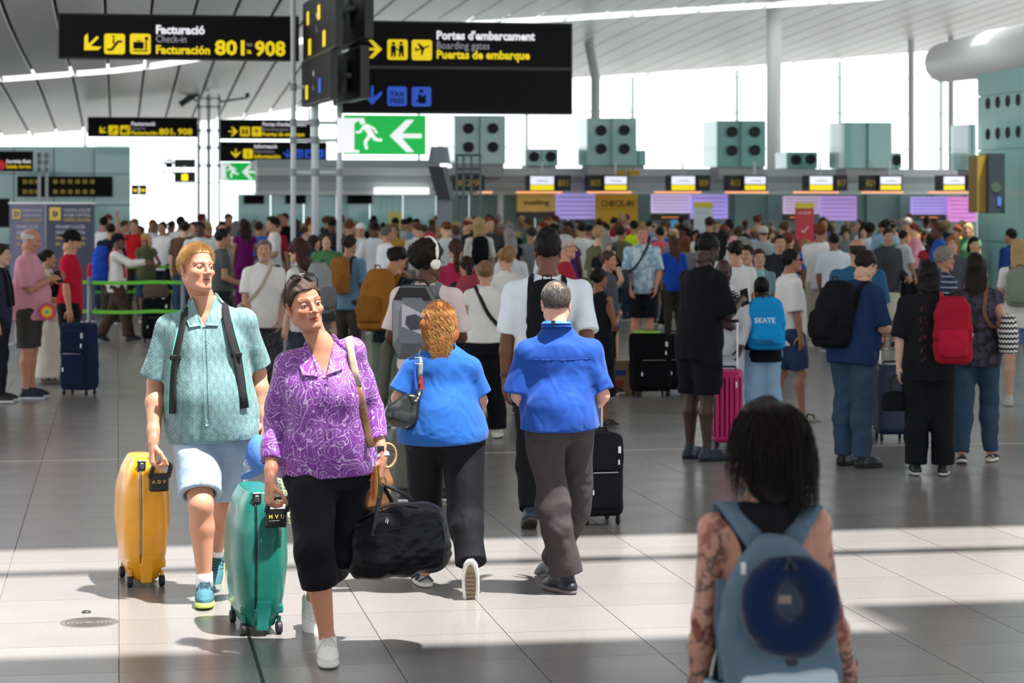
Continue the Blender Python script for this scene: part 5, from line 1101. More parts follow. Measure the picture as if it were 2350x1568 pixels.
def make_bags():
    a = W(315, 1340, 12.25); hardcase('yellow hard-shell suitcase with the letters ADV on its black handle base', (a[0]+.0, 12.40, 0), 16, 'e29a10', 'ADV', '7d8388')
    a = W(577, 1458, 10.85); hardcase('green hard-shell suitcase with the letters MVU on its black handle base', (a[0], 11.02, 0), 15, '0c6e62', 'MVU', '1c2a2a')
    # black duffel hanging from the left hand
    O = np.array([W(915, 1240, 10.4)[0], 10.4, 0.]); t = thing('duffel_bag', 'large black duffel bag hanging from the hand of the person in the purple blouse', 'bag', tuple(O)); m = mat('black_nylon', None, .5, spec=.25); M = NT(m); M.base(M.mix(M.noise(9, 3), srgb('08090e'), srgb('11131b'))); M.bump(M.math('ADD', M.noise(14, 4, dist=.6), M.noise(5, 2)), .8, .012)
    c = W(918, 1240, 10.45)-O; ax = nrm((1, .15, .09)); f = Fd(c-[.26, .3, .26], c+[.26, .3, .26], .0072)
    f.loft(c, ax, (0, 1, 0), [(-.235, .10, .12, .06, -.03), (-.17, .14, .150, .04, -.015), (0, .155, .165, 0, 0), (.12, .155, .160, 0, .0), (.19, .145, .145, 0, .0), (.215, .12, .12, 0, 0)], cap=.03, pw=2.7); f.ripple(.0075, 17, 3, (1, 1, 1)); f.ripple(.003, 45, 5)
    link('bag_body', raw('duffel', *f.mesh()), m, t)
    P = lambda *q: [onto(f, O, x, y, 10.3, .003) for x, y in q]
    for nm, path in (('zip', ((828, 1190), (860, 1178), (895, 1165), (930, 1160), (960, 1166))), ('piping', ((890, 1218), (930, 1212), (975, 1200), (1006, 1190), (1018, 1210), (1022, 1250), (1018, 1285))), ('piping', ((897, 1318), (940, 1310), (985, 1296), (1018, 1280)))):
        b = B(); b.tube(grow(P(*path), 2), .0042, 6); b.obj(nm, mat('black_piping', '0b0b0e', .5), t)
    h = W(877, 1113, 10.38)-O
    for s_, path, w in ((0, ((856, 1232), (862, 1195), (868, 1160)), .012), (1, ((948, 1150), (925, 1132)), .008)):
        pts = P(*path)[:1 if s_ else 2]+[W(x, y, 10.36)-O for x, y in (path[1:] if s_ else path[2:])]+[h+[0, -.012 if s_ == 0 else .012, -.0]]
        b = B(); b.tube(grow(pts, 2), w, 8, flat=(.35, (0, 1, 0))); b.obj('carry_strap', mat('strap_black', '1b1c22', .6), t, smooth=True)
    b = B(); b.tube(grow([W(900, 1152, 10.5)-O, W(888, 1130, 10.45)-O, h+[0, .01, 0]], 2), .010, 8, flat=(.3, (0, 1, 0))); b.obj('carry_strap', mat('strap_black'), t, smooth=True)
    q = P((888, 1195))[0]; b = B(); b.tube([q+[0, -.006, .015], q+[.006, -.01, .004], q+[.003, -.012, -.012], q+[-.006, -.01, -.006]], .0028, 6, closed=True); b.tube([q+[0, -.008, -.012], q+[-.003, -.008, -.045]], .004, 6); b.obj('snap_hook', mat('buckle_metal', 'c9cdd0', .2, 1.), t)
    q = P((954, 1178))[0]; b = B(); b.tube([q+[-.016, -.004, .010], q+[.016, -.004, .010], q+[.010, -.006, -.012], q+[-.010, -.006, -.012]], .003, 6, closed=True); b.obj('d_ring', mat('black_piping'), t)
    # blue cap and checked shirt hanging between the two
    O = np.array([W(590, 1060, 11.75)[0], 11.75, 0.]); t = thing('baseball_cap', 'blue baseball cap with a pale round badge hanging beside the denim shorts', 'cap', tuple(O)); f = Fd((-.16, -.16, .58), (.16, .16, 1.0), .005)
    c = W(592, 1048, 11.72)-O; f.ell(c, (.062, .095, .112)); f.plane(c-[0, 0, .055], (-.35, 0, -1)); f.ell(c+[-.020, -.02, -.082], (.070, .07, .012), .01, R=rot(0, 0, -24)@rot(0, -18)); link('crown', raw('cap', *f.mesh()), m_cloth('cap_blue', '4f7cc0', '456fae', 60, .85, .2), t)
    b = B(); q = onto(f, O, 568, 1064, 11.7, .001); R = frame(nrm((-.45, -1, .1)), (1, 0, 0))
    for r in (.020, .013): b.tube([q+R@np.array([r*math.cos(a), r*math.sin(a), .001]) for a in np.linspace(0, TAU, 19)[:-1]], .0016, 5, closed=True)
    b.tube([q+R@np.array([-.008, -.008, .001]), q+R@np.array([.008, .008, .001])], .0018, 5); b.tube([q+R@np.array([.008, -.008, .001]), q+R@np.array([-.008, .008, .001])], .0018, 5); b.obj('badge', mat('badge_white', 'c9d6ea', .7), t)
    O = np.array([W(650, 1130, 11.8)[0], 11.8, 0.]); m = mat('checked_cotton', None, .85); M = NT(m); sp = M.new('ShaderNodeSeparateXYZ'); M.l.new(M.obj(), sp.inputs[0]); g = None
    for o_, p_, w_ in ((0, .036, .004), (2, .036, .004), (0, .018, .0015), (2, .018, .0015)):
        l = M.ramp(M.math('ABSOLUTE', M.math('SUBTRACT', M.math('PINGPONG', M.math('ADD', sp.outputs[o_], M.math('MULTIPLY', sp.outputs[2-o_], .2)), p_/2), p_/4)), 1., 0., w_*.6, w_); g = l if g is None else M.math('MAXIMUM', g, l)
    M.base(M.mix(g, srgb('2c3d6b'), srgb('b7c9a0'))); f = Fd((-.13, -.13, .38), (.13, .13, .95), .0065); c = W(652, 1120, 11.8)-O
    f.loft(c, (.05, 0, 1), (1, 0, 0), [(-.20, .045, .04), (-.14, .06, .05), (0, .045, .04), (.14, .035, .03), (.20, .03, .03, -.04), (.31, .02, .02, -.085)], cap=.02); f.ripple(.008, 30, 7, (1, 1, .5)); t = thing('folded_shirt', 'navy and green checked shirt hanging behind the purple blouse sleeve', 'shirt', tuple(O), me=raw('cloth', *f.mesh()), m=m)
# ------------------------------------------------------------------ the hall: everything lies on a grid turned towards the vanishing point at x = 270
U = nrm((-905/F, 1, 0)); VV = np.array([U[1], -U[0], 0.])      # U runs away from the camera, VV to the right
def AB(p): return float(p@VV), float(p@U)
def GP(a, b, z=0.): return VV*a+U*b+np.array([0, 0, z])
def GI(px, py, d): return W(px, py, d)
RU = np.stack([VV, U, [0, 0, 1]], 1)
def struct(name, me, m, parent=None, col=None):
    o = link(name, me, m, parent, col)
    if parent is None: o['kind'] = 'structure'
    return o
def gbox(b, a0, a1, b0, b1, z0, z1):                 # box on the grid
    b.add([GP(x, y, z) for x in (a0, a1) for y in (b0, b1) for z in (z0, z1)], [(0, 1, 3, 2), (4, 6, 7, 5), (0, 4, 5, 1), (2, 3, 7, 6), (0, 2, 6, 4), (1, 5, 7, 3)]); return b
def panel_box(b, x0, x1, y0, y1, d, t=.1, v=None, dx=None):
    """box whose front shows between two pixel corners when its left edge is d away; runs along v"""
    v = VV if v is None else v; P = W(x0, y1, d); n = np.cross([0, 0, 1], v)
    k = (x1-CX)/F; wd = (k*P[1]-P[0])/(v[0]-k*v[1]); h = (y1-y0)*d/F
    vs = [P+v*i*wd+n*j*t+np.array([0, 0, k_*h]) for i in (0, 1) for j in (0, 1) for k_ in (0, 1)]
    b.add(vs, [(0, 1, 3, 2), (4, 6, 7, 5), (0, 4, 5, 1), (2, 3, 7, 6), (0, 2, 6, 4), (1, 5, 7, 3)]); return P, wd, h
def make_floor():
    g = mat('granite', None, .16, spec=.30); t = NT(g); n = t.noise(170, 5, rough=.8); n2 = t.noise(2.2, 3); oi = t.new('ShaderNodeObjectInfo').outputs['Random']
    c = t.mix(t.ramp(n, 0, 1, .38, .62), srgb('5f5c5a'), srgb('989492')); c = t.mix(t.ramp(n2, 0, .5, .35, .7), c, srgb('7a7470')); c = t.mix(1., c, t.mix(oi, (.93,)*3, (1.03,)*3), 'MULTIPLY'); t.base(c)
    rg_ = t.new('ShaderNodeMapRange'); t.l.new(t.noise(1.3, 4), rg_.inputs[0]); rg_.inputs[3].default_value = .19; rg_.inputs[4].default_value = .30; t.l.new(rg_.outputs[0], t.b.inputs['Roughness']); t.bump(t.noise(.8, 2), .04, .02)
    b = B(); gbox(b, -60, 60, -20, 130, -.3, -.02); fl = struct('floor', b.me('floor'), mat('grout', '6e625c', .6)); fl['kind'] = 'structure'
    a0 = AB(G(568, 1450))[0]; b0 = AB(G(200, 1426))[1]; TA, TB = .6, .64; tiles = []
    for i in range(-40, 100):
        for j in range(-20, 80):
            a, c = a0+(i+.5)*TA, b0+(j+.5)*TB; p = GP(a, c)
            if p[1] < .5 or p[1] > 62 or abs(p[0]) > 21: continue
            px = CX+F*p[0]/p[1]; tiles.append((p[1] if p[1] > 9.0 and -TA*F/p[1] < px < 2350+TA*F/p[1] else 1e3, a, c))
    tiles.sort(); bx = B(); e = .0022; bx.add([(x*(TA/2-e), y*(TB/2-e), z) for x in (-1, 1) for y in (-1, 1) for z in (-.0054, 0)], [(0, 1, 3, 2), (4, 6, 7, 5), (0, 4, 5, 1), (2, 3, 7, 6), (1, 5, 7, 3)])
    me = bx.me('floor_tile'); far = B(); rz = math.atan2(VV[1], VV[0])
    for k, (_, a, c) in enumerate(tiles):
        if k < 300:
            o = link('floor_tile', me, g, fl); o.location = GP(a, c); o.rotation_euler = (0, 0, rz)
        else: far.add([GP(a+x*(TA/2-e), c+y*(TB/2-e), 0) for x, y in ((-1, -1), (1, -1), (1, 1), (-1, 1))], [(0, 1, 2, 3)])
    o = far.obj('floor_tiles_beyond', g, fl); o['kind'] = 'stuff'
    b = B(); gbox(b, -60, 60, -20, 130, -.02, -.0056); b.obj('floor_bed', mat('grout'), fl); b = B(); b.box((21.3, -20, -.02), (70, 130, -.001)); b.box((-70, -20, -.02), (-21.3, 130, -.001)); b.box((-21.3, 62.4, -.02), (21.3, 130, -.001)); b.box((-21.3, -20, -.02), (21.3, .2, -.001)); b.obj('floor_surround', g, fl)
    b = B(); gbox(b, a0-.008, a0+.008, 3, AB(G(568, 1300))[1]+40, 0, .0015); struct('trim_1', b.me('joint'), mat('joint_black', '15120f', .4))
    bb = AB(G(200, 1056))[1]; b = B(); gbox(b, -12, 14, bb-.02, bb+.02, 0, .002); struct('trim_2', b.me('strip'), mat('joint_steel', 'b4aea8', .35, .4))
    p = G(205, 1429); t_ = thing('floor_drain', 'round metal cover plate set in the floor near the yellow suitcase', 'cover plate', (p[0], p[1], 0)); b = B(); b.rev([(.14, 0), (.14, .002), (.128, .0022), (.128, .0012), (.001, .0012)], n=40); b.obj('rim', mat('steel_plate', '8d8884', .3, .7), t_, smooth=False)
    b = B()
    for r in (.11, .09, .07, .05, .03): b.rev([(r+.006, .001), (r+.006, .0028), (r, .0028), (r, .001)], n=36)
    b.obj('ring_grooves', mat('steel_plate2', '6f6a67', .4, .6), t_)
    p = G(198, 1406); b = B(); b.rev([(.024, 0), (.022, .006), (.012, .010), (.001, .010)], n=18); thing('floor_stud', 'small dark metal stud in the floor behind the round cover plate', 'stud', tuple(p), me=b.me('stud', True), m=mat('stud', '4c4744', .4, .6))
def roof_z(a, b):
    x = GP(a, b)[0]; base = np.interp(x, [-40, -22, -15, -10, -4, 2, 9, 15, 30, 40], [3.8, 4.6, 5.15, 5.6, 6.7, 7.15, 7.7, 8.25, 9.6, 10])
    k = np.interp(b, [40, 60, 75, 88], [.35, .15, -.25, -.35]); return base+k+.22*math.sin((b-61)/24*math.pi)*.6
def make_roof():
    ce = thing('ceiling', '', ''); del ce['label']; del ce['category']; ce['kind'] = 'structure'
    m = mat('roof_panels', None, .38, .0, spec=.5); t = NT(m); t.base(t.mix(t.noise(.25, 2), srgb('e6e8e9'), srgb('f0f2f4'))); sp = t.new('ShaderNodeSeparateXYZ'); t.l.new(t.map((1, 1, 1), (0, 0, math.atan2(-VV[1], VV[0]))), sp.inputs[0])
    t.bump(t.math('PINGPONG', sp.outputs[1], .12), .6, .05)
    md = mat('roof_deck', '55585a', .8); a = -24.; W_ = .95; bs = (44., 61.2, 62.6, 84.2, 85.2, 88.)
    while a < 36:
        for b0, b1 in ((bs[0], bs[1]), (bs[2], bs[3])):
            n = 9; P = []
            for i in range(n):
                bb = b0+(b1-b0)*i/(n-1); P.append([GP(x, bb, roof_z(x, bb)+dz) for x, dz in ((a+.03, .03), (a+.05, 0), (a+W_-.05, 0), (a+W_-.03, .03))])
            q = B(); q.sheet(P); q.obj('ceiling_panel', m, ce)
        a += W_
    q = B()
    for b0, b1 in ((bs[0], bs[1]), (bs[2], bs[3])): q.sheet([[GP(x, bb, roof_z(x, bb)+.12) for x in np.arange(-40, 44, 2.)] for bb in np.linspace(b0, b1, 9)])
    q.obj('roof_deck', md, ce)
    for bb in (bs[2], bs[4]):                        # white kerbs of the skylights
        q = B(); q.sheet([[GP(x, bb+.02*dz, roof_z(x, bb)+dz) for x in np.arange(-40, 41, 1.)] for dz in (-.02, .75)]); q.obj('skylight_kerb', mat('kerb_white', 'f2f2f0', .6), ce)
        for x in np.arange(-22, 36, 1.9): q = B(); gbox(q, x-.04, x+.04, bb-1.4, bb, roof_z(x, bb)+.05, roof_z(x, bb)+.3); q.obj('skylight_bar', mat('kerb_white'), ce)
    # near roof overhead, out of the frame, with the skylights that let the sun in
    sh = SUN/SUN[2]*8.6; c = AB(np.array([0, 12., 0])+sh)
    def row(b0, b1, spans):                          # solid spans along a
        for a0, a1 in spans: gbox(near, a0, a1, b0, b1, 8.6, 8.75)
    near = B(); off = AB(sh); A0, B0 = off
    row(-14, 7.6+B0, [(-40, 40)])
    gaps = [(8.9, 10.0, 0), (10.75, 11.15, 0), (11.35, 12.35, 0), (12.62, 13.1, 0)]
    Z = lambda px, py: AB(G(px, py))
    # strips of light on the floor, each between two rows of the picture
    lights = [(1506, 1318, 1.), (1308, 1258, 1.)]
    last = 7.6
    for y0, y1, wgt in lights:
        b0, b1 = Z(300, y0)[1], Z(300, y1)[1]
        row(last+B0, b0+B0, [(-40, 40)])
        if wgt > .5: row(b0+B0, b1+B0, [(-40, -9+A0), (-1.9+A0+18, 40)]); 
        else:
            x = -9.
            while x < 9: row(b0+B0, b1+B0, [(x+A0, x+A0+.62)]); x += .74
            row(b0+B0, b1+B0, [(-40, -9+A0), (9+A0, 40)])
        last = b1
    gbox(near, Z(1960, 1396)[0]+A0, 12, Z(300, 1506)[1]+B0-.01, Z(300, 1440)[1]+B0, 8.5, 8.62)  # unseen slab added to keep the sun off the right of the floor
    row(last+B0, 22, [(-40, 40)]); row(22, 44, [(-7, 17)]); gbox(near, -40, 44, 43.9, 44, 6.0, 8.75) if False else None; near.obj('near_roof', mat('near_roof_white', 'dcdcda', .7), ce)  # far stretch shaped with open sides so more daylight reaches the mint walls
def make_walls():
    GW = mat('window_glass', None, .02); n = GW.node_tree; tr = n.nodes.new('ShaderNodeBsdfTransparent'); gl = n.nodes.new('ShaderNodeBsdfGlossy'); gl.inputs['Roughness'].default_value = .02; mx = n.nodes.new('ShaderNodeMixShader'); mx.inputs[0].default_value = .05
    tr.inputs[0].default_value = (.96, .985, .98, 1); n.links.new(tr.outputs[0], mx.inputs[1]); n.links.new(gl.outputs[0], mx.inputs[2]); n.links.new(mx.outputs[0], n.nodes['Material Output'].inputs[0])
    mm = mat('mullion_grey', '8b9698', .5, .3); D = 88.; k = 0
    w = struct('window_1', None, None); w['kind'] = 'structure'
    xs = [-9.6, -5.4, -1.2, 3.0, 7.2, 11.4, 15.6, 19.8, 24.0, 28.2, 32.4, 36.6]; zs = [0, 3.0, 4.4, 5.8, 7.2, 9.0]
    for i, x in enumerate(xs):
        b = B(); gbox(b, x-.05, x+.05, D-.1, D+.1, 0, 9.4); b.obj('mullion', mm, w)
        if i < len(xs)-1:
            for j in range(len(zs)-1): b = B(); gbox(b, x+.05, xs[i+1]-.05, D, D+.02, zs[j]+.02, zs[j+1]-.02); b.obj('pane', GW, w)
    for z in zs: b = B(); gbox(b, xs[0], xs[-1], D-.03, D+.05, z-.02, z+.02); b.obj('transom', mm, w)
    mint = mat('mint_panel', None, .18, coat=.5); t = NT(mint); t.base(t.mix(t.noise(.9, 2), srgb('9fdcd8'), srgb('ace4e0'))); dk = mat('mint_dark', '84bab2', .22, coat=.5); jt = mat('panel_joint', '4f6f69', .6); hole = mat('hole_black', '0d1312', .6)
    # left wall of mint glass panels
    ws = struct('wall_left', None, None); ws['kind'] = 'structure'; x = -60
    while x < 298:
        x1 = min(x+92, 299)
        for y0, y1 in ((336, 398), (400, 470), (472, 560)): b = B(); panel_box(b, x+1, x1-1, y0, y1, 72, .06); b.obj('wall_panel', mint, ws)
        x += 92
    b = B(); panel_box(b, -80, 299, 336, 630, 72.1, .05); b.obj('wall_backing', jt, ws)
    # right wall running towards the camera
    wr = struct('wall_right', None, None); wr['kind'] = 'structure'; P = W(2243, 480, 50); P[2] = 0
    for i in range(9):
        for z0, z1 in ((0, 1.3), (1.32, 3.25), (3.27, 4.42), (4.44, 4.92)):
            b = B(); q = P-U*(i*2.4); b.add([q-U*j+np.array([0, 0, z])+VV*t_ for j in (0.01, 2.39) for z in (z0, z1) for t_ in (0, .06)], [(0, 2, 3, 1), (4, 5, 7, 6), (0, 4, 6, 2), (1, 3, 7, 5), (0, 1, 5, 4), (2, 6, 7, 3)]); b.obj('wall_panel', mint, wr)
    b = B(); b.add([P+VV*t_-U*j+np.array([0, 0, z]) for t_ in (.07, 4) for j in (0, 21) for z in (0, 4.9)], [(0, 1, 3, 2), (4, 6, 7, 5), (0, 4, 5, 1), (2, 3, 7, 6), (0, 2, 6, 4), (1, 5, 7, 3)]); b.obj('wall_core', dk, wr)
    for i in range(5):
        for z in (4.26, 3.6):
            b = B(); c = P-U*(.62+i*.56)+np.array([0, 0, z]); b.rev([(.001, .004), (.085, .004), (.105, .012), (.125, .012), (.125, 0)], n=16, M=M4(frame(-VV, U), c)); b.obj('air_nozzle', hole, wr)
    # white beam and columns
    wh = mat('beam_white', 'f1f3f3', .5); b = B(); P = W(2100, 192, 70); c = P+np.array([.85, 0, .63]); 
    b.tube([c+U*.5+np.array([0, 0, .15]), c, c-U*4, c-U*14, c-U*26, c-U*45], [.3, .60, .67, .67, .67, .67], 14); struct('trim_3', b.me('beam', True), wh)
    for nm, x0, x1, y1, d, top in (('trim_4', 1759, 1793, 640, 66, 8.2), ('trim_5', 1356, 1377, 600, 72, 7.3), ('trim_6', 2084, 2098, 600, 82, 8.6), ('trim_7', 2176, 2189, 600, 82, 8.6)):
        b = B(); r = (x1-x0)/2*d/F; c = W((x0+x1)/2, 480, d); b.tube([(c[0], c[1], 0), (c[0], c[1], top-1.2), (c[0]-(.35 if nm == 'trim_5' else 0), c[1], top+.6)], r, 16); struct(nm, b.me('column', True), wh if nm == 'trim_4' else mat('column_grey', 'c2c6c6', .5))
    # check-in hall: long gantry, back wall, screens
    D0 = 60.; gl_ = mat('gantry_grey', 'a7abab', .5); ga = struct('trim_8', None, None); ga['kind'] = 'structure'
    for x0, x1, y0, y1, mm_, t_ in ((590, 2243, 384, 402, 'd2d5d5', .8), (590, 2243, 402, 418, 'a2a7a8', 1.0), (590, 2243, 418, 438, 'bfc3c4', .9), (590, 2243, 438, 447, 'dfe1e1', 1.2)):
        b = B(); panel_box(b, x0, x1, y0, y1, 60, t_); b.obj('gantry_rail', mat('gantry_'+mm_, mm_, .5), ga)
    wb = struct('wall_back', None, None); wb['kind'] = 'structure'; gw = mat('grey_green_wall', '84a49c', .5)
    for i, x in enumerate(range(545, 2243, 76)): b = B(); panel_box(b, x+1, min(x+75, 2243), 446, 640, 61.5, .1); b.obj('wall_panel', gw if i > 5 else mint, wb)
    b = B(); panel_box(b, 590, 1010, 366, 386, 60.5, 3); b.obj('soffit', gl_, ga)
    for x0, x1 in ((590, 640), (860, 985)): b = B(); panel_box(b, x0, x1, 430, 446, 60.2, .2); b.obj('light_box', mat('lightbox', 'e8efee', .5, emit='f2fbfa', es=1.2), ga)
    def tower(label, x0, x1, y0, y1, sx, holes, d=60.4):
        t_ = thing('vent_tower', label, 'vent tower', (0, 0, 0)); xm = (x0+sx+x1)/2; P0 = None
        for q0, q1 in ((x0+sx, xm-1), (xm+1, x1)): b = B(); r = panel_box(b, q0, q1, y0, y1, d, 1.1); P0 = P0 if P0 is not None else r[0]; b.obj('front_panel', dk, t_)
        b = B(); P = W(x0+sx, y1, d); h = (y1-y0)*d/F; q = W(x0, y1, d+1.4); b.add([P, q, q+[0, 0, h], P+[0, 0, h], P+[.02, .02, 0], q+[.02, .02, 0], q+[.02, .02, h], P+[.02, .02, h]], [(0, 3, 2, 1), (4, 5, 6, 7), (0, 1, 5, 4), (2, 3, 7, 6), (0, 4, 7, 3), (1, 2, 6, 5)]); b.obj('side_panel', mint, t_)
        for hx, hy in holes: b = B(); c = W(hx, hy, d+.12-.0); c = c-U*.12; b.rev([(.001, .004), (.09, .004), (.115, .02), (.14, .02), (.14, -.14)], n=16, M=M4(frame(-U, VV), c)); b.obj('air_nozzle', hole, t_)
        b = B(); panel_box(b, x0+sx+4, x1-4, y1, y1+30, d+.1, .9); b.obj('base', gl_, t_)
    tower('mint ventilation tower with four round nozzles just right of the green exit sign', 1025, 1160, 265, 376, 18, ((1074, 295), (1130, 295), (1074, 338), (1130, 338)))
    tower('low mint ventilation box with two nozzles between the first two tall towers', 1196, 1280, 342, 380, 10, ((1224, 360), (1262, 360)), 63)
    tower('mint ventilation tower in front of the grey bent column', 1325, 1461, 271, 379, 22, ((1378, 300), (1431, 299), (1378, 342), (1431, 342)))
    tower('plain low mint box right of the tower by the bent column', 1440, 1482, 345, 380, 8, (), 63)
    tower('mint ventilation tower left of the thick white column', 1613, 1757, 277, 383, 32, ((1678, 303), (1730, 303), (1678, 346), (1730, 345)))
    tower('low mint ventilation box with two nozzles right of the thick white column', 1797, 1876, 349, 386, 8, ((1824, 367), (1858, 366)), 63)
    tower('plain mint tower without nozzles between white column and grey posts', 1902, 2047, 281, 386, 36, ())
    tower('small mint box with one nozzle right of the plain tower', 2040, 2069, 351, 386, 5, ((2054, 368),), 63)
    tower('plain mint tower beside the right mint wall', 2182, 2240, 285, 390, 40, ())
    return mint, dk, GW
# ------------------------------------------------------------------ signs, screens, banners
SB = mat('sign_black', '131215', .6, spec=.15); SY = mat('sign_yellow', 'f2d400', .5, emit='f6d800', es=.55); SWh = mat('sign_white', 'f4f2f8', .5, emit='f4f2fa', es=.6); SBl = mat('sign_blue', '2456c8', .5, emit='2456c8', es=.45); SGy = mat('sign_dim', 'b9b6c0', .5, emit='b9b6c0', es=.25)
def rrect(w, h, r, n=4):
    P = []
    for cx, cy, a0 in ((w/2-r, h/2-r, 0), (-w/2+r, h/2-r, 90), (-w/2+r, -h/2+r, 180), (w/2-r, -h/2+r, 270)):
        for i in range(n+1): a = math.radians(a0+90*i/n); P.append((cx+r*math.cos(a), cy+r*math.sin(a)))
    return P
def bar(p, q, w): p, q = np.array(p, float), np.array(q, float); d = nrm(q-p); n = np.array([-d[1], d[0]])*w/2; return [tuple(p-n), tuple(q-n), tuple(q+n), tuple(p+n)]
def disc(c, r, n=12): return [(c[0]+r*math.cos(TAU*i/n), c[1]+r*math.sin(TAU*i/n)) for i in range(n)]
ARROW = [[(-.5, .07), (.18, .07), (.18, -.07), (-.5, -.07)][::-1], [(-.02, .5), (.5, 0), (-.02, -.5), (-.26, -.5), (.18, 0), (-.26, .5)][::-1]]
ICONS = {
 'escalator': [bar((-.36, -.28), (-.12, -.28), .10), bar((-.14, -.28), (.16, .12), .12), bar((.14, .12), (.38, .12), .10), bar((-.05, .0), (-.05, .26), .08), disc((-.05, .36), .06)],
 'baggage': [[(-.34, -.24), (.16, -.24), (.16, .10), (-.34, .10)], bar((-.18, .16), (.02, .16), .05), bar((-.36, -.34), (.34, -.34), .06), bar((.28, -.3), (.28, .2), .07), disc((.30, .27), .09)],
 'gate': [disc((-.2, .30), .08), [(-.32, -.36), (-.24, -.36), (-.2, -.1), (-.16, -.36), (-.08, -.36), (-.08, .2), (-.32, .2)], disc((.18, .32), .08), [(.06, -.36), (.14, -.36), (.18, -.1), (.24, -.36), (.32, -.36), (.3, .22), (.08, .22)], bar((-.08, .05), (.1, -.05), .06)],
 'plane': [bar((-.34, -.04), (.36, .20), .07), [(-.06, .02), (.12, .10), (-.14, .34), (-.22, .32)], [(-.02, .06), (.14, .1), (.02, -.26), (-.06, -.24)], bar((-.34, .12), (-.24, .0), .06)],
 'taxfree': [], 'lounge': [disc((0, .28), .10), [(-.16, -.34), (.22, -.34), (.22, .12), (.05, .0), (-.16, .16)], bar((-.3, -.3), (-.1, -.1), .06)],
 'info': [bar((0, -.3), (0, .1), .12), disc((0, .28), .08)], 'door': [[(-.25, -.32), (.05, -.32), (.05, .3), (-.25, .3)], bar((.14, -.2), (.3, -.2), .06)], 'plain': [bar((-.2, 0), (.2, 0), .12)]}
class Sign:
    """flat board seen between pixel corners; content placed by pixel on its face"""
    def __init__(s, label, x0, x1, y0, y1, d, v=None, t=.14, name='hanging_sign', cat='sign', m=None, group=None):
        s.t = thing(name, label, cat, group=group); s.v = VV if v is None else v; b = B(); s.P, s.w, s.h = panel_box(b, x0, x1, y0, y1, d, t, s.v); s.d = d
        b.obj('board', m or SB, s.t); s.n = nrm(np.cross(s.v, (0, 0, 1)))
        b = B(); e = .025
        for f0, f1, z0, z1 in ((-e, s.w+e, -e, 0), (-e, s.w+e, s.h, s.h+e), (-e, 0, 0, s.h), (s.w, s.w+e, 0, s.h)):
            P = s.P+s.n*.01; b.add([P+s.v*i-s.n*j+np.array([0, 0, k]) for i in (f0, f1) for j in (0, t+.02) for k in (z0, z1)], [(0, 1, 3, 2), (4, 6, 7, 5), (0, 4, 5, 1), (2, 3, 7, 6), (0, 2, 6, 4), (1, 5, 7, 3)])
        if m is None: b.obj('edge_frame', mat('frame_black', '111113', .4), s.t)
    def at(s, px, py):                                # board coordinates (metres from lower left) of a pixel
        k = (px-CX)/F; u = (k*s.P[1]-s.P[0])/(s.v[0]-k*s.v[1]); p = s.P+s.v*u; z = CH-(py-HY)*p[1]/F; return u, z-s.P[2], p[1]/F
    def poly(s, polys, c, size, m, name='symbol', ang=0, off=.004, mirror=False, parent=None):
        b = B(); u, z, k = s.at(*c); r = math.radians(ang); O = s.P+s.v*u+np.array([0, 0, z])+s.n*(off+.008)
        for P in polys:
            Q = [((x if not mirror else -x), y) for x, y in P]; Q = [(x*math.cos(r)-y*math.sin(r), x*math.sin(r)+y*math.cos(r)) for x, y in Q]; Q = [(x*size*k, y*size*k) for x, y in Q]
            ar = sum(Q[i][0]*Q[(i+1) % len(Q)][1]-Q[(i+1) % len(Q)][0]*Q[i][1] for i in range(len(Q)));  Q = Q if ar > 0 else Q[::-1]
            b.poly(Q, O, s.v, (0, 0, 1), .006)
        return b.obj(name, m, parent or s.t)
    def icon(s, kind, c, size, m, mi=None):
        o = s.poly([rrect(1, 1, .12)], c, size, m, 'pictogram'); 
        if kind == 'taxfree': s.text('TAX', (c[0], c[1]+size*.02), size*.36, mi or SB, 'CENTER', off=.012); s.text('FREE', (c[0], c[1]+size*.36), size*.36, mi or SB, 'CENTER', off=.012)
        elif ICONS[kind]: s.poly(ICONS[kind], c, size, mi or SB, 'pictogram_figure', off=.010, parent=o)
    def text(s, txt, c, hpx, m, align='LEFT', bold=.012, off=.004, width=None, name='lettering'):
        u, z, k = s.at(*c); size = hpx*k; me = text_mesh(txt, 1., bold, align, .004, 1.); o = link(name, me, None, s.t); o.data = me.copy(); o.data.materials.append(m)
        xs = [v.co.x for v in me.vertices]; wn = (max(xs)-min(xs)) if xs else 1; sx = size if width is None else width*k/wn
        o.matrix_local = Matrix(M4(np.stack([s.v*sx, np.array([0, 0, size]), s.n*.01*size+s.n*.002], 1), s.P+s.v*u+np.array([0, 0, z])+s.n*(off+.010))); return o
def poles(label, xs, y1, d, ytop, rungs=(), r=None, name='sign_mast'):
    t = thing(name, label, 'mast'); m = mat('mast_steel', 'd4dade', .35, .0)
    for x, w in xs:
        c = W(x, 480, d); top = W(x, ytop, d)[2]; b = B(); b.tube([(c[0], c[1], 0), (c[0], c[1], top)], w/2*d/F, 12); b.obj('pole', m, t, smooth=True)
        b = B(); b.rev([(.16, 0), (.16, .015), (.05, .03), (.001, .03)], (c[0], c[1], 0), 16); b.obj('foot_plate', m, t)
    for y in rungs:
        b = B(); a, e = W(xs[0][0], y, d), W(xs[-1][0], y, d); b.tube([a, e], .028, 8); b.obj('cross_bar', m, t)
        for x, w in xs: b = B(); c = W(x, y, d); b.tube([c-[0, 0, .06], c+[0, 0, .06]], w/2*d/F+.015, 12); b.obj('clamp', mat('clamp_grey', '8f979c', .5, .0), t)
    return t
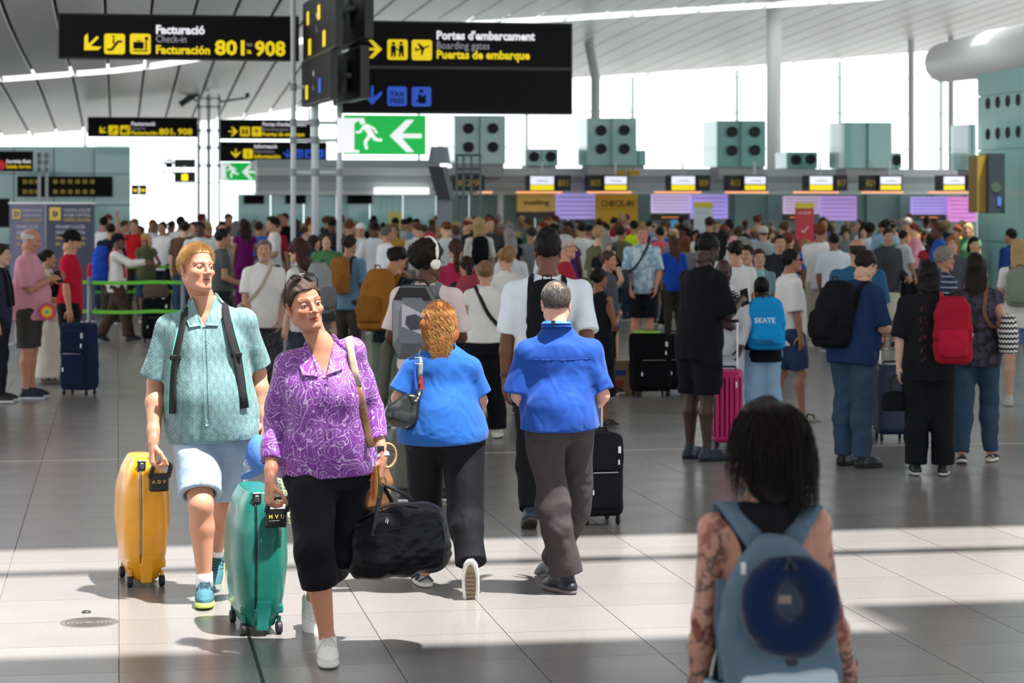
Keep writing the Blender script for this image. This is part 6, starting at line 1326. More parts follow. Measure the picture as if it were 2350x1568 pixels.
def exit_sign(label, x0, x1, y0, y1, d):
    GR = mat('exit_green', '0aa648', .5, emit='08a83e', es=.75); s = Sign(label, x0, x1, y0, y1, d, m=GR, name='exit_sign'); k = (x1-x0)/187.; X = lambda x: x0+(x-790)*k; Y = lambda y: y0+(y-262)*k
    P = s.poly([[(-.5, .5), (.32, .5), (-.0, .36), (-.0, -.30), (-.0, -.42), (.14, -.42), (.14, -.5), (-.5, -.5)]], (X(813), Y(309)), 80*k, SWh, 'door_shape')
    s.poly([disc((-.22, .38), .085), bar((-.16, .28), (.06, .0), .17), bar((-.16, .26), (-.30, .06), .07), bar((-.30, .06), (-.42, .08), .06), bar((-.06, .28), (.14, .18), .07), bar((.14, .18), (.22, .04), .06), bar((.04, .02), (.20, -.16), .11), bar((.20, -.16), (.38, -.16), .09), bar((.02, .0), (-.14, -.24), .11), bar((-.14, -.24), (-.08, -.44), .09)], (X(848), Y(307)), 76*k, SWh, 'running_figure', off=.006)
    s.poly(ARROW, (X(931), Y(310)), 74*k, SWh, 'arrow', 180); return s
def make_signs():
    poles('tall grey steel mast of three poles carrying the nearest black signs', ((673, 12), (723, 17), (779, 13)), 760, 38, -60, (200, 282, 322, 396))
    s = Sign('black sign reading Facturació Check-in Facturación 801 a 908 at upper left', 137, 683, 33, 131, 38)
    s.poly(ARROW, (209, 100), 44, SY, 'arrow', 225); s.icon('escalator', (263, 101), 47, SY); s.icon('baggage', (322, 101), 47, SY)
    s.text('Facturació', (357, 77), 27, SWh, width=111, bold=.035); s.text('Check-in', (357, 97), 24, SGy, width=69, bold=.0); s.text('Facturación', (357, 123), 27, SY, width=123, bold=.035)
    s.text('801', (493, 125), 46, SY, width=68, bold=.035); s.text('to', (566, 106), 14, SGy, width=13, bold=0); s.text('a', (566, 123), 18, SY, width=11); s.text('908', (585, 127), 46, SY, width=70, bold=.035)
    s = Sign('black sign reading Portes d\'embarcament Boarding gates Puertas de embarque', 805, 1310, 50, 150, 37.6)
    s.poly(ARROW, (856, 113), 42, SY, 'arrow', 0); s.icon('gate', (912, 114), 47, SY); s.icon('plane', (968, 115), 47, SY)
    s.text("Portes d'embarcament", (1001, 90), 27, SWh, width=229, bold=.035); s.text('Boarding gates', (1001, 112), 24, SGy, width=122, bold=0); s.text('Puertas de embarque', (1001, 134), 27, SY, width=217, bold=.035)
    s = Sign('black sign with blue down arrow and tax free symbol', 788, 1310, 157, 256, 37.6); s.poly(ARROW, (854, 219), 44, SBl, 'arrow', -90); s.icon('taxfree', (911, 221), 45, SBl); s.icon('lounge', (967, 222), 45, SBl)
    exit_sign('green emergency exit sign with running figure under the nearest black signs', 790, 977, 264, 354, 37.7)
    v2 = nrm((1235/F, -1, 0))
    for lb, x0, x1, y0, y1, rows in (('side-on black sign with yellow pictograms at the top of the near mast', 697, 770, 12, 138, ((708, 42, 38, SY), (712, 108, 46, SY), (733, 28, 42, SY), (745, 88, 46, SY))),
        ('side-on grey sign with blue arrow under the side-on yellow one', 694, 758, 145, 243, ((705, 212, 40, SY), (735, 196, 42, SBl)))):
        s = Sign(lb, x0, x1, y0, y1, 38.2, v=v2, t=.10)
        for x, y, z, m_ in rows: s.poly([rrect(1, .9, .1)], (x, y), z*.9, m_, 'pictogram')
        s.text('Portes', ((x0+x1)/2-6, y0+30), 22, SWh, width=16); s.text('Gates', ((x0+x1)/2-6, y0+62), 20, SGy, width=13)
    for lb, x0, x1, y0, y1, d in (('black back of the upper side-on sign pair beside the near mast', 774, 838, -30, 112, 38.4), ('black back of the lower side-on sign pair above the exit sign', 766, 828, 134, 240, 38.4)):
        s = Sign(lb, x0, x1, y0, y1, d, v=v2, t=.12); b = B(); u, z, k = s.at((x0+x1)/2, (y0+y1)/2)
        for uu in (.35, 1.4):
            c = s.P+s.v*uu+np.array([0, 0, s.h*.5])+s.n*.04; b.tube([c-[0, 0, .25], c+[0, 0, .25]], .05, 8); b.tube([c, c+s.v*.5], .04, 8)
            b.obj('mounting_bracket', mat('clamp_grey'), s.t); b = B()
    # the second set far behind
    poles('distant grey mast with two cameras behind the left black sign', ((457, 5), (479, 8), (503, 5)), 620, 72, 216, (226, 245, 300, 340, 380))
    for lb, x, sd in (('distant camera pointing left on the far mast', 437, -1), ('distant small camera at the right end of the far mast', 568, 1)):
        t = thing('security_camera', lb, 'camera'); c = W(x, 224, 72); b = B(); b.tube([c+[-.32*(sd < 0), 0, -.22*(sd < 0)], c+[.2*(sd < 0), 0, .14]], .10 if sd < 0 else .07, 8); b.obj('camera_body', mat('cam_dark', '3a3f42', .5), t); b = B(); b.tube([c, W(503 if sd > 0 else 457, 234, 72)], .04, 6); b.obj('arm', mat('clamp_grey'), t)
    s = Sign('distant copy of the Facturació 801 a 908 sign left of the far mast', 203, 452, 270, 312, 72)
    s.poly(ARROW, (235, 299), 18, SY, 'arrow', 225); s.icon('escalator', (260, 299), 22, SY); s.icon('baggage', (287, 299), 22, SY); s.text('Facturació', (301, 288), 12, SWh, width=54, bold=.02); s.text('Check-in', (301, 298), 10, SGy, width=32, bold=0); s.text('Facturación', (301, 309), 12, SY, width=60, bold=.03); s.text('801', (365, 309), 20, SY, width=30, bold=.03); s.text('a', (398, 309), 9, SY, width=5); s.text('908', (408, 309), 20, SY, width=33, bold=.03)
    s = Sign('distant Portes d\'embarcament sign right of the far mast', 507, 712, 276, 317, 72); s.poly(ARROW, (535, 302), 21, SY, 'arrow'); s.icon('gate', (562, 302), 22, SY); s.icon('plane', (589, 302), 22, SY); s.text("Portes d'embarcament", (602, 289), 12, SWh, width=100, bold=.02); s.text('Boarding gates', (602, 300), 10, SGy, width=60, bold=0); s.text('Puertas de embarque', (602, 312), 12, SY, width=96, bold=.03)
    s = Sign('distant Informació sign with blue symbols right of the far mast', 507, 748, 327, 369, 72); s.poly(ARROW, (541, 352), 21, SY, 'arrow', -90); s.icon('info', (569, 353), 22, SY); s.text('Informació', (583, 340), 12, SWh, width=52, bold=.02); s.text('Information', (583, 351), 10, SGy, width=46, bold=0); s.text('Información', (583, 363), 12, SY, width=60, bold=.03); s.poly(ARROW, (660, 353), 20, SBl, 'arrow', -90)
    for x, k in ((686, 'taxfree'), (710, 'lounge'), (734, 'plain')): s.icon(k, (x, 353), 20, SBl)
    exit_sign('distant green exit sign under the far black signs', 508, 593, 373, 415, 72)
    s = Sign('distant black sign with yellow arrow on far masts', 376, 447, 367, 383, 86); s = Sign('distant black sign with yellow symbol under it', 402, 447, 396, 416, 86); s.icon('plain', (424, 407), 14, SY); b = B(); c = W(424, 396, 86.05); b.tube([c-[0, 0, .02], W(424, 382, 86.05)], .04, 6); b.obj('hanger', mat('mast_steel'), s.t)
    s = Sign('small distant black board at the far windows, left of the far masts', 303, 335, 426, 446, 86); s.text('801 - 908', (306, 440), 9, SY, width=26); b = B(); c = W(319, 446, 86.05); b.tube([c+[0, 0, .3], [c[0], c[1], 0]], .03, 6); b.obj('hanger', mat('mast_steel'), s.t)
    poles('distant thin mast pair near the far windows', ((378, 4), (398, 4)), 620, 86, 360, (372, 395))
    s = Sign('black sign with red round symbol at the left picture edge', -30, 74, 349, 391, 58); s.poly([disc((0, 0), .5, 20)], (2, 379), 22, mat('sign_red', 'd8232f', .5, emit='d8232f', es=.3), 'red_symbol')
    for i, (y, m_) in enumerate(((374, SWh), (386, SY))): s.text('Sortida Exit' if i == 0 else 'Salida Sortie', (14, y), 11, m_, width=56, bold=.02)
    poles('pair of thin grey poles beside the red symbol sign', ((90, 7), (107, 7)), 620, 58.5, 352, (356, 372, 390))
    s = Sign('long dark board with yellow flight rows on the left mint wall', 41, 257, 406, 450, 70); 
    for y in (420, 443):
        for x in list(range(52, 90, 14))+list(range(122, 210, 17)): s.poly([rrect(1, 1, .1)], (x+5, y-3), 10, mat('dim_yellow', '8d7a2a', .5, emit='8d7a2a', es=.2), 'row_mark')
    s = Sign('dark strip sign on the far left edge with yellow marks', -30, 20, 458, 520, 50)
    for i, (lb, x0, x1, mcol) in enumerate((('purple grey roll-up banner with yellow icon behind the pink shirted person', 22, 103, '6d6c8a'), ('dark slate roll-up banner with yellow icon behind the red shirted person', 106, 217, '3f4259'))):
        d = 41. if i else 42.; s = Sign(lb, x0, x1, 468, 742 if i else 732, d, t=.015, name='rollup_banner', cat='banner', m=mat('banner_'+mcol, mcol, .6), v=np.array([1., 0, 0]))
        b = B(); P = s.P; b.tube([P+[-.02, 0, s.h+.01], P+[s.w+.02, 0, s.h+.01]], .022, 8); b.obj('top_rail', mat('mast_steel'), s.t); b = B(); b.bevbox(P+[-.02, -.1, -P[2]], P+[s.w+.02, .1, .0], .02); b.obj('base_case', mat('mast_steel'), s.t)
        yl = mat('banner_yellow', 'd9b84a', .6); wt = mat('banner_white', 'c9c8d6', .6); x = x0+(x1-x0)*.16
        s.poly([rrect(1, 1.15, .1)], (x+3, 491), 26 if i else 19, yl, 'icon_box'); s.poly([[(-.3, -.4), (-.05, -.4), (-.05, .4), (-.3, .4)], [(.08, -.4), (.3, -.2), (.3, .2), (.08, .4)]], (x+3, 491), 18, mat('banner_'+mcol), 'icon', off=.011)
        for j, (tx, y, m_) in enumerate((("CONTROL D'ACCÉS", 486, wt), ('ACCESS CONTROL', 497, wt), ('CONTROL DE ACCESO', 508, yl))): s.text(tx, (x0+(x1-x0)*.36, y), 10 if i else 8, m_, width=(x1-x0)*.56, bold=.01)
        for j in range(4): s.text(("PROHIBIT L'ACCÉS", 'SENSE TARGETA', 'PROHIBIDO', 'EL ACCESO')[j], (x0+(x1-x0)*.2, 524+j*13), 10, yl if j > 1 else wt, width=(x1-x0)*.6, bold=.01)
    # check-in desks: monitors, boards, back screens
    mon = mat('monitor_frame', '202225', .4); scw = mat('screen_white', 'dcdcf4', .4, emit='dcdcf4', es=.9); scy = mat('screen_yellow', 'f0d800', .4, emit='f0d800', es=.75); bd = mat('board_black', '141416', .5); by = mat('board_yellow', '9a8412', .5, emit='9a8412', es=.25)
    for i, (x0, x1, br) in enumerate(((1214, 1274, 1), (1385, 1441, .7), (1538, 1598, 1), (1706, 1760, .7), (1855, 1914, 1), (2017, 2071, .7), (2162, 2217, 1))):
        lab = 'check-in monitor with white over yellow screen, %s' % ('leftmost of the seven' if i == 0 else 'rightmost of the seven' if i == 6 else ('second', 'third', 'fourth', 'fifth', 'sixth')[i-1]+' from the left of the seven')
        s = Sign(lab, x0, x1, 402, 438, 59.5, t=.55, name='checkin_monitor', cat='monitor', m=mon, group='check-in monitors'); xm = (x0+x1)/2
        s.poly([[(-.5, -.17), (.5, -.17), (.5, .17), (-.5, .17)]], (xm, 414), x1-x0-5, scw, 'screen'); s.poly([[(-.5, -.11), (.5, -.11), (.5, .11), (-.5, .11)]], (xm, 430.5), x1-x0-5, scy, 'screen_lower'); s.text('vueling', (xm, 417), 8, by, 'CENTER', width=26)
        b = B(); c = s.P+s.v*s.w*.5+[0, .2, s.h]; b.tube([c, c+[0, 0, .35]], .03, 6); b.obj('hanger', mat('mast_steel'), s.t)
    for i, (x0, x1) in enumerate(((1277, 1310), (1350, 1384), (1600, 1630), (1672, 1704), (1917, 1945), (1984, 2014), (2220, 2241), (1040, 1112))):
        s = Sign('black board with yellow desk number beside %s' % (('the first', 'the second', 'the third', 'the fourth', 'the fifth', 'the sixth', 'the last')[i]+' check-in monitor' if i < 7 else 'the scaffold bars'), x0, x1, 402, 438, 59.55, t=.5, name='desk_board', cat='board', m=bd, group='desk number boards')
        s.text(str(801+i*4), ((x0+x1)/2, 427), 20, by, 'CENTER', width=(x1-x0)*.7)
    def pnl(lb, x0, x1, y0, y1, c, em=.5, txt=None, tc='3a3110', d=60.6, tw=.7, th=16, name='wall_screen'):
        s = Sign(lb, x0, x1, y0, y1, d, t=.08, name=name, cat='screen' if em else 'panel', m=mat('panel_'+c, c, .5, emit=c if em else None, es=em))
        if txt: s.text(txt, ((x0+x1)/2, (y0+y1)/2+th*.3), th, mat('ink_'+tc, tc, .6), 'CENTER', width=(x1-x0)*tw, bold=.02)
        return s
    pnl('gold panel reading vueling above the desks', 1187, 1274, 444, 486, 'c5a34e', .15, 'vueling', '3a3424'); pnl('dark counter strip under the gold vueling panel', 1187, 1274, 487, 500, '3a3a34', 0)
    for q in (pnl('lavender screen right of the vueling panel', 1276, 1366, 444, 503, 'a79be0', .55), pnl('pale pink lavender screen left of the white roll-up banner', 1495, 1585, 446, 489, 'cdbbe6', .6), pnl('lavender screen behind the white roll-up banner', 1586, 1670, 446, 502, 'a596e6', .6),
              pnl('pale pink screen left of the red roll-up banner', 1798, 1882, 450, 491, 'cbb9d6', .5), pnl('violet screen right of the red roll-up banner', 1883, 1966, 450, 506, 'ae8fd6', .55), pnl('lavender screen left of the pink screen', 2091, 2175, 452, 494, 'a99ce8', .6), pnl('bright pink screen beside the right mint wall', 2176, 2241, 452, 509, 'd986d2', .55)):
        for k in range(5): b = B(); c = q.P+q.n*.012; z = q.h*(.15+.17*k); b.add([c+q.v*q.w*a_+[0, 0, z+dz] for a_, dz in ((.04, 0), (.96, 0), (.96, .02), (.04, .02))], [(0, 1, 2, 3)]); b.obj('screen_seam', mat('seam_violet', '7f74b8', .5), q.t)
    pnl('mustard wall panel reading CHECK-IN', 1368, 1464, 446, 640, 'b8920e', .1, None); s = Sign('dark CHECK-IN lettering board', 1374, 1460, 455, 478, 60.5, t=.1, name='lettering_board', m=mat('panel_b8920e')); s.text('CHECK-IN', (1417, 474), 20, mat('ink_3a3110', '3a3110', .6), 'CENTER', width=78, bold=.03)
    for x0, x1 in ((1495, 1580), (1798, 1866), (2095, 2170)): s = pnl('dark counter display under the screens at picture x %s' % {1495: 'left of the white banner', 1798: 'behind the red banner', 2095: 'near the right wall'}[x0], x0, x1, 492, 506, '2b211c', 0); s.poly([[(-.4, -.02), (.4, -.02), (.4, .02), (-.4, .02)]], ((x0+x1)/2, 499), 50, mat('amber', 'e08040', .5, emit='e07838', es=.8), 'amber_row')
    for i, (x0, x1) in enumerate(((1187, 1290), (1350, 1450), (1505, 1610), (1668, 1763), (1825, 1925), (1982, 2073), (2135, 2240), (1100, 1130))):
        t = thing('strip_light', 'orange strip light under the gantry, %s from the left' % ('second', 'third', 'fourth', 'fifth', 'sixth', 'seventh', 'eighth', 'first')[i], 'lamp'); b = B(); panel_box(b, x0, x1, 439.5, 443.5, 59.85, .2); b.obj('tube', mat('orange_glow', 'f2a878', .5, emit='f2a070', es=1.3), t)
    for lb, x0, x1, y0, c, top, d in (('red roll-up banner with yellow top in the crowd', 1825, 1868, 466, 'c23a44', 'd8c23a', 44), ('white roll-up banner with yellow top before the lavender screen', 1592, 1636, 464, 'c9d4dc', 'd8c23a', 50)):
        s = Sign(lb, x0, x1, y0, 480+1.9*F/d*1.02, d, t=.02, name='rollup_banner', cat='banner', m=mat('banner_'+c, c, .6), v=np.array([1., 0, 0])); s.poly([[(-.5, -.15), (.5, -.15), (.5, .15), (-.5, .15)]], ((x0+x1)/2, y0+6), x1-x0, mat('banner_'+top, top, .6), 'top_band')
        s.text('LAST MINUTE' if c[0] == 'c' and c[1] == '2' else 'INFO', ((x0+x1)/2, y0+26), 9, mat('banner_pale', 'e6c8c8' if c[1] == '2' else '8a9aa8', .6), 'CENTER', width=30)
        if c[1] == '2': s.poly([bar((-.3, 0), (-.1, -.25), .1), bar((-.1, -.25), (.35, .35), .1)], ((x0+x1)/2, y0+62), 24, mat('banner_pale'), 'tick_mark')
        b = B(); P = s.P; b.bevbox(P+[-.03, -.12, -P[2]], P+[s.w+.03, .12, .0], .02); b.obj('base_case', mat('mast_steel'), s.t)
    # leaning totem, scaffold, wall monitor, yellow boards
    t = thing('display_totem', 'dark leaning display on a grey pillar right of the green exit sign', 'display'); b = B(); m_ = mat('totem_dark', '2c3038', .4); P = [W(983, 382, 50), W(1015, 382, 50), W(1034, 458, 50), W(1003, 458, 50)]; b.add([p for p in P]+[p+[.1, .35, 0] for p in P], [(0, 3, 2, 1), (4, 5, 6, 7), (0, 1, 5, 4), (1, 2, 6, 5), (2, 3, 7, 6), (3, 0, 4, 7)]); b.obj('screen_case', m_, t)
    b = B(); c = W(1020, 458, 50.3); b.box((c[0]-.16, c[1]-.1, 0), (c[0]+.16, c[1]+.2, c[2])); b.obj('pillar', mat('pillar_grey', '8a979c', .5), t); b = B(); c = W(1008, 375, 50.2); b.tube([c, c+[0, 0, .35]], [.26, .2], 10); b.obj('top_unit', mat('pillar_grey'), t); b = B(); c = W(1010, 352, 50.2); b.tube([c, c+[0, 0, .16]], .05, 6); b.obj('red_beacon', mat('sign_red'), t)
    t = thing('scaffold', 'grey scaffold frame of thin bars below the first mint tower', 'scaffold'); m_ = mat('scaf', '6c757a', .5, .4)
    for x in (1048, 1064, 1082, 1102): b = B(); c = W(x, 480, 54); b.tube([(c[0], c[1], 0), (c[0], c[1], W(0, 354, 54)[2])], .035, 6); b.obj('upright', m_, t)
    for y in (356, 388, 400): b = B(); b.tube([W(1046, y, 54), W(1104, y, 54)], .03, 6); b.obj('cross_bar', m_, t)
    s = Sign('gold and dark display box fixed to the right mint wall', 2243, 2268, 356, 488, 46.5, t=.5, name='wall_display', cat='display', m=mat('display_gold', '8f7426', .4)); s2 = Sign('dark screen beside the gold display on the right wall', 2269, 2306, 352, 490, 46.4, t=.5, name='wall_display', cat='display', m=mat('display_dark', '2d333d', .3)); s2.poly([disc((0, 0), .5, 14)], (2286, 430), 24, mat('disp_green', '3c5240', .5), 'map_shape'); s2.poly([[(-.3, -.7), (.3, -.7), (.3, .7), (-.3, .7)]], (2293, 462), 14, mat('disp_blue', '4a66b0', .5, emit='4a66b0', es=.3), 'blue_field')
    for x in (1412, 1444): s = Sign('small yellow board above the gantry, %s of the two' % ('left' if x < 1430 else 'right'), x, x+24, 391, 403, 59.9, t=.15, name='small_board', m=mat('small_yellow', 'c99c12', .5))
    for i, (x0, x1, y0, y1) in enumerate(((800, 852, 448, 466), (658, 700, 450, 466), (562, 604, 450, 466))): s = Sign('low dark board on the mint wall behind the masts, %s' % ('rightmost', 'middle', 'leftmost')[i], x0, x1, y0, y1, 61.3, t=.35)
    s = pnl('pale yellow notice in the far crowd left of the totem', 893, 922, 486, 525, 'c8c06a', .1, d=58); s = pnl('tall pale door edge left of the vueling panel', 1143, 1155, 447, 520, 'c3ccc8', 0, d=60.4); s = pnl('light blue panel between the far desks', 1541, 1567, 505, 530, '4f9ed2', .3, d=59)
    # queue barriers with green belts
    gb = mat('belt_green', '63c22a', .6); pm = mat('post_grey', '70757a', .4, .5)
    def barrier(lb, x0, x1, d, zs, posts, slope=0.):
        t = thing('queue_barrier', lb, 'barrier')
        for z in zs: 
            b = B(); a, e = W(x0, 480, d), W(x1, 480, d+slope); n = 14; P = []
            for i in range(n+1): s_ = i/n; p = a*(1-s_)+e*s_; P.append([np.array([p[0], p[1], z-.025-.02*math.sin(math.pi*((s_*3) % 1))]), np.array([p[0], p[1], z+.025-.02*math.sin(math.pi*((s_*3) % 1))])])
            b.sheet(P); b.obj('belt', gb, t)
        for x in posts:
            c = W(x, 480, d+slope*(x-x0)/(x1-x0)); b = B(); b.rev([(.16, 0), (.16, .012), (.035, .03), (.030, .98), (.034, 1.0), (.001, 1.0)], (c[0], c[1], 0), 12); b.obj('post', pm, t, smooth=True)
    barrier('nearest green belt barrier left of the teal shirted person', -20, 560, 34, (.50, .93), (40, 205, 420, 560)); barrier('second row of green belts behind the brown trousered walker', 180, 640, 42, (.5, .95), (190, 330, 470, 620), 1); barrier('third row of green belts further back', 260, 700, 48, (.5, .95), (270, 430, 600, 700), 1); barrier('farthest green belts near the left crowd', 300, 620, 54, (.95,), (300, 460, 620), 1)
# ------------------------------------------------------------------ the travellers
def who(px, ytop, s, label, yaw=0, k=1., **kw):
    d = F/s; h = (2-(ytop-480)/s)*.98*k; x = (px-CX)*d/F; return person(label, (x, d, 0), yaw, h=h, **kw)
def wp(t, key, off=(0, 0, 0)):
    J = t_J[t.name][0]; return rot(math.degrees(t.rotation_euler[2]))@(np.asarray(J[key])+np.asarray(off)*1.)+np.array(t.location)
def phone(t, label, k='R'):
    c = wp(t, 'wr'+k, J_hd(t, k)*.09); q = thing('phone', label, 'phone', tuple(c)); b = B(); b.bevbox((-.006, -.037, -.07), (.006, .037, .07), .004); o = b.obj('phone_body', mat('black_frame'), q); b = B(); b.box((-.0075, -.032, -.06), (-.0062, .032, .06)); b.obj('screen', mat('phone_glass', '2a2f38', .1), q); q.rotation_euler = (.3, .2, t.rotation_euler[2]); return q
def J_hd(t, k): return np.asarray(t_J[t.name][0]['hd'+k])
def strapbag(t, label, col, strap='1a1a1c', size=(.26, .10, .2), side=-1, z=-.02, fore=.0, cross=True):
    """shoulder or cross-body bag worn by t"""
    J, f = t_J[t.name]; up, rt = J['up'], J['rt']; fw = np.cross(up, rt); q = thing('shoulder_bag', label, 'bag', tuple(t.location), t.rotation_euler[2]); w, d, h = size
    c = J['P']+rt*side*(.21*J['s']*J['b']+d*.3)+up*z+fw*fore; g = Fd(c-.24, c+.24, .012); g.loft(c, up, fw, [(-h/2, w*.46, d*.5), (0, w*.5, d*.55), (h/2, w*.42, d*.35)], cap=.02, pw=2.8); link('bag_body', raw('bag', *g.mesh()), LEATHER, q, col)
    s_ = -side if cross else side; cc = J['C']-up*.16
    for sg in (1, -1):
        pts = [c+up*h*.5]
        for i in range(7): a = i/6; dirn = nrm(rt*(side*(1-a)+s_*a*.35)+up*(-.9*(1-a)+1.0*a)+fw*sg*math.sin(math.pi*min(a*.85+.1, 1))*1.2); pts.append(hug(f, cc, dirn, .022))
        pts = smooth_pts(pts, 1); b = B(); b.tube(pts, .016, 6, flat=(.3, fw)); b.obj('strap', RUBBER, q, strap)
    return q
def loose_bag(label, at, size, col, rz=0, name='travel_bag'):
    w, d, h = size; t = thing(name, label, 'bag', tuple(at), math.radians(rz)); g = Fd((-w*.6, -d*.7, -.02), (w*.6, d*.7, h+.05), .012); g.loft((0, 0, 0), (0, 0, 1), (1, 0, 0), [(0, w*.46, d*.46), (h*.5, w*.5, d*.5), (h*.9, w*.42, d*.36)], cap=.03, pw=3.); g.ripple(.005, 20, 4)
    link('bag_body', raw('bag', *g.mesh()), CLOTH, t, col); b = B(); b.tube(grow([(-w*.2, 0, h*.88), (-w*.15, 0, h+.10), (w*.15, 0, h+.10), (w*.2, 0, h*.88)], 1), .009, 6); b.obj('handle', RUBBER, t, '1b1b1d'); return t
def print_mat(name, c1, c2, scale=14, lo=.48, hi=.52, stretch=(1, 1, 1)):
    m = mat(name, None, .85); t = NT(m); t.base(t.mix(t.ramp(t.noise(scale, 3, t.map(stretch)), 0, 1, lo, hi), srgb(c1), srgb(c2))); return m
def make_people():
    S = dict
    # ---- left group
    t = who(66, 522, 217, 'bald person in pink shirt and dark grey shorts looking at a phone, far left', -92, b=1.12, belly=.35, skin='b98068', hair=('ring', 'b9b2a8'), top=S(col='c98c99', sleeve=.46, hem=-.12, loose=.022), bottom=S(kind='shorts', length=.46, col='3d3a36', loose=.03), shoes=('sneaker', '1d2430', 'c9ccd4'), armR='phone', armL='phone', head=(0, -14, 0), legs='stand')
    phone(t, 'black phone held up by the bald person in the pink shirt')
    t = who(106, 574, 200, 'person with dark bun in cream dress behind the pink shirted person', -75, male=False, skin='b08468', hair=('bun', '1b1614'), top=S(col='c4beae', sleeve=.2), bottom=S(kind='dress', length=1., flare=.12, col='cfcabd'), shoes=('sandal', '7a6a58', '8a7a68'), armR='bent', armL='low')
    q = thing('hand_fan', 'round rainbow coloured fan held before the cream dress', 'fan', tuple(W(108, 716, 24.2)))
    for r, c_ in ((.095, 'b03a8c'), (.082, 'd8402c'), (.064, 'e8902a'), (.046, 'e8d02a'), (.022, '4ab088')): b = B(); b.rev([(.001, -.004), (r, -.004), (r, .004+.001*(10-r*100)), (.001, .004+.001*(10-r*100))], n=20, M=M4(rot(0, 90), (0, 0, 0))); b.obj('ring', mat('fan_'+c_, c_, .6), q)
    b = B(); b.tube([(0, 0, -.08), (0, 0, -.2)], .008, 6); b.obj('handle', RUBBER, q, 'd8d0c0')
    who(160, 528, 205, 'person in red T-shirt and backwards black cap behind the navy suitcase', -88, skin='c08c70', hair=('short', '17120f'), hat=('backcap', '15161a'), top=S(col='b51830', sleeve=.42), bottom=S(kind='shorts', length=.5, col='16171b', loose=.03), head=(0, -20, 0), pack=S(label='small black bag on the back of the red shirted person', col='17181c', size=(.2, .1, .26), dz=-.28, straps=False))
    softcase('navy soft suitcase standing behind the pink shirted person', G(182, 906), -20, (.36, .26, .72), '1a2744', .0, wheels=4)
    who(-2, 560, 222, 'person with dark navy backpack cut by the left picture edge', -90, skin='c49a80', hair=('short', '2a221c'), top=S(col='2d3242'), bottom=S(col='23252c'), pack=S(label='dark navy backpack at the left picture edge', col='18203a'))
    who(268, 531, 152, 'person in white long-sleeved shirt and brown trousers walking right with outstretched arm', -88, skin='6b4a38', hair=('crop', '15110f'), hat=('cap', '1a1c22'), legs='walk', armR='reach', armL='pull', top=S(col='d6d3cd', sleeve=1., loose=.024), bottom=S(col='433630', loose=.026, flare=.02), shoes=('sneaker', '1c2230', '2a2a2a'), pack=S(label='large blue and red backpack on the white shirted walker', col='2448b0', col2='b0223a', size=(.38, .26, .56)))
    softcase('black soft suitcase by the green belts with a brown bag on top', G(358, 786), 12, (.43, .3, .60), '101114', .0); loose_bag('brown travel bag lying on the black suitcase by the green belts', G(358, 786)+[0, 0, .67], (.40, .26, .22), '5a4a40')
    who(508, 524, 178, 'person in dark olive grey T-shirt seen behind the teal shirted person', -70, skin='a87a5c', hair=('short', '1c1714'), top=S(col='4c5250'), bottom=S(col='2a2c30'), armR='bent')
    t = who(606, 549, 225, 'person in white short-sleeved blouse and dark patterned trousers, arms down, behind the purple blouse', 192, male=False, b=1.1, skin='b98c74', hair=('bun', '6f6259'), top=S(col='e3e1dc', sleeve=.4, loose=.024), bottom=S(col=print_mat('checked_dark', '1c1d24', '54565e', 60, .5, .56), loose=.024), armR='low', armL='low', head=(-10, 6, 0)); strapbag(t, 'beige cross-body bag on the white blouse', '9a8a74', 'b0a28c', (.24, .08, .17), 1, .06, .05)
    who(690, 547, 234, 'person with long dark brown hair and grey backpack behind the sunglasses wearer', 62, male=False, skin='c99c84', hair=('wavy', '3a221a'), top=S(col='e0ddd8', sleeve=.4), bottom=S(col='3a4252'), pack=S(label='light grey backpack with black straps beside the steel mast', col='8f9294', col2='77797c', size=(.32, .2, .5)))
    # ---- centre group
    who(893, 566, 252, 'person with amber backpack and grey green trousers bowing towards the queue', -34, skin='b07a5c', hair=('messy', '18130f'), lean=8, head=(-20, -22, 0), top=S(col='1b1d24', sleeve=.45), bottom=S(col='5a6a5c', loose=.02), armR='front', armL='bent', pack=S(label='large amber brown backpack left of the white headphones', col='8a5a1e', col2='7c5019', size=(.36, .22, .56), dz=-.2))
    t = who(980, 556, 336, 'person wearing white headphones and an angular grey backpack over a pale pink T-shirt', -18, b=1.12, skin='5c3a2a', hair=('afro', '17120f'), head=(-34, -6, 0), top=S(col='d9c8c8', sleeve=.42, loose=.022), bottom=S(col='5f625a', loose=.022), armR='phone', armL='bent', legs='step', shades='clear', pack=S(label='angular black and grey hard-front backpack with a printed panel', col='1b1c1f', col2='6d7278', size=(.33, .17, .50), dz=-.18, style='hard'))
    J = t_J[t.name][0]; H = M4(J['Hr']*J['s'], J['H']); q = thing('headphones', 'cream white over-ear headphones on the person with the angular backpack', 'headphones', tuple(t.location), t.rotation_euler[2]); m = mat('cream_plastic', 'e8e4d8', .35)
    b = B(); b.tube([((.104+.022*math.sin(2*a if a < 1.57 else 2*(math.pi-a)))*math.cos(a), -.012, .0+.178*math.sin(a)) for a in np.linspace(0, math.pi, 19)], .014, 8, flat=(.5, (1, 0, 0))); o = b.obj('headband', m, q, smooth=True); o.matrix_local = Matrix(H)
    for s_ in (-1, 1): b = B(); b.rev([(.001, .0), (.030, .002), (.040, .012), (.040, .028), (.030, .038), (.001, .040)], n=18, M=M4(rot(0, 0, 90)@rot(0, 0, 0 if s_ > 0 else 180), (s_*.078, -.010, -.008))); o = b.obj('ear_cup', m, q, smooth=True); o.matrix_local = Matrix(H)
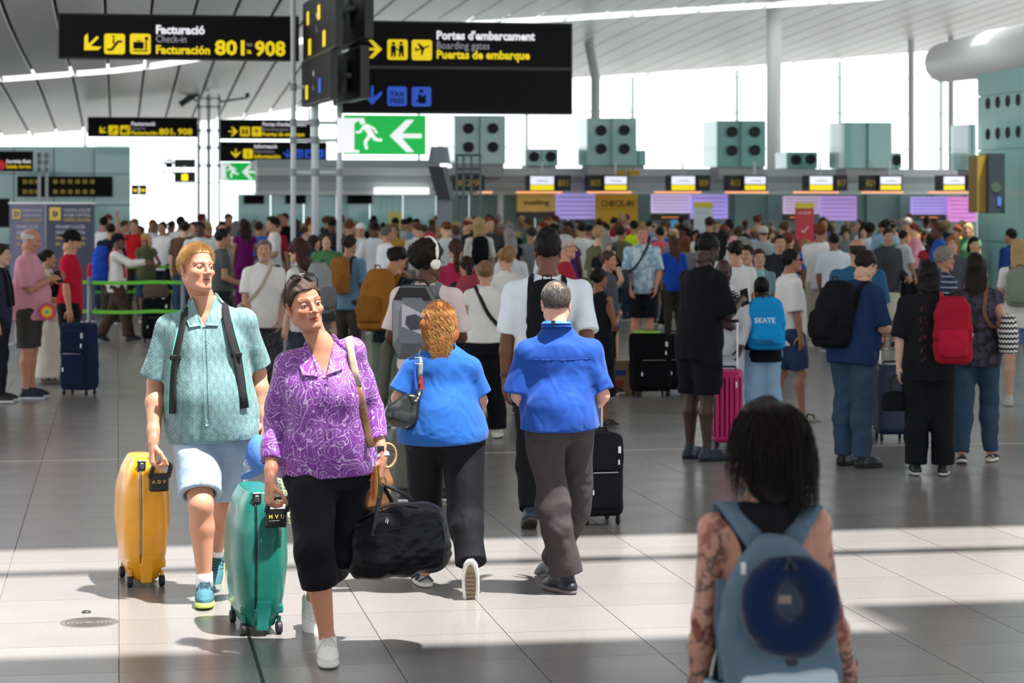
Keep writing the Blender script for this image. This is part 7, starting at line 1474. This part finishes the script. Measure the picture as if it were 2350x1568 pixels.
    g = Fd((-.5, -.3, .5), (.0, .4, 1.3), .012); g.chain([(-.26, .2, 1.12), (-.30, .02, 1.02), (-.30, -.06, .75)], [.05, .075, .06], .03, flat=.6, fdir=(1, 0, 0)); g.ripple(.01, 18, 3); link('jacket', raw('jacket', *g.mesh()), CLOTH, thing('jacket', 'olive grey jacket draped over the left arm of the headphone wearer', 'jacket', tuple(t.location), t.rotation_euler[2]), '5a5c52')
    t = who(1113, 597, 264, 'person with hair clip in sleeveless cream top and black trousers, black strap across the back', -4, male=False, skin='b98a72', hair=('bun', '7a5a40'), top=S(col='d6d7d0', sleeve=.12, hem=.02, loose=.02), bottom=S(col='131419', loose=.028, flare=.02), shoes=('sneaker', 'd6d2c8', 'e8e6e0'), armR='bent', armL='front', legs='step'); strapbag(t, 'small black bag on a strap across the cream top', '15161a', '15161a', (.2, .07, .16), 1, .02, .05)
    who(1046, 548, 222, 'person with long brown ponytail and red top in front of the crowd centre', 6, male=False, skin='c09078', hair=('ponytail', '3e2818'), top=S(col='b03050', sleeve=.3), bottom=S(col='2b2f3a'))
    who(1072, 590, 232, 'person with dark ponytail wearing a faded red backpack', 14, male=False, skin='b58a70', hair=('ponytail', '2a1c16'), top=S(col='35323c', sleeve=.3), bottom=S(col='20222a'), pack=S(label='faded red backpack left of the cream sleeveless top', col='9c4450', size=(.34, .2, .44), dz=-.12))
    who(1162, 568, 236, 'person with curly dark blond hair and white strappy top beside the crop-haired white T-shirt wearer', 8, male=False, skin='c79a80', hair=('messy', '8a6a44'), top=S(col='dcdcd8', sleeve=.1), bottom=S(col='2a3040'))
    t = who(1257, 512, 360, 'tall dark-skinned person in pale T-shirt with black backpack, pulling a black suitcase', -2, b=1.12, skin='6a4431', hair=('tall', '0f0c0b'), legs='walk', armL='down', armR='pull', top=S(col='cfd9e2', sleeve=.45, loose=.024, hem=-.10), bottom=S(col='16171b', loose=.018), shoes=('sneaker', '27303e', '4a4038'), pack=S(label='small black backpack with wide straps on the tall person', col='141518', size=(.27, .15, .44), dz=-.14))
    b = B(); w = wp(t, 'wrL'); e = wp(t, 'elL'); b.tube([w+(e-w)*.06, w+(e-w)*.14], .034, 14); thing('wristband', 'black band on the left wrist of the tall person in the pale T-shirt', 'wristband', me=b.me('band'), m=mat('black_frame'))
    softcase('black wheeled suitcase with white tags behind the blue shirted person', G(1370, 1199), 14, (.27, .36, .52), '1a1b1f', .24, hard=False)
    who(1293, 536, 236, 'person with white beard and glasses in profile right of the tall person', -80, skin='c4917a', hair=('crop', 'b9b4ae'), top=S(col='a02838'), bottom=S(col='23252c'), shades='clear')
    who(1392, 577, 214, 'person with short brown hair seen behind the purple strap wearer', -110, skin='b88468', hair=('short', '4c3a2c'), top=S(col='4a4c54'), bottom=S(col='23252c'))
    who(1372, 618, 250, 'person in black dress with purple straps and dark bun, bare arms', -42, male=False, skin='8f5f44', hair=('bun', '15100e'), top=S(col='1a1a20', sleeve=0., loose=.008), bottom=S(kind='skirt', length=.7, flare=.05, col='17181d'), armR='phone', armL='front', shoes=('sandal', '2a2420', '3a342e'))
    q = loose_bag('tan cardboard box with blue and red print on the floor', G(1430, 902), (.40, .3, .34), 'a88a66'); bpy.data.objects.remove(q.children[0]); [bpy.data.objects.remove(c) for c in list(q.children)]; q.name = 'cardboard_box'; q['category'] = 'box'
    b = B(); b.bevbox((-.2, -.15, 0), (.2, .15, .36), .004); b.obj('carton', mat('cardboard', 'a4875f', .8), q); b = B(); b.box((-.12, -.153, .20), (.02, -.150, .26)); b.obj('blue_print', mat('carton_blue', '2f4f9a', .8), q); b = B(); b.box((-.12, -.153, .08), (.0, -.150, .15)); b.obj('red_print', mat('carton_red', 'b04030', .8), q)
    t = who(1474, 516, 166, 'person in light blue floral shirt and black shorts facing the camera', 180, skin='c08a72', hair=('short', '8a6a4c'), top=S(col=print_mat('floral', 'c2d0d8', '86a6bc', 13, .45, .55), sleeve=.48, loose=.026), bottom=S(kind='shorts', length=.5, col='16181e', loose=.03), armR='low', armL='low'); strapbag(t, 'black waist bag on the floral shirt', '1f2a30', '1a1c1e', (.24, .12, .26), 1, .1, .14)
    softcase('black suitcase with lime green trim left of the person in black', G(1492, 909), 10, (.42, .3, .62), '0e0f12', .0); b = B(); c = G(1492, 909); b.box((c[0]-.18, c[1]-.16, .68), (c[0]+.10, c[1]-.02, .70)); thing('lime_strap', 'lime green strap lying on top of the black suitcase', 'strap', me=b.me('strap'), m=mat('lime', '8fd03a', .6))
    softcase('second black suitcase directly beside the legs of the person in black', G(1550, 905), 4, (.22, .3, .60), '111216', .0, tag=False)
    # ---- right group
    t = who(1604, 553, 288, 'tall person in black polo and black shorts bowing over a phone', -58, k=1.04, b=1.12, skin='3b2822', hair=('crop', '0d0b0a'), hat=('sun', '0f0f11') and None, lean=5, head=(0, -22, 0), top=S(col='131418', sleeve=.5, loose=.028, hem=-.16), bottom=S(kind='shorts', length=.47, col='15161a', loose=.036), shoes=('sneaker', '1c2734', '141a22'), armR='phone', armL='phone', legs='stand'); phone(t, 'dark phone held by the tall person in black')
    who(1661, 596, 264, 'bald dark-skinned person with striped black vest facing the camera', 172, skin='3a2620', hair=('ring', '4a4644'), head=(0, -12, 0), top=S(col='bfc2c6', sleeve=1.), bottom=S(col='b9bfca', loose=.026), shoes=('sneaker', '2a3038', 'aaaaaa'), armR='cross', armL='low', pack=None)
    t = softcase('pink ribbed hard suitcase with raised handle', G(1671, 1028), -8, (.24, .40, .60), 'b81f62', .40, hard=True, ribs=6)
    who(1748, 641, 262, 'child in black T-shirt and light blue jeans wearing a bright blue backpack', 4, male=False, hs=1.12, b=1.05, skin='36241e', hair=('crop', '0c0a0a'), top=S(col='15161a', sleeve=.5, loose=.03, hem=-.08), bottom=S(col='8fb0cc', mat='denim', loose=.036), armR='front', armL='front', pack=S(label='bright blue printed backpack on the child', col='1a8fd0', col2='1c9ae0', size=(.36, .17, .46), dz=-.16))
    q = Sign.__new__(Sign); c = G(1748, 1004); 
    for i, (tx, z, sz, cc) in enumerate((('SKATE', 1.02, .062, 'cfe8f4'), ('TOWN', .84, .05, '0e4a70'))):
        bp = [o for o in bpy.data.objects if str(o.get('label', '')).startswith('bright blue printed')][0]; o = link('lettering', text_mesh(tx, sz, .002), mat('ink_'+cc, cc, .6), bp); o.matrix_local = Matrix.Rotation(-bp.rotation_euler[2], 4, 'Z')@(Matrix.Translation((-.10, -.345, z))@Matrix.Rotation(math.pi/2, 4, 'X'))
    who(1812, 569, 243, 'person with dark sunglasses in white shirt and denim shorts facing right', -78, skin='a0705a', hair=('short', '14100e'), shades='dark', top=S(col='dcdad8', sleeve=.5, loose=.03, hem=-.14), bottom=S(kind='shorts', length=.46, col='2c4260', mat='denim', loose=.03), shoes=('sandal', '4a4038', 'b8b0a4'), armR='down', armL='down', legs='step', head=(0, 8, 0))
    for a in ((1688, 554, 214, 'person with dark wavy hair and white T-shirt, back turned, right of the person in black', 10, 'messy', '1a1412', 'd6d6d4', 0), (1742, 572, 200, 'person with dark hair parted in the middle facing the camera before the child', 182, 'bun', '2a1e18', '6a8a90', 1), (1716, 563, 206, 'person in pale teal top looking left beside the sunglasses wearer', 150, 'bun', '1c1512', '8ab4b8', 1), (1790, 538, 170, 'person with cropped hair and dark shirt behind the sunglasses wearer', 178, 'crop', '15110f', '2c2e34', 0)):
        who(a[0], a[1], a[2], a[3], a[4], male=not a[8], skin='b98c72', hair=(a[5], a[6]), top=S(col=a[7], sleeve=.4), bottom=S(col='2a2e38'))
    who(1850, 552, 150, 'person in lime green shirt with red lanyard facing the camera', 180, male=False, skin='c09a84', hair=('messy', '9a7a50'), top=S(col='86c24e', sleeve=.4), bottom=S(col='1c1e24'), armR='front', armL='front')
    b = B(); c = W(1850, 600, F/150-.22); b.tube([c+[-.05, .06, .16], c+[0, -.01, -.12], c+[.05, .06, .16]], .008, 5); thing('lanyard', 'red lanyard on the lime green shirt', 'lanyard', me=b.me('lanyard'), m=mat('red_card', 'c2182c', .4))
    who(1958, 604, 296, 'person with glasses in navy T-shirt and jeans bowing his head, black backpack', -54, k=1.07, b=1.1, belly=.12, skin='c49680', hair=('short', '1c1512'), lean=9, head=(0, -26, 0), shades='clear', top=S(col='1f3358', sleeve=.46, loose=.024, hem=-.10), bottom=S(col='34475c', mat='denim', loose=.022), shoes=('sneaker', '17181c', '1d1d20'), armR='front', armL='front', legs='stand', pack=S(label='large black backpack on the bowing person in navy', col='121317', size=(.35, .24, .52), dz=-.22))
    who(1968, 546, 250, 'balding person in petrol blue shirt behind the bowing person in navy', -18, b=1.1, skin='b08068', hair=('ring', '2a2420'), top=S(col='2b5878', sleeve=.45, loose=.022), bottom=S(col='2a3a50'))
    softcase('navy hard suitcase with raised handle between the bowing person and the person in black', G(2044, 1010), 6, (.27, .24, .60), '14203c', .30, hard=True)
    t = who(2133, 599, 306, 'person with long black hair, black T-shirt with flame print and red backpack on one shoulder', -8, b=1.06, skin='c9a48e', hair=('mop', '100e0e'), top=S(col='16171b', sleeve=.5, loose=.030, hem=-.14), bottom=S(col='141519', loose=.026, flare=.01), shoes=('sneaker', '1d1e22', 'b8b8b8'), armR='hip', armL='down', legs='stand', pack=S(label='red and black backpack hanging from the right shoulder', col='8f1628', col2='a01a30', size=(.30, .20, .50), dz=-.22, side=.16))
    loose_bag('small black toiletry bag held in the left hand of the flame print wearer', wp(t, 'wrL')+np.array([-.02, 0, -.34]), (.24, .1, .17), '141518', name='toiletry_bag')
    J, f = t_J[t.name]; up, rt = J['up'], J['rt']; fw = np.cross(up, rt); fl = [c for c in t.children if c.name.startswith('shirt')][0]; mf = mat('flame_red', '6a2a24', .8)
    for z, w, h in ((-.05, .022, .07), (-.13, .038, .06), (-.20, .024, .05), (-.27, .040, .06), (-.35, .028, .06), (-.42, .014, .06)): 
        for s_ in (-1, 1): drape(f, J['C']-rt*.05, rt, up, -fw, [(s_*w*.25, z+h*.5), (s_*w, z+h*.1), (s_*w*.7, z-h*.45), (s_*w*.15, z-h*.2)], (5, 5), .0015, .002).obj('flame', mf, fl)
    t = who(2240, 580, 291, 'person with very long dark hair in jeans carrying a black and white zigzag bag', -16, male=False, b=1.1, skin='b0826a', hair=('long', '1a1210'), top=S(col=print_mat('dark_floral', '1a1b24', '3a3448', 20), sleeve=.12), bottom=S(col='30455a', mat='denim', loose=.014), shoes=('sandal', '2c3a4a', 'c9c4b8'), armR='bent', armL='front', legs='step')
    zz = mat('zigzag', None, .8); Z = NT(zz); sp = Z.new('ShaderNodeSeparateXYZ'); Z.l.new(Z.obj(), sp.inputs[0]); v = Z.math('ADD', sp.outputs[2], Z.math('PINGPONG', Z.math('MULTIPLY', sp.outputs[0], 1.), .012)); Z.base(Z.mix(Z.ramp(Z.math('PINGPONG', v, .02), 0, 1, .0095, .0105), srgb('15151a'), srgb('c9c6c0')))
    q = strapbag(t, 'black and white zigzag shoulder bag by the jeans', 'ffffff', '6a4a38', (.36, .14, .30), 1, .16, -.08, False); q.children[0].data.materials.clear(); q.children[0].data.materials.append(zz)
    st = mat('striped_navy', None, .8); Z = NT(st); sp = Z.new('ShaderNodeSeparateXYZ'); Z.l.new(Z.obj(), sp.inputs[0]); Z.base(Z.mix(Z.ramp(Z.math('PINGPONG', sp.outputs[2], .025), 0, 1, .018, .020), srgb('1c2640'), srgb('8fa0b8')))
    who(2162, 566, 246, 'grey-haired person with glasses in navy striped polo between the two long-haired people', -72, skin='a87860', hair=('short', '77736f'), shades='clear', top=S(col=st, sleeve=.46), bottom=S(col='2a3040'))
    who(2340, 548, 226, 'person with long blond hair, white top and denim shorts at the right picture edge', -12, male=False, skin='c49880', hair=('long', 'a88c5e'), top=S(col='d9d8d4', sleeve=.3), bottom=S(kind='shorts', length=.3, col='5a7898', mat='denim', loose=.03), shoes=('sneaker', 'b9b4ac', 'cccccc'), pack=S(label='pale green backpack at the right picture edge', col='7c8678', size=(.3, .18, .4)))
    who(2322, 524, 152, 'person in red and blue jacket beside the right mint wall', 40, skin='a87a60', hair=('short', '1c1714'), top=S(col='1f3a78', sleeve=1., loose=.026), bottom=S(col='2a2c34'), armR='bent')
    # ---- further people one can tell apart
    far = [(828, 511, 130, 'white cap and white T-shirt left of the crowd centre', 175, 1, 'c09078', ('crop', '3a2a20'), ('cap', 'd8d8d6'), 'd4d6d8'), (886, 518, 150, 'grey cropped hair and white T-shirt, back turned', -60, 1, 'b88870', ('crop', '5c5a58'), None, 'd8dade'),
      (984, 533, 152, 'white and red cap before the headphone wearer', -60, 1, 'a87058', ('crop', '2a201a'), ('cap', 'b83a48'), '23262e'), (1100, 498, 142, 'long wavy blond hair and black backpack', 5, 0, 'c9a088', ('wavy', 'a88a60'), None, 'd6d4ce'),
      (1336, 508, 136, 'white T-shirt with faint green print left of the mustard panel', 12, 1, 'b08468', ('short', '17130f'), None, 'd9dad6'), (1515, 520, 132, 'coral red shirt before the white roll-up banner', 10, 1, 'a87860', ('short', '1c1512'), None, 'd05a66'),
      (1546, 540, 150, 'long brown hair and royal blue shirt', 15, 0, 'b98c74', ('long', '4a3424'), None, '1e4cb0'), (1628, 496, 122, 'tall figure in black T-shirt under the white roll-up banner', 5, 1, 'b08068', ('short', '2a1e16'), None, '17181c'),
      (1752, 518, 140, 'pale beige cap left of the red roll-up banner', 10, 1, 'b58a70', ('crop', '4a4038'), ('cap', 'b9b6ae'), '9aa0a0'), (1914, 534, 164, 'white shirt left of the balding person', 5, 1, '8a5f48', ('crop', '15110f'), None, 'd0d6de'),
      (1996, 514, 118, 'big white T-shirt under the violet screen', -10, 1, '6a4a38', ('afro', '15110f'), None, 'd6dae0'), (2072, 528, 136, 'grey white T-shirt facing right before the pink screens', -70, 1, 'b08468', ('short', '15120f'), None, 'b8bcc0'),
      (2186, 540, 176, 'long ginger hair behind the striped polo', 170, 0, 'c4987e', ('long', '8a5a34'), None, '4a4c54'), (1425, 520, 128, 'khaki shirt before the mustard panel', -40, 1, 'a87c60', ('short', '2a2018'), None, '6a6450'),
      (308, 503, 118, 'bright red sleeveless top raising an arm', 170, 0, 'c8987c', ('bun', '6a4c34'), None, 'c01e28'), (414, 495, 116, 'white shirt in the middle of the bright windows', -20, 1, 'b08468', ('short', '221a14'), None, 'e0e0e0'), (374, 508, 120, 'white T-shirt and dark shorts near the far windows', 160, 1, 'b08468', ('short', '2a2018'), None, 'e2e2e4'),
      (238, 496, 118, 'white shirt at the edge of the left mint wall', 10, 1, 'a87c60', ('short', '17120f'), None, 'dfe2e4'), (254, 512, 132, 'dark navy suit next to the white shirt by the left mint wall', 5, 1, 'a87c60', ('short', '17120f'), None, '1a2230'), (562, 502, 126, 'long magenta purple dress', 20, 0, 'a87c60', ('wavy', '2a1a14'), None, '6a1660'),
      (628, 496, 128, 'loose white shirt and dark hair left of the near mast', 100, 1, 'b98c74', ('messy', '1a1412'), None, 'dcdad4'), (594, 508, 122, 'bright blue T-shirt left of the near mast', -10, 1, 'a87c60', ('short', '2a2018'), None, '2a6ac8'), (800, 540, 190, 'dusty blue T-shirt with tan backpack right of the near mast', -30, 1, 'a87860', ('messy', '2a2018'), None, '5f7f96'),
      (905, 512, 126, 'mustard T-shirt in the crowd left of the headphones', 170, 0, 'b98c74', ('long', '6a4a30'), None, 'b08a3a'), (1455, 505, 120, 'neon yellow vest before the mustard panel', 20, 1, 'a87c60', ('short', '17120f'), None, 'c8e02a'), (1220, 520, 140, 'grey T-shirt left of the tall person', 20, 1, 'a87c60', ('short', '3a2a20'), None, '7a7e84')]
    for i, (x, y, s_, lb, yw, ml, sk, hr, ht, tc) in enumerate(far):
        lg = 'dress' in lb; who(x, y, s_, ('person with '+lb) if lb[:4] != 'tall' else lb.replace('figure', 'person'), yw, lod=1, male=bool(ml), skin=sk, hair=hr, hat=ht, top=S(col=tc, sleeve=.12 if 'sleeveless' in lb or lg else .45), bottom=S(kind='dress' if lg else 'trousers', col=tc if lg else ('20242e', '2b3a50', '3a3630', '17181c')[i % 4]),
            armR='up' if 'raising' in lb else ('down', 'bent', 'low')[i % 3], armL=('low', 'down', 'bent')[i % 3], pack=S(label='black backpack worn by the person with blond wavy hair', col='15171b') if 'black backpack' in lb else S(label='tan backpack beside the dusty blue T-shirt', col='8a5a2a') if 'tan' in lb else None)
    # ---- the crowd at the back
    rnd = random.Random(7); GRP = 'travellers in the distant crowd'; protos = []
    for i in range(12):
        ml = i % 2 == 0; t = person('x', (0, 0, 0), 0, lod=1, h=(1.76 if ml else 1.64), b=(1., 1.12, .92)[i % 3], male=ml, armR=('down', 'bent', 'phone', 'low', 'strap', 'hip')[i % 6], armL=('low', 'down', 'strap', 'bent', 'down', 'front')[i % 6], legs=('stand', 'relax', 'step')[i % 3], head=((-12, 0, 18)[i % 3], (-8, 5, -16)[i % 3], 0), group=GRP, seed=i,
            hair=(('short', 'crop', 'messy', 'short', 'ring', 'tall')[i//2] if ml else ('long', 'bun', 'ponytail', 'bob', 'wavy', 'bun')[i//2], '2a1d16'), top=S(col='ffffff', sleeve=(.4, .15, .45, 1.)[i % 4], loose=(.016, .024)[i % 2]), bottom=S(kind=('trousers', 'shorts', 'trousers', 'skirt')[i % 4] if not ml else ('trousers', 'shorts')[i % 2], length=(1., .5, 1., .6)[i % 4] if not ml else (1., .5)[i % 2], flare=.04, col='ffffff'))
        protos.append((t, ml, i))
    shirts = [('white', 'd9dade'), ('white', 'cfd2d6'), ('white', 'e2e2e2'), ('black', '16171b'), ('black', '1c1d22'), ('navy', '1c2844'), ('grey', '7c8086'), ('light blue', '8fb0cc'), ('red', 'a8283a'), ('pink', 'cf8f9c'), ('beige', 'b8a88c'), ('green', '4a7a54'), ('teal', '2f7a80'), ('yellow', 'c8a83a'), ('orange', 'c86a34'), ('blue', '2a55a8'), ('brown', '5c4434'), ('olive', '5c6044'), ('purple', '5a3670'), ('dark grey', '3a3c42')]
    hairs = [('black', '15110f'), ('dark brown', '2c1d15'), ('brown', '4e3624'), ('blond', 'a88a5c'), ('grey', '86827e'), ('auburn', '6a3420')]
    marks = [(225, 330, 'left of far windows'), (330, 450, 'before bright far windows'), (450, 560, 'by the far sign mast'), (560, 660, 'left of near mast'), (660, 790, 'behind near mast'), (790, 960, 'left of leaning display'), (960, 1060, 'by the leaning display'), (1060, 1180, 'by the scaffold'), (1180, 1276, 'under gold vueling panel'), (1276, 1368, 'under first lavender screen'),
             (1368, 1480, 'by mustard CHECK-IN panel'), (1480, 1590, 'left of white banner'), (1590, 1700, 'by white roll-up banner'), (1700, 1822, 'left of red banner'), (1822, 1900, 'by red roll-up banner'), (1900, 2090, 'right of red banner'), (2090, 2242, 'under bright pink screen')]
    skins = ['c99b80', 'b98a70', 'a8765a', 'd2a78e', '8a5c44', '5a3a2c', 'c08f74']; kinds = {0: 'short', 2: 'cropped', 4: 'tousled', 6: 'short', 8: 'thinning', 10: 'upright', 1: 'long', 3: 'tied-up', 5: 'ponytailed', 7: 'bobbed', 9: 'wavy', 11: 'tied-up'}
    used = set(); placed = [(o.location[0], o.location[1]) for o in bpy.data.objects if o.get('category') in ('person', 'banner', 'suitcase', 'display')]; first = {}; named = [(CX+F*o.location[0]/o.location[1], o.location[1]) for o in bpy.data.objects if o.get('category') == 'person' and o.location[1] > 15]
    rows = [(29, 70, 1), (33.5, 60, 1), (37, 46, 2), (41, 40, 2), (45.5, 36, 3), (50, 33, 3), (54, 31, 3), (57.5, 30, 3)]
    for d0, step, rw in rows:
        x = 560 if d0 < 33 else 225
        while x < 2236:
            x += step*rnd.uniform(.55, 1.5); d = d0+rnd.uniform(-1.5, 1.5); wx = (x-CX)*d/F
            if x > 2236 or (d0 < 40 and x < 700) or (d0 < 33 and (x < 800 or 1395 < x < 1460)): continue
            if x < 300 and d0 > 50: continue
            if min((wx-a)**2+(d-b_)**2 for a, b_ in placed) < .36 or any(d < nd and abs(x-npx) < 26*40/d and nd < 45 for npx, nd in named): continue
            if any(abs(d-q0-(x-q1)/(q2-q1)*q3) < .5 and q1-10 < x < q2+10 for q0, q1, q2, q3 in ((42, 180, 640, 1), (48, 260, 700, 1), (54, 300, 620, 1))) or (640 < x < 800 and abs(d-38) < 1.1) or (965 < x < 1110 and (abs(d-50.3) < .9 or abs(d-54) < .6)): continue
            if d < 43 and (1575 < x < 1650 or 1815 < x < 1878): continue
            land = next((m[2] for m in marks if m[0] <= x < m[1]), None)
            if land is None: continue
            for _ in range(60):
                pr, ml, i = rnd.choice(protos); sn, sc = rnd.choice(shirts); hn, hc = rnd.choice(hairs); rwn = ('', 'front rows', 'middle rows', 'back rows')[rw]
                lb = 'person in %s top, %s %s hair, %s, %s' % (sn, kinds[i], hn, land, rwn)
                if lb not in used: break
            else: continue
            used.add(lb); placed.append((wx, d)); bc = rnd.choice(['20242e', '17181c', '2f4460', '8a8272', '3a3c44', '4a6480', 'b8b0a0']); sk = rnd.choice(skins); sc2 = rnd.uniform(.93, 1.06)
            if i not in first: r = pr; first[i] = 1; kids = [(c, list(c.children)) for c in pr.children]; new = None
            else: r = pr.copy(); COL.objects.link(r); new = 1
            r.location = (wx, d, 0); r.rotation_euler = (0, 0, math.radians(rnd.choice([0, 10, -15, 180, 160, 90, -90, -60, 25, -30, 5, 200]))); r.scale = (sc2,)*3; r['label'] = lb; setcol(r, sk); shc = rnd.choice(['1d1e22', 'd0d0d0', '6a5a48'])
            for c in list(pr.children):
                if new: q = c.copy(); COL.objects.link(q); q.parent = r; q.matrix_parent_inverse = c.matrix_parent_inverse
                else: q = c
                nm = c.name.split('.')[0]; setcol(q, {'shirt': sc, 'hair': hc, 'shoe': shc}.get(nm, bc))
                if new:
                    for g_ in c.children: e = g_.copy(); COL.objects.link(e); e.parent = q
    print('CROWD', len(used))
make_floor(); make_roof(); MINT, MDK, GLS = make_walls(); make_signs()
print('T env', round(time.time()-T0, 1))
make_heroes(); make_bags()
print('T heroes', round(time.time()-T0, 1))
if 'make_people' in globals(): make_people(); print('T people', round(time.time()-T0, 1))
print('POLYS', sum(len(o.data.polygons) for o in bpy.data.objects if o.type == 'MESH'))
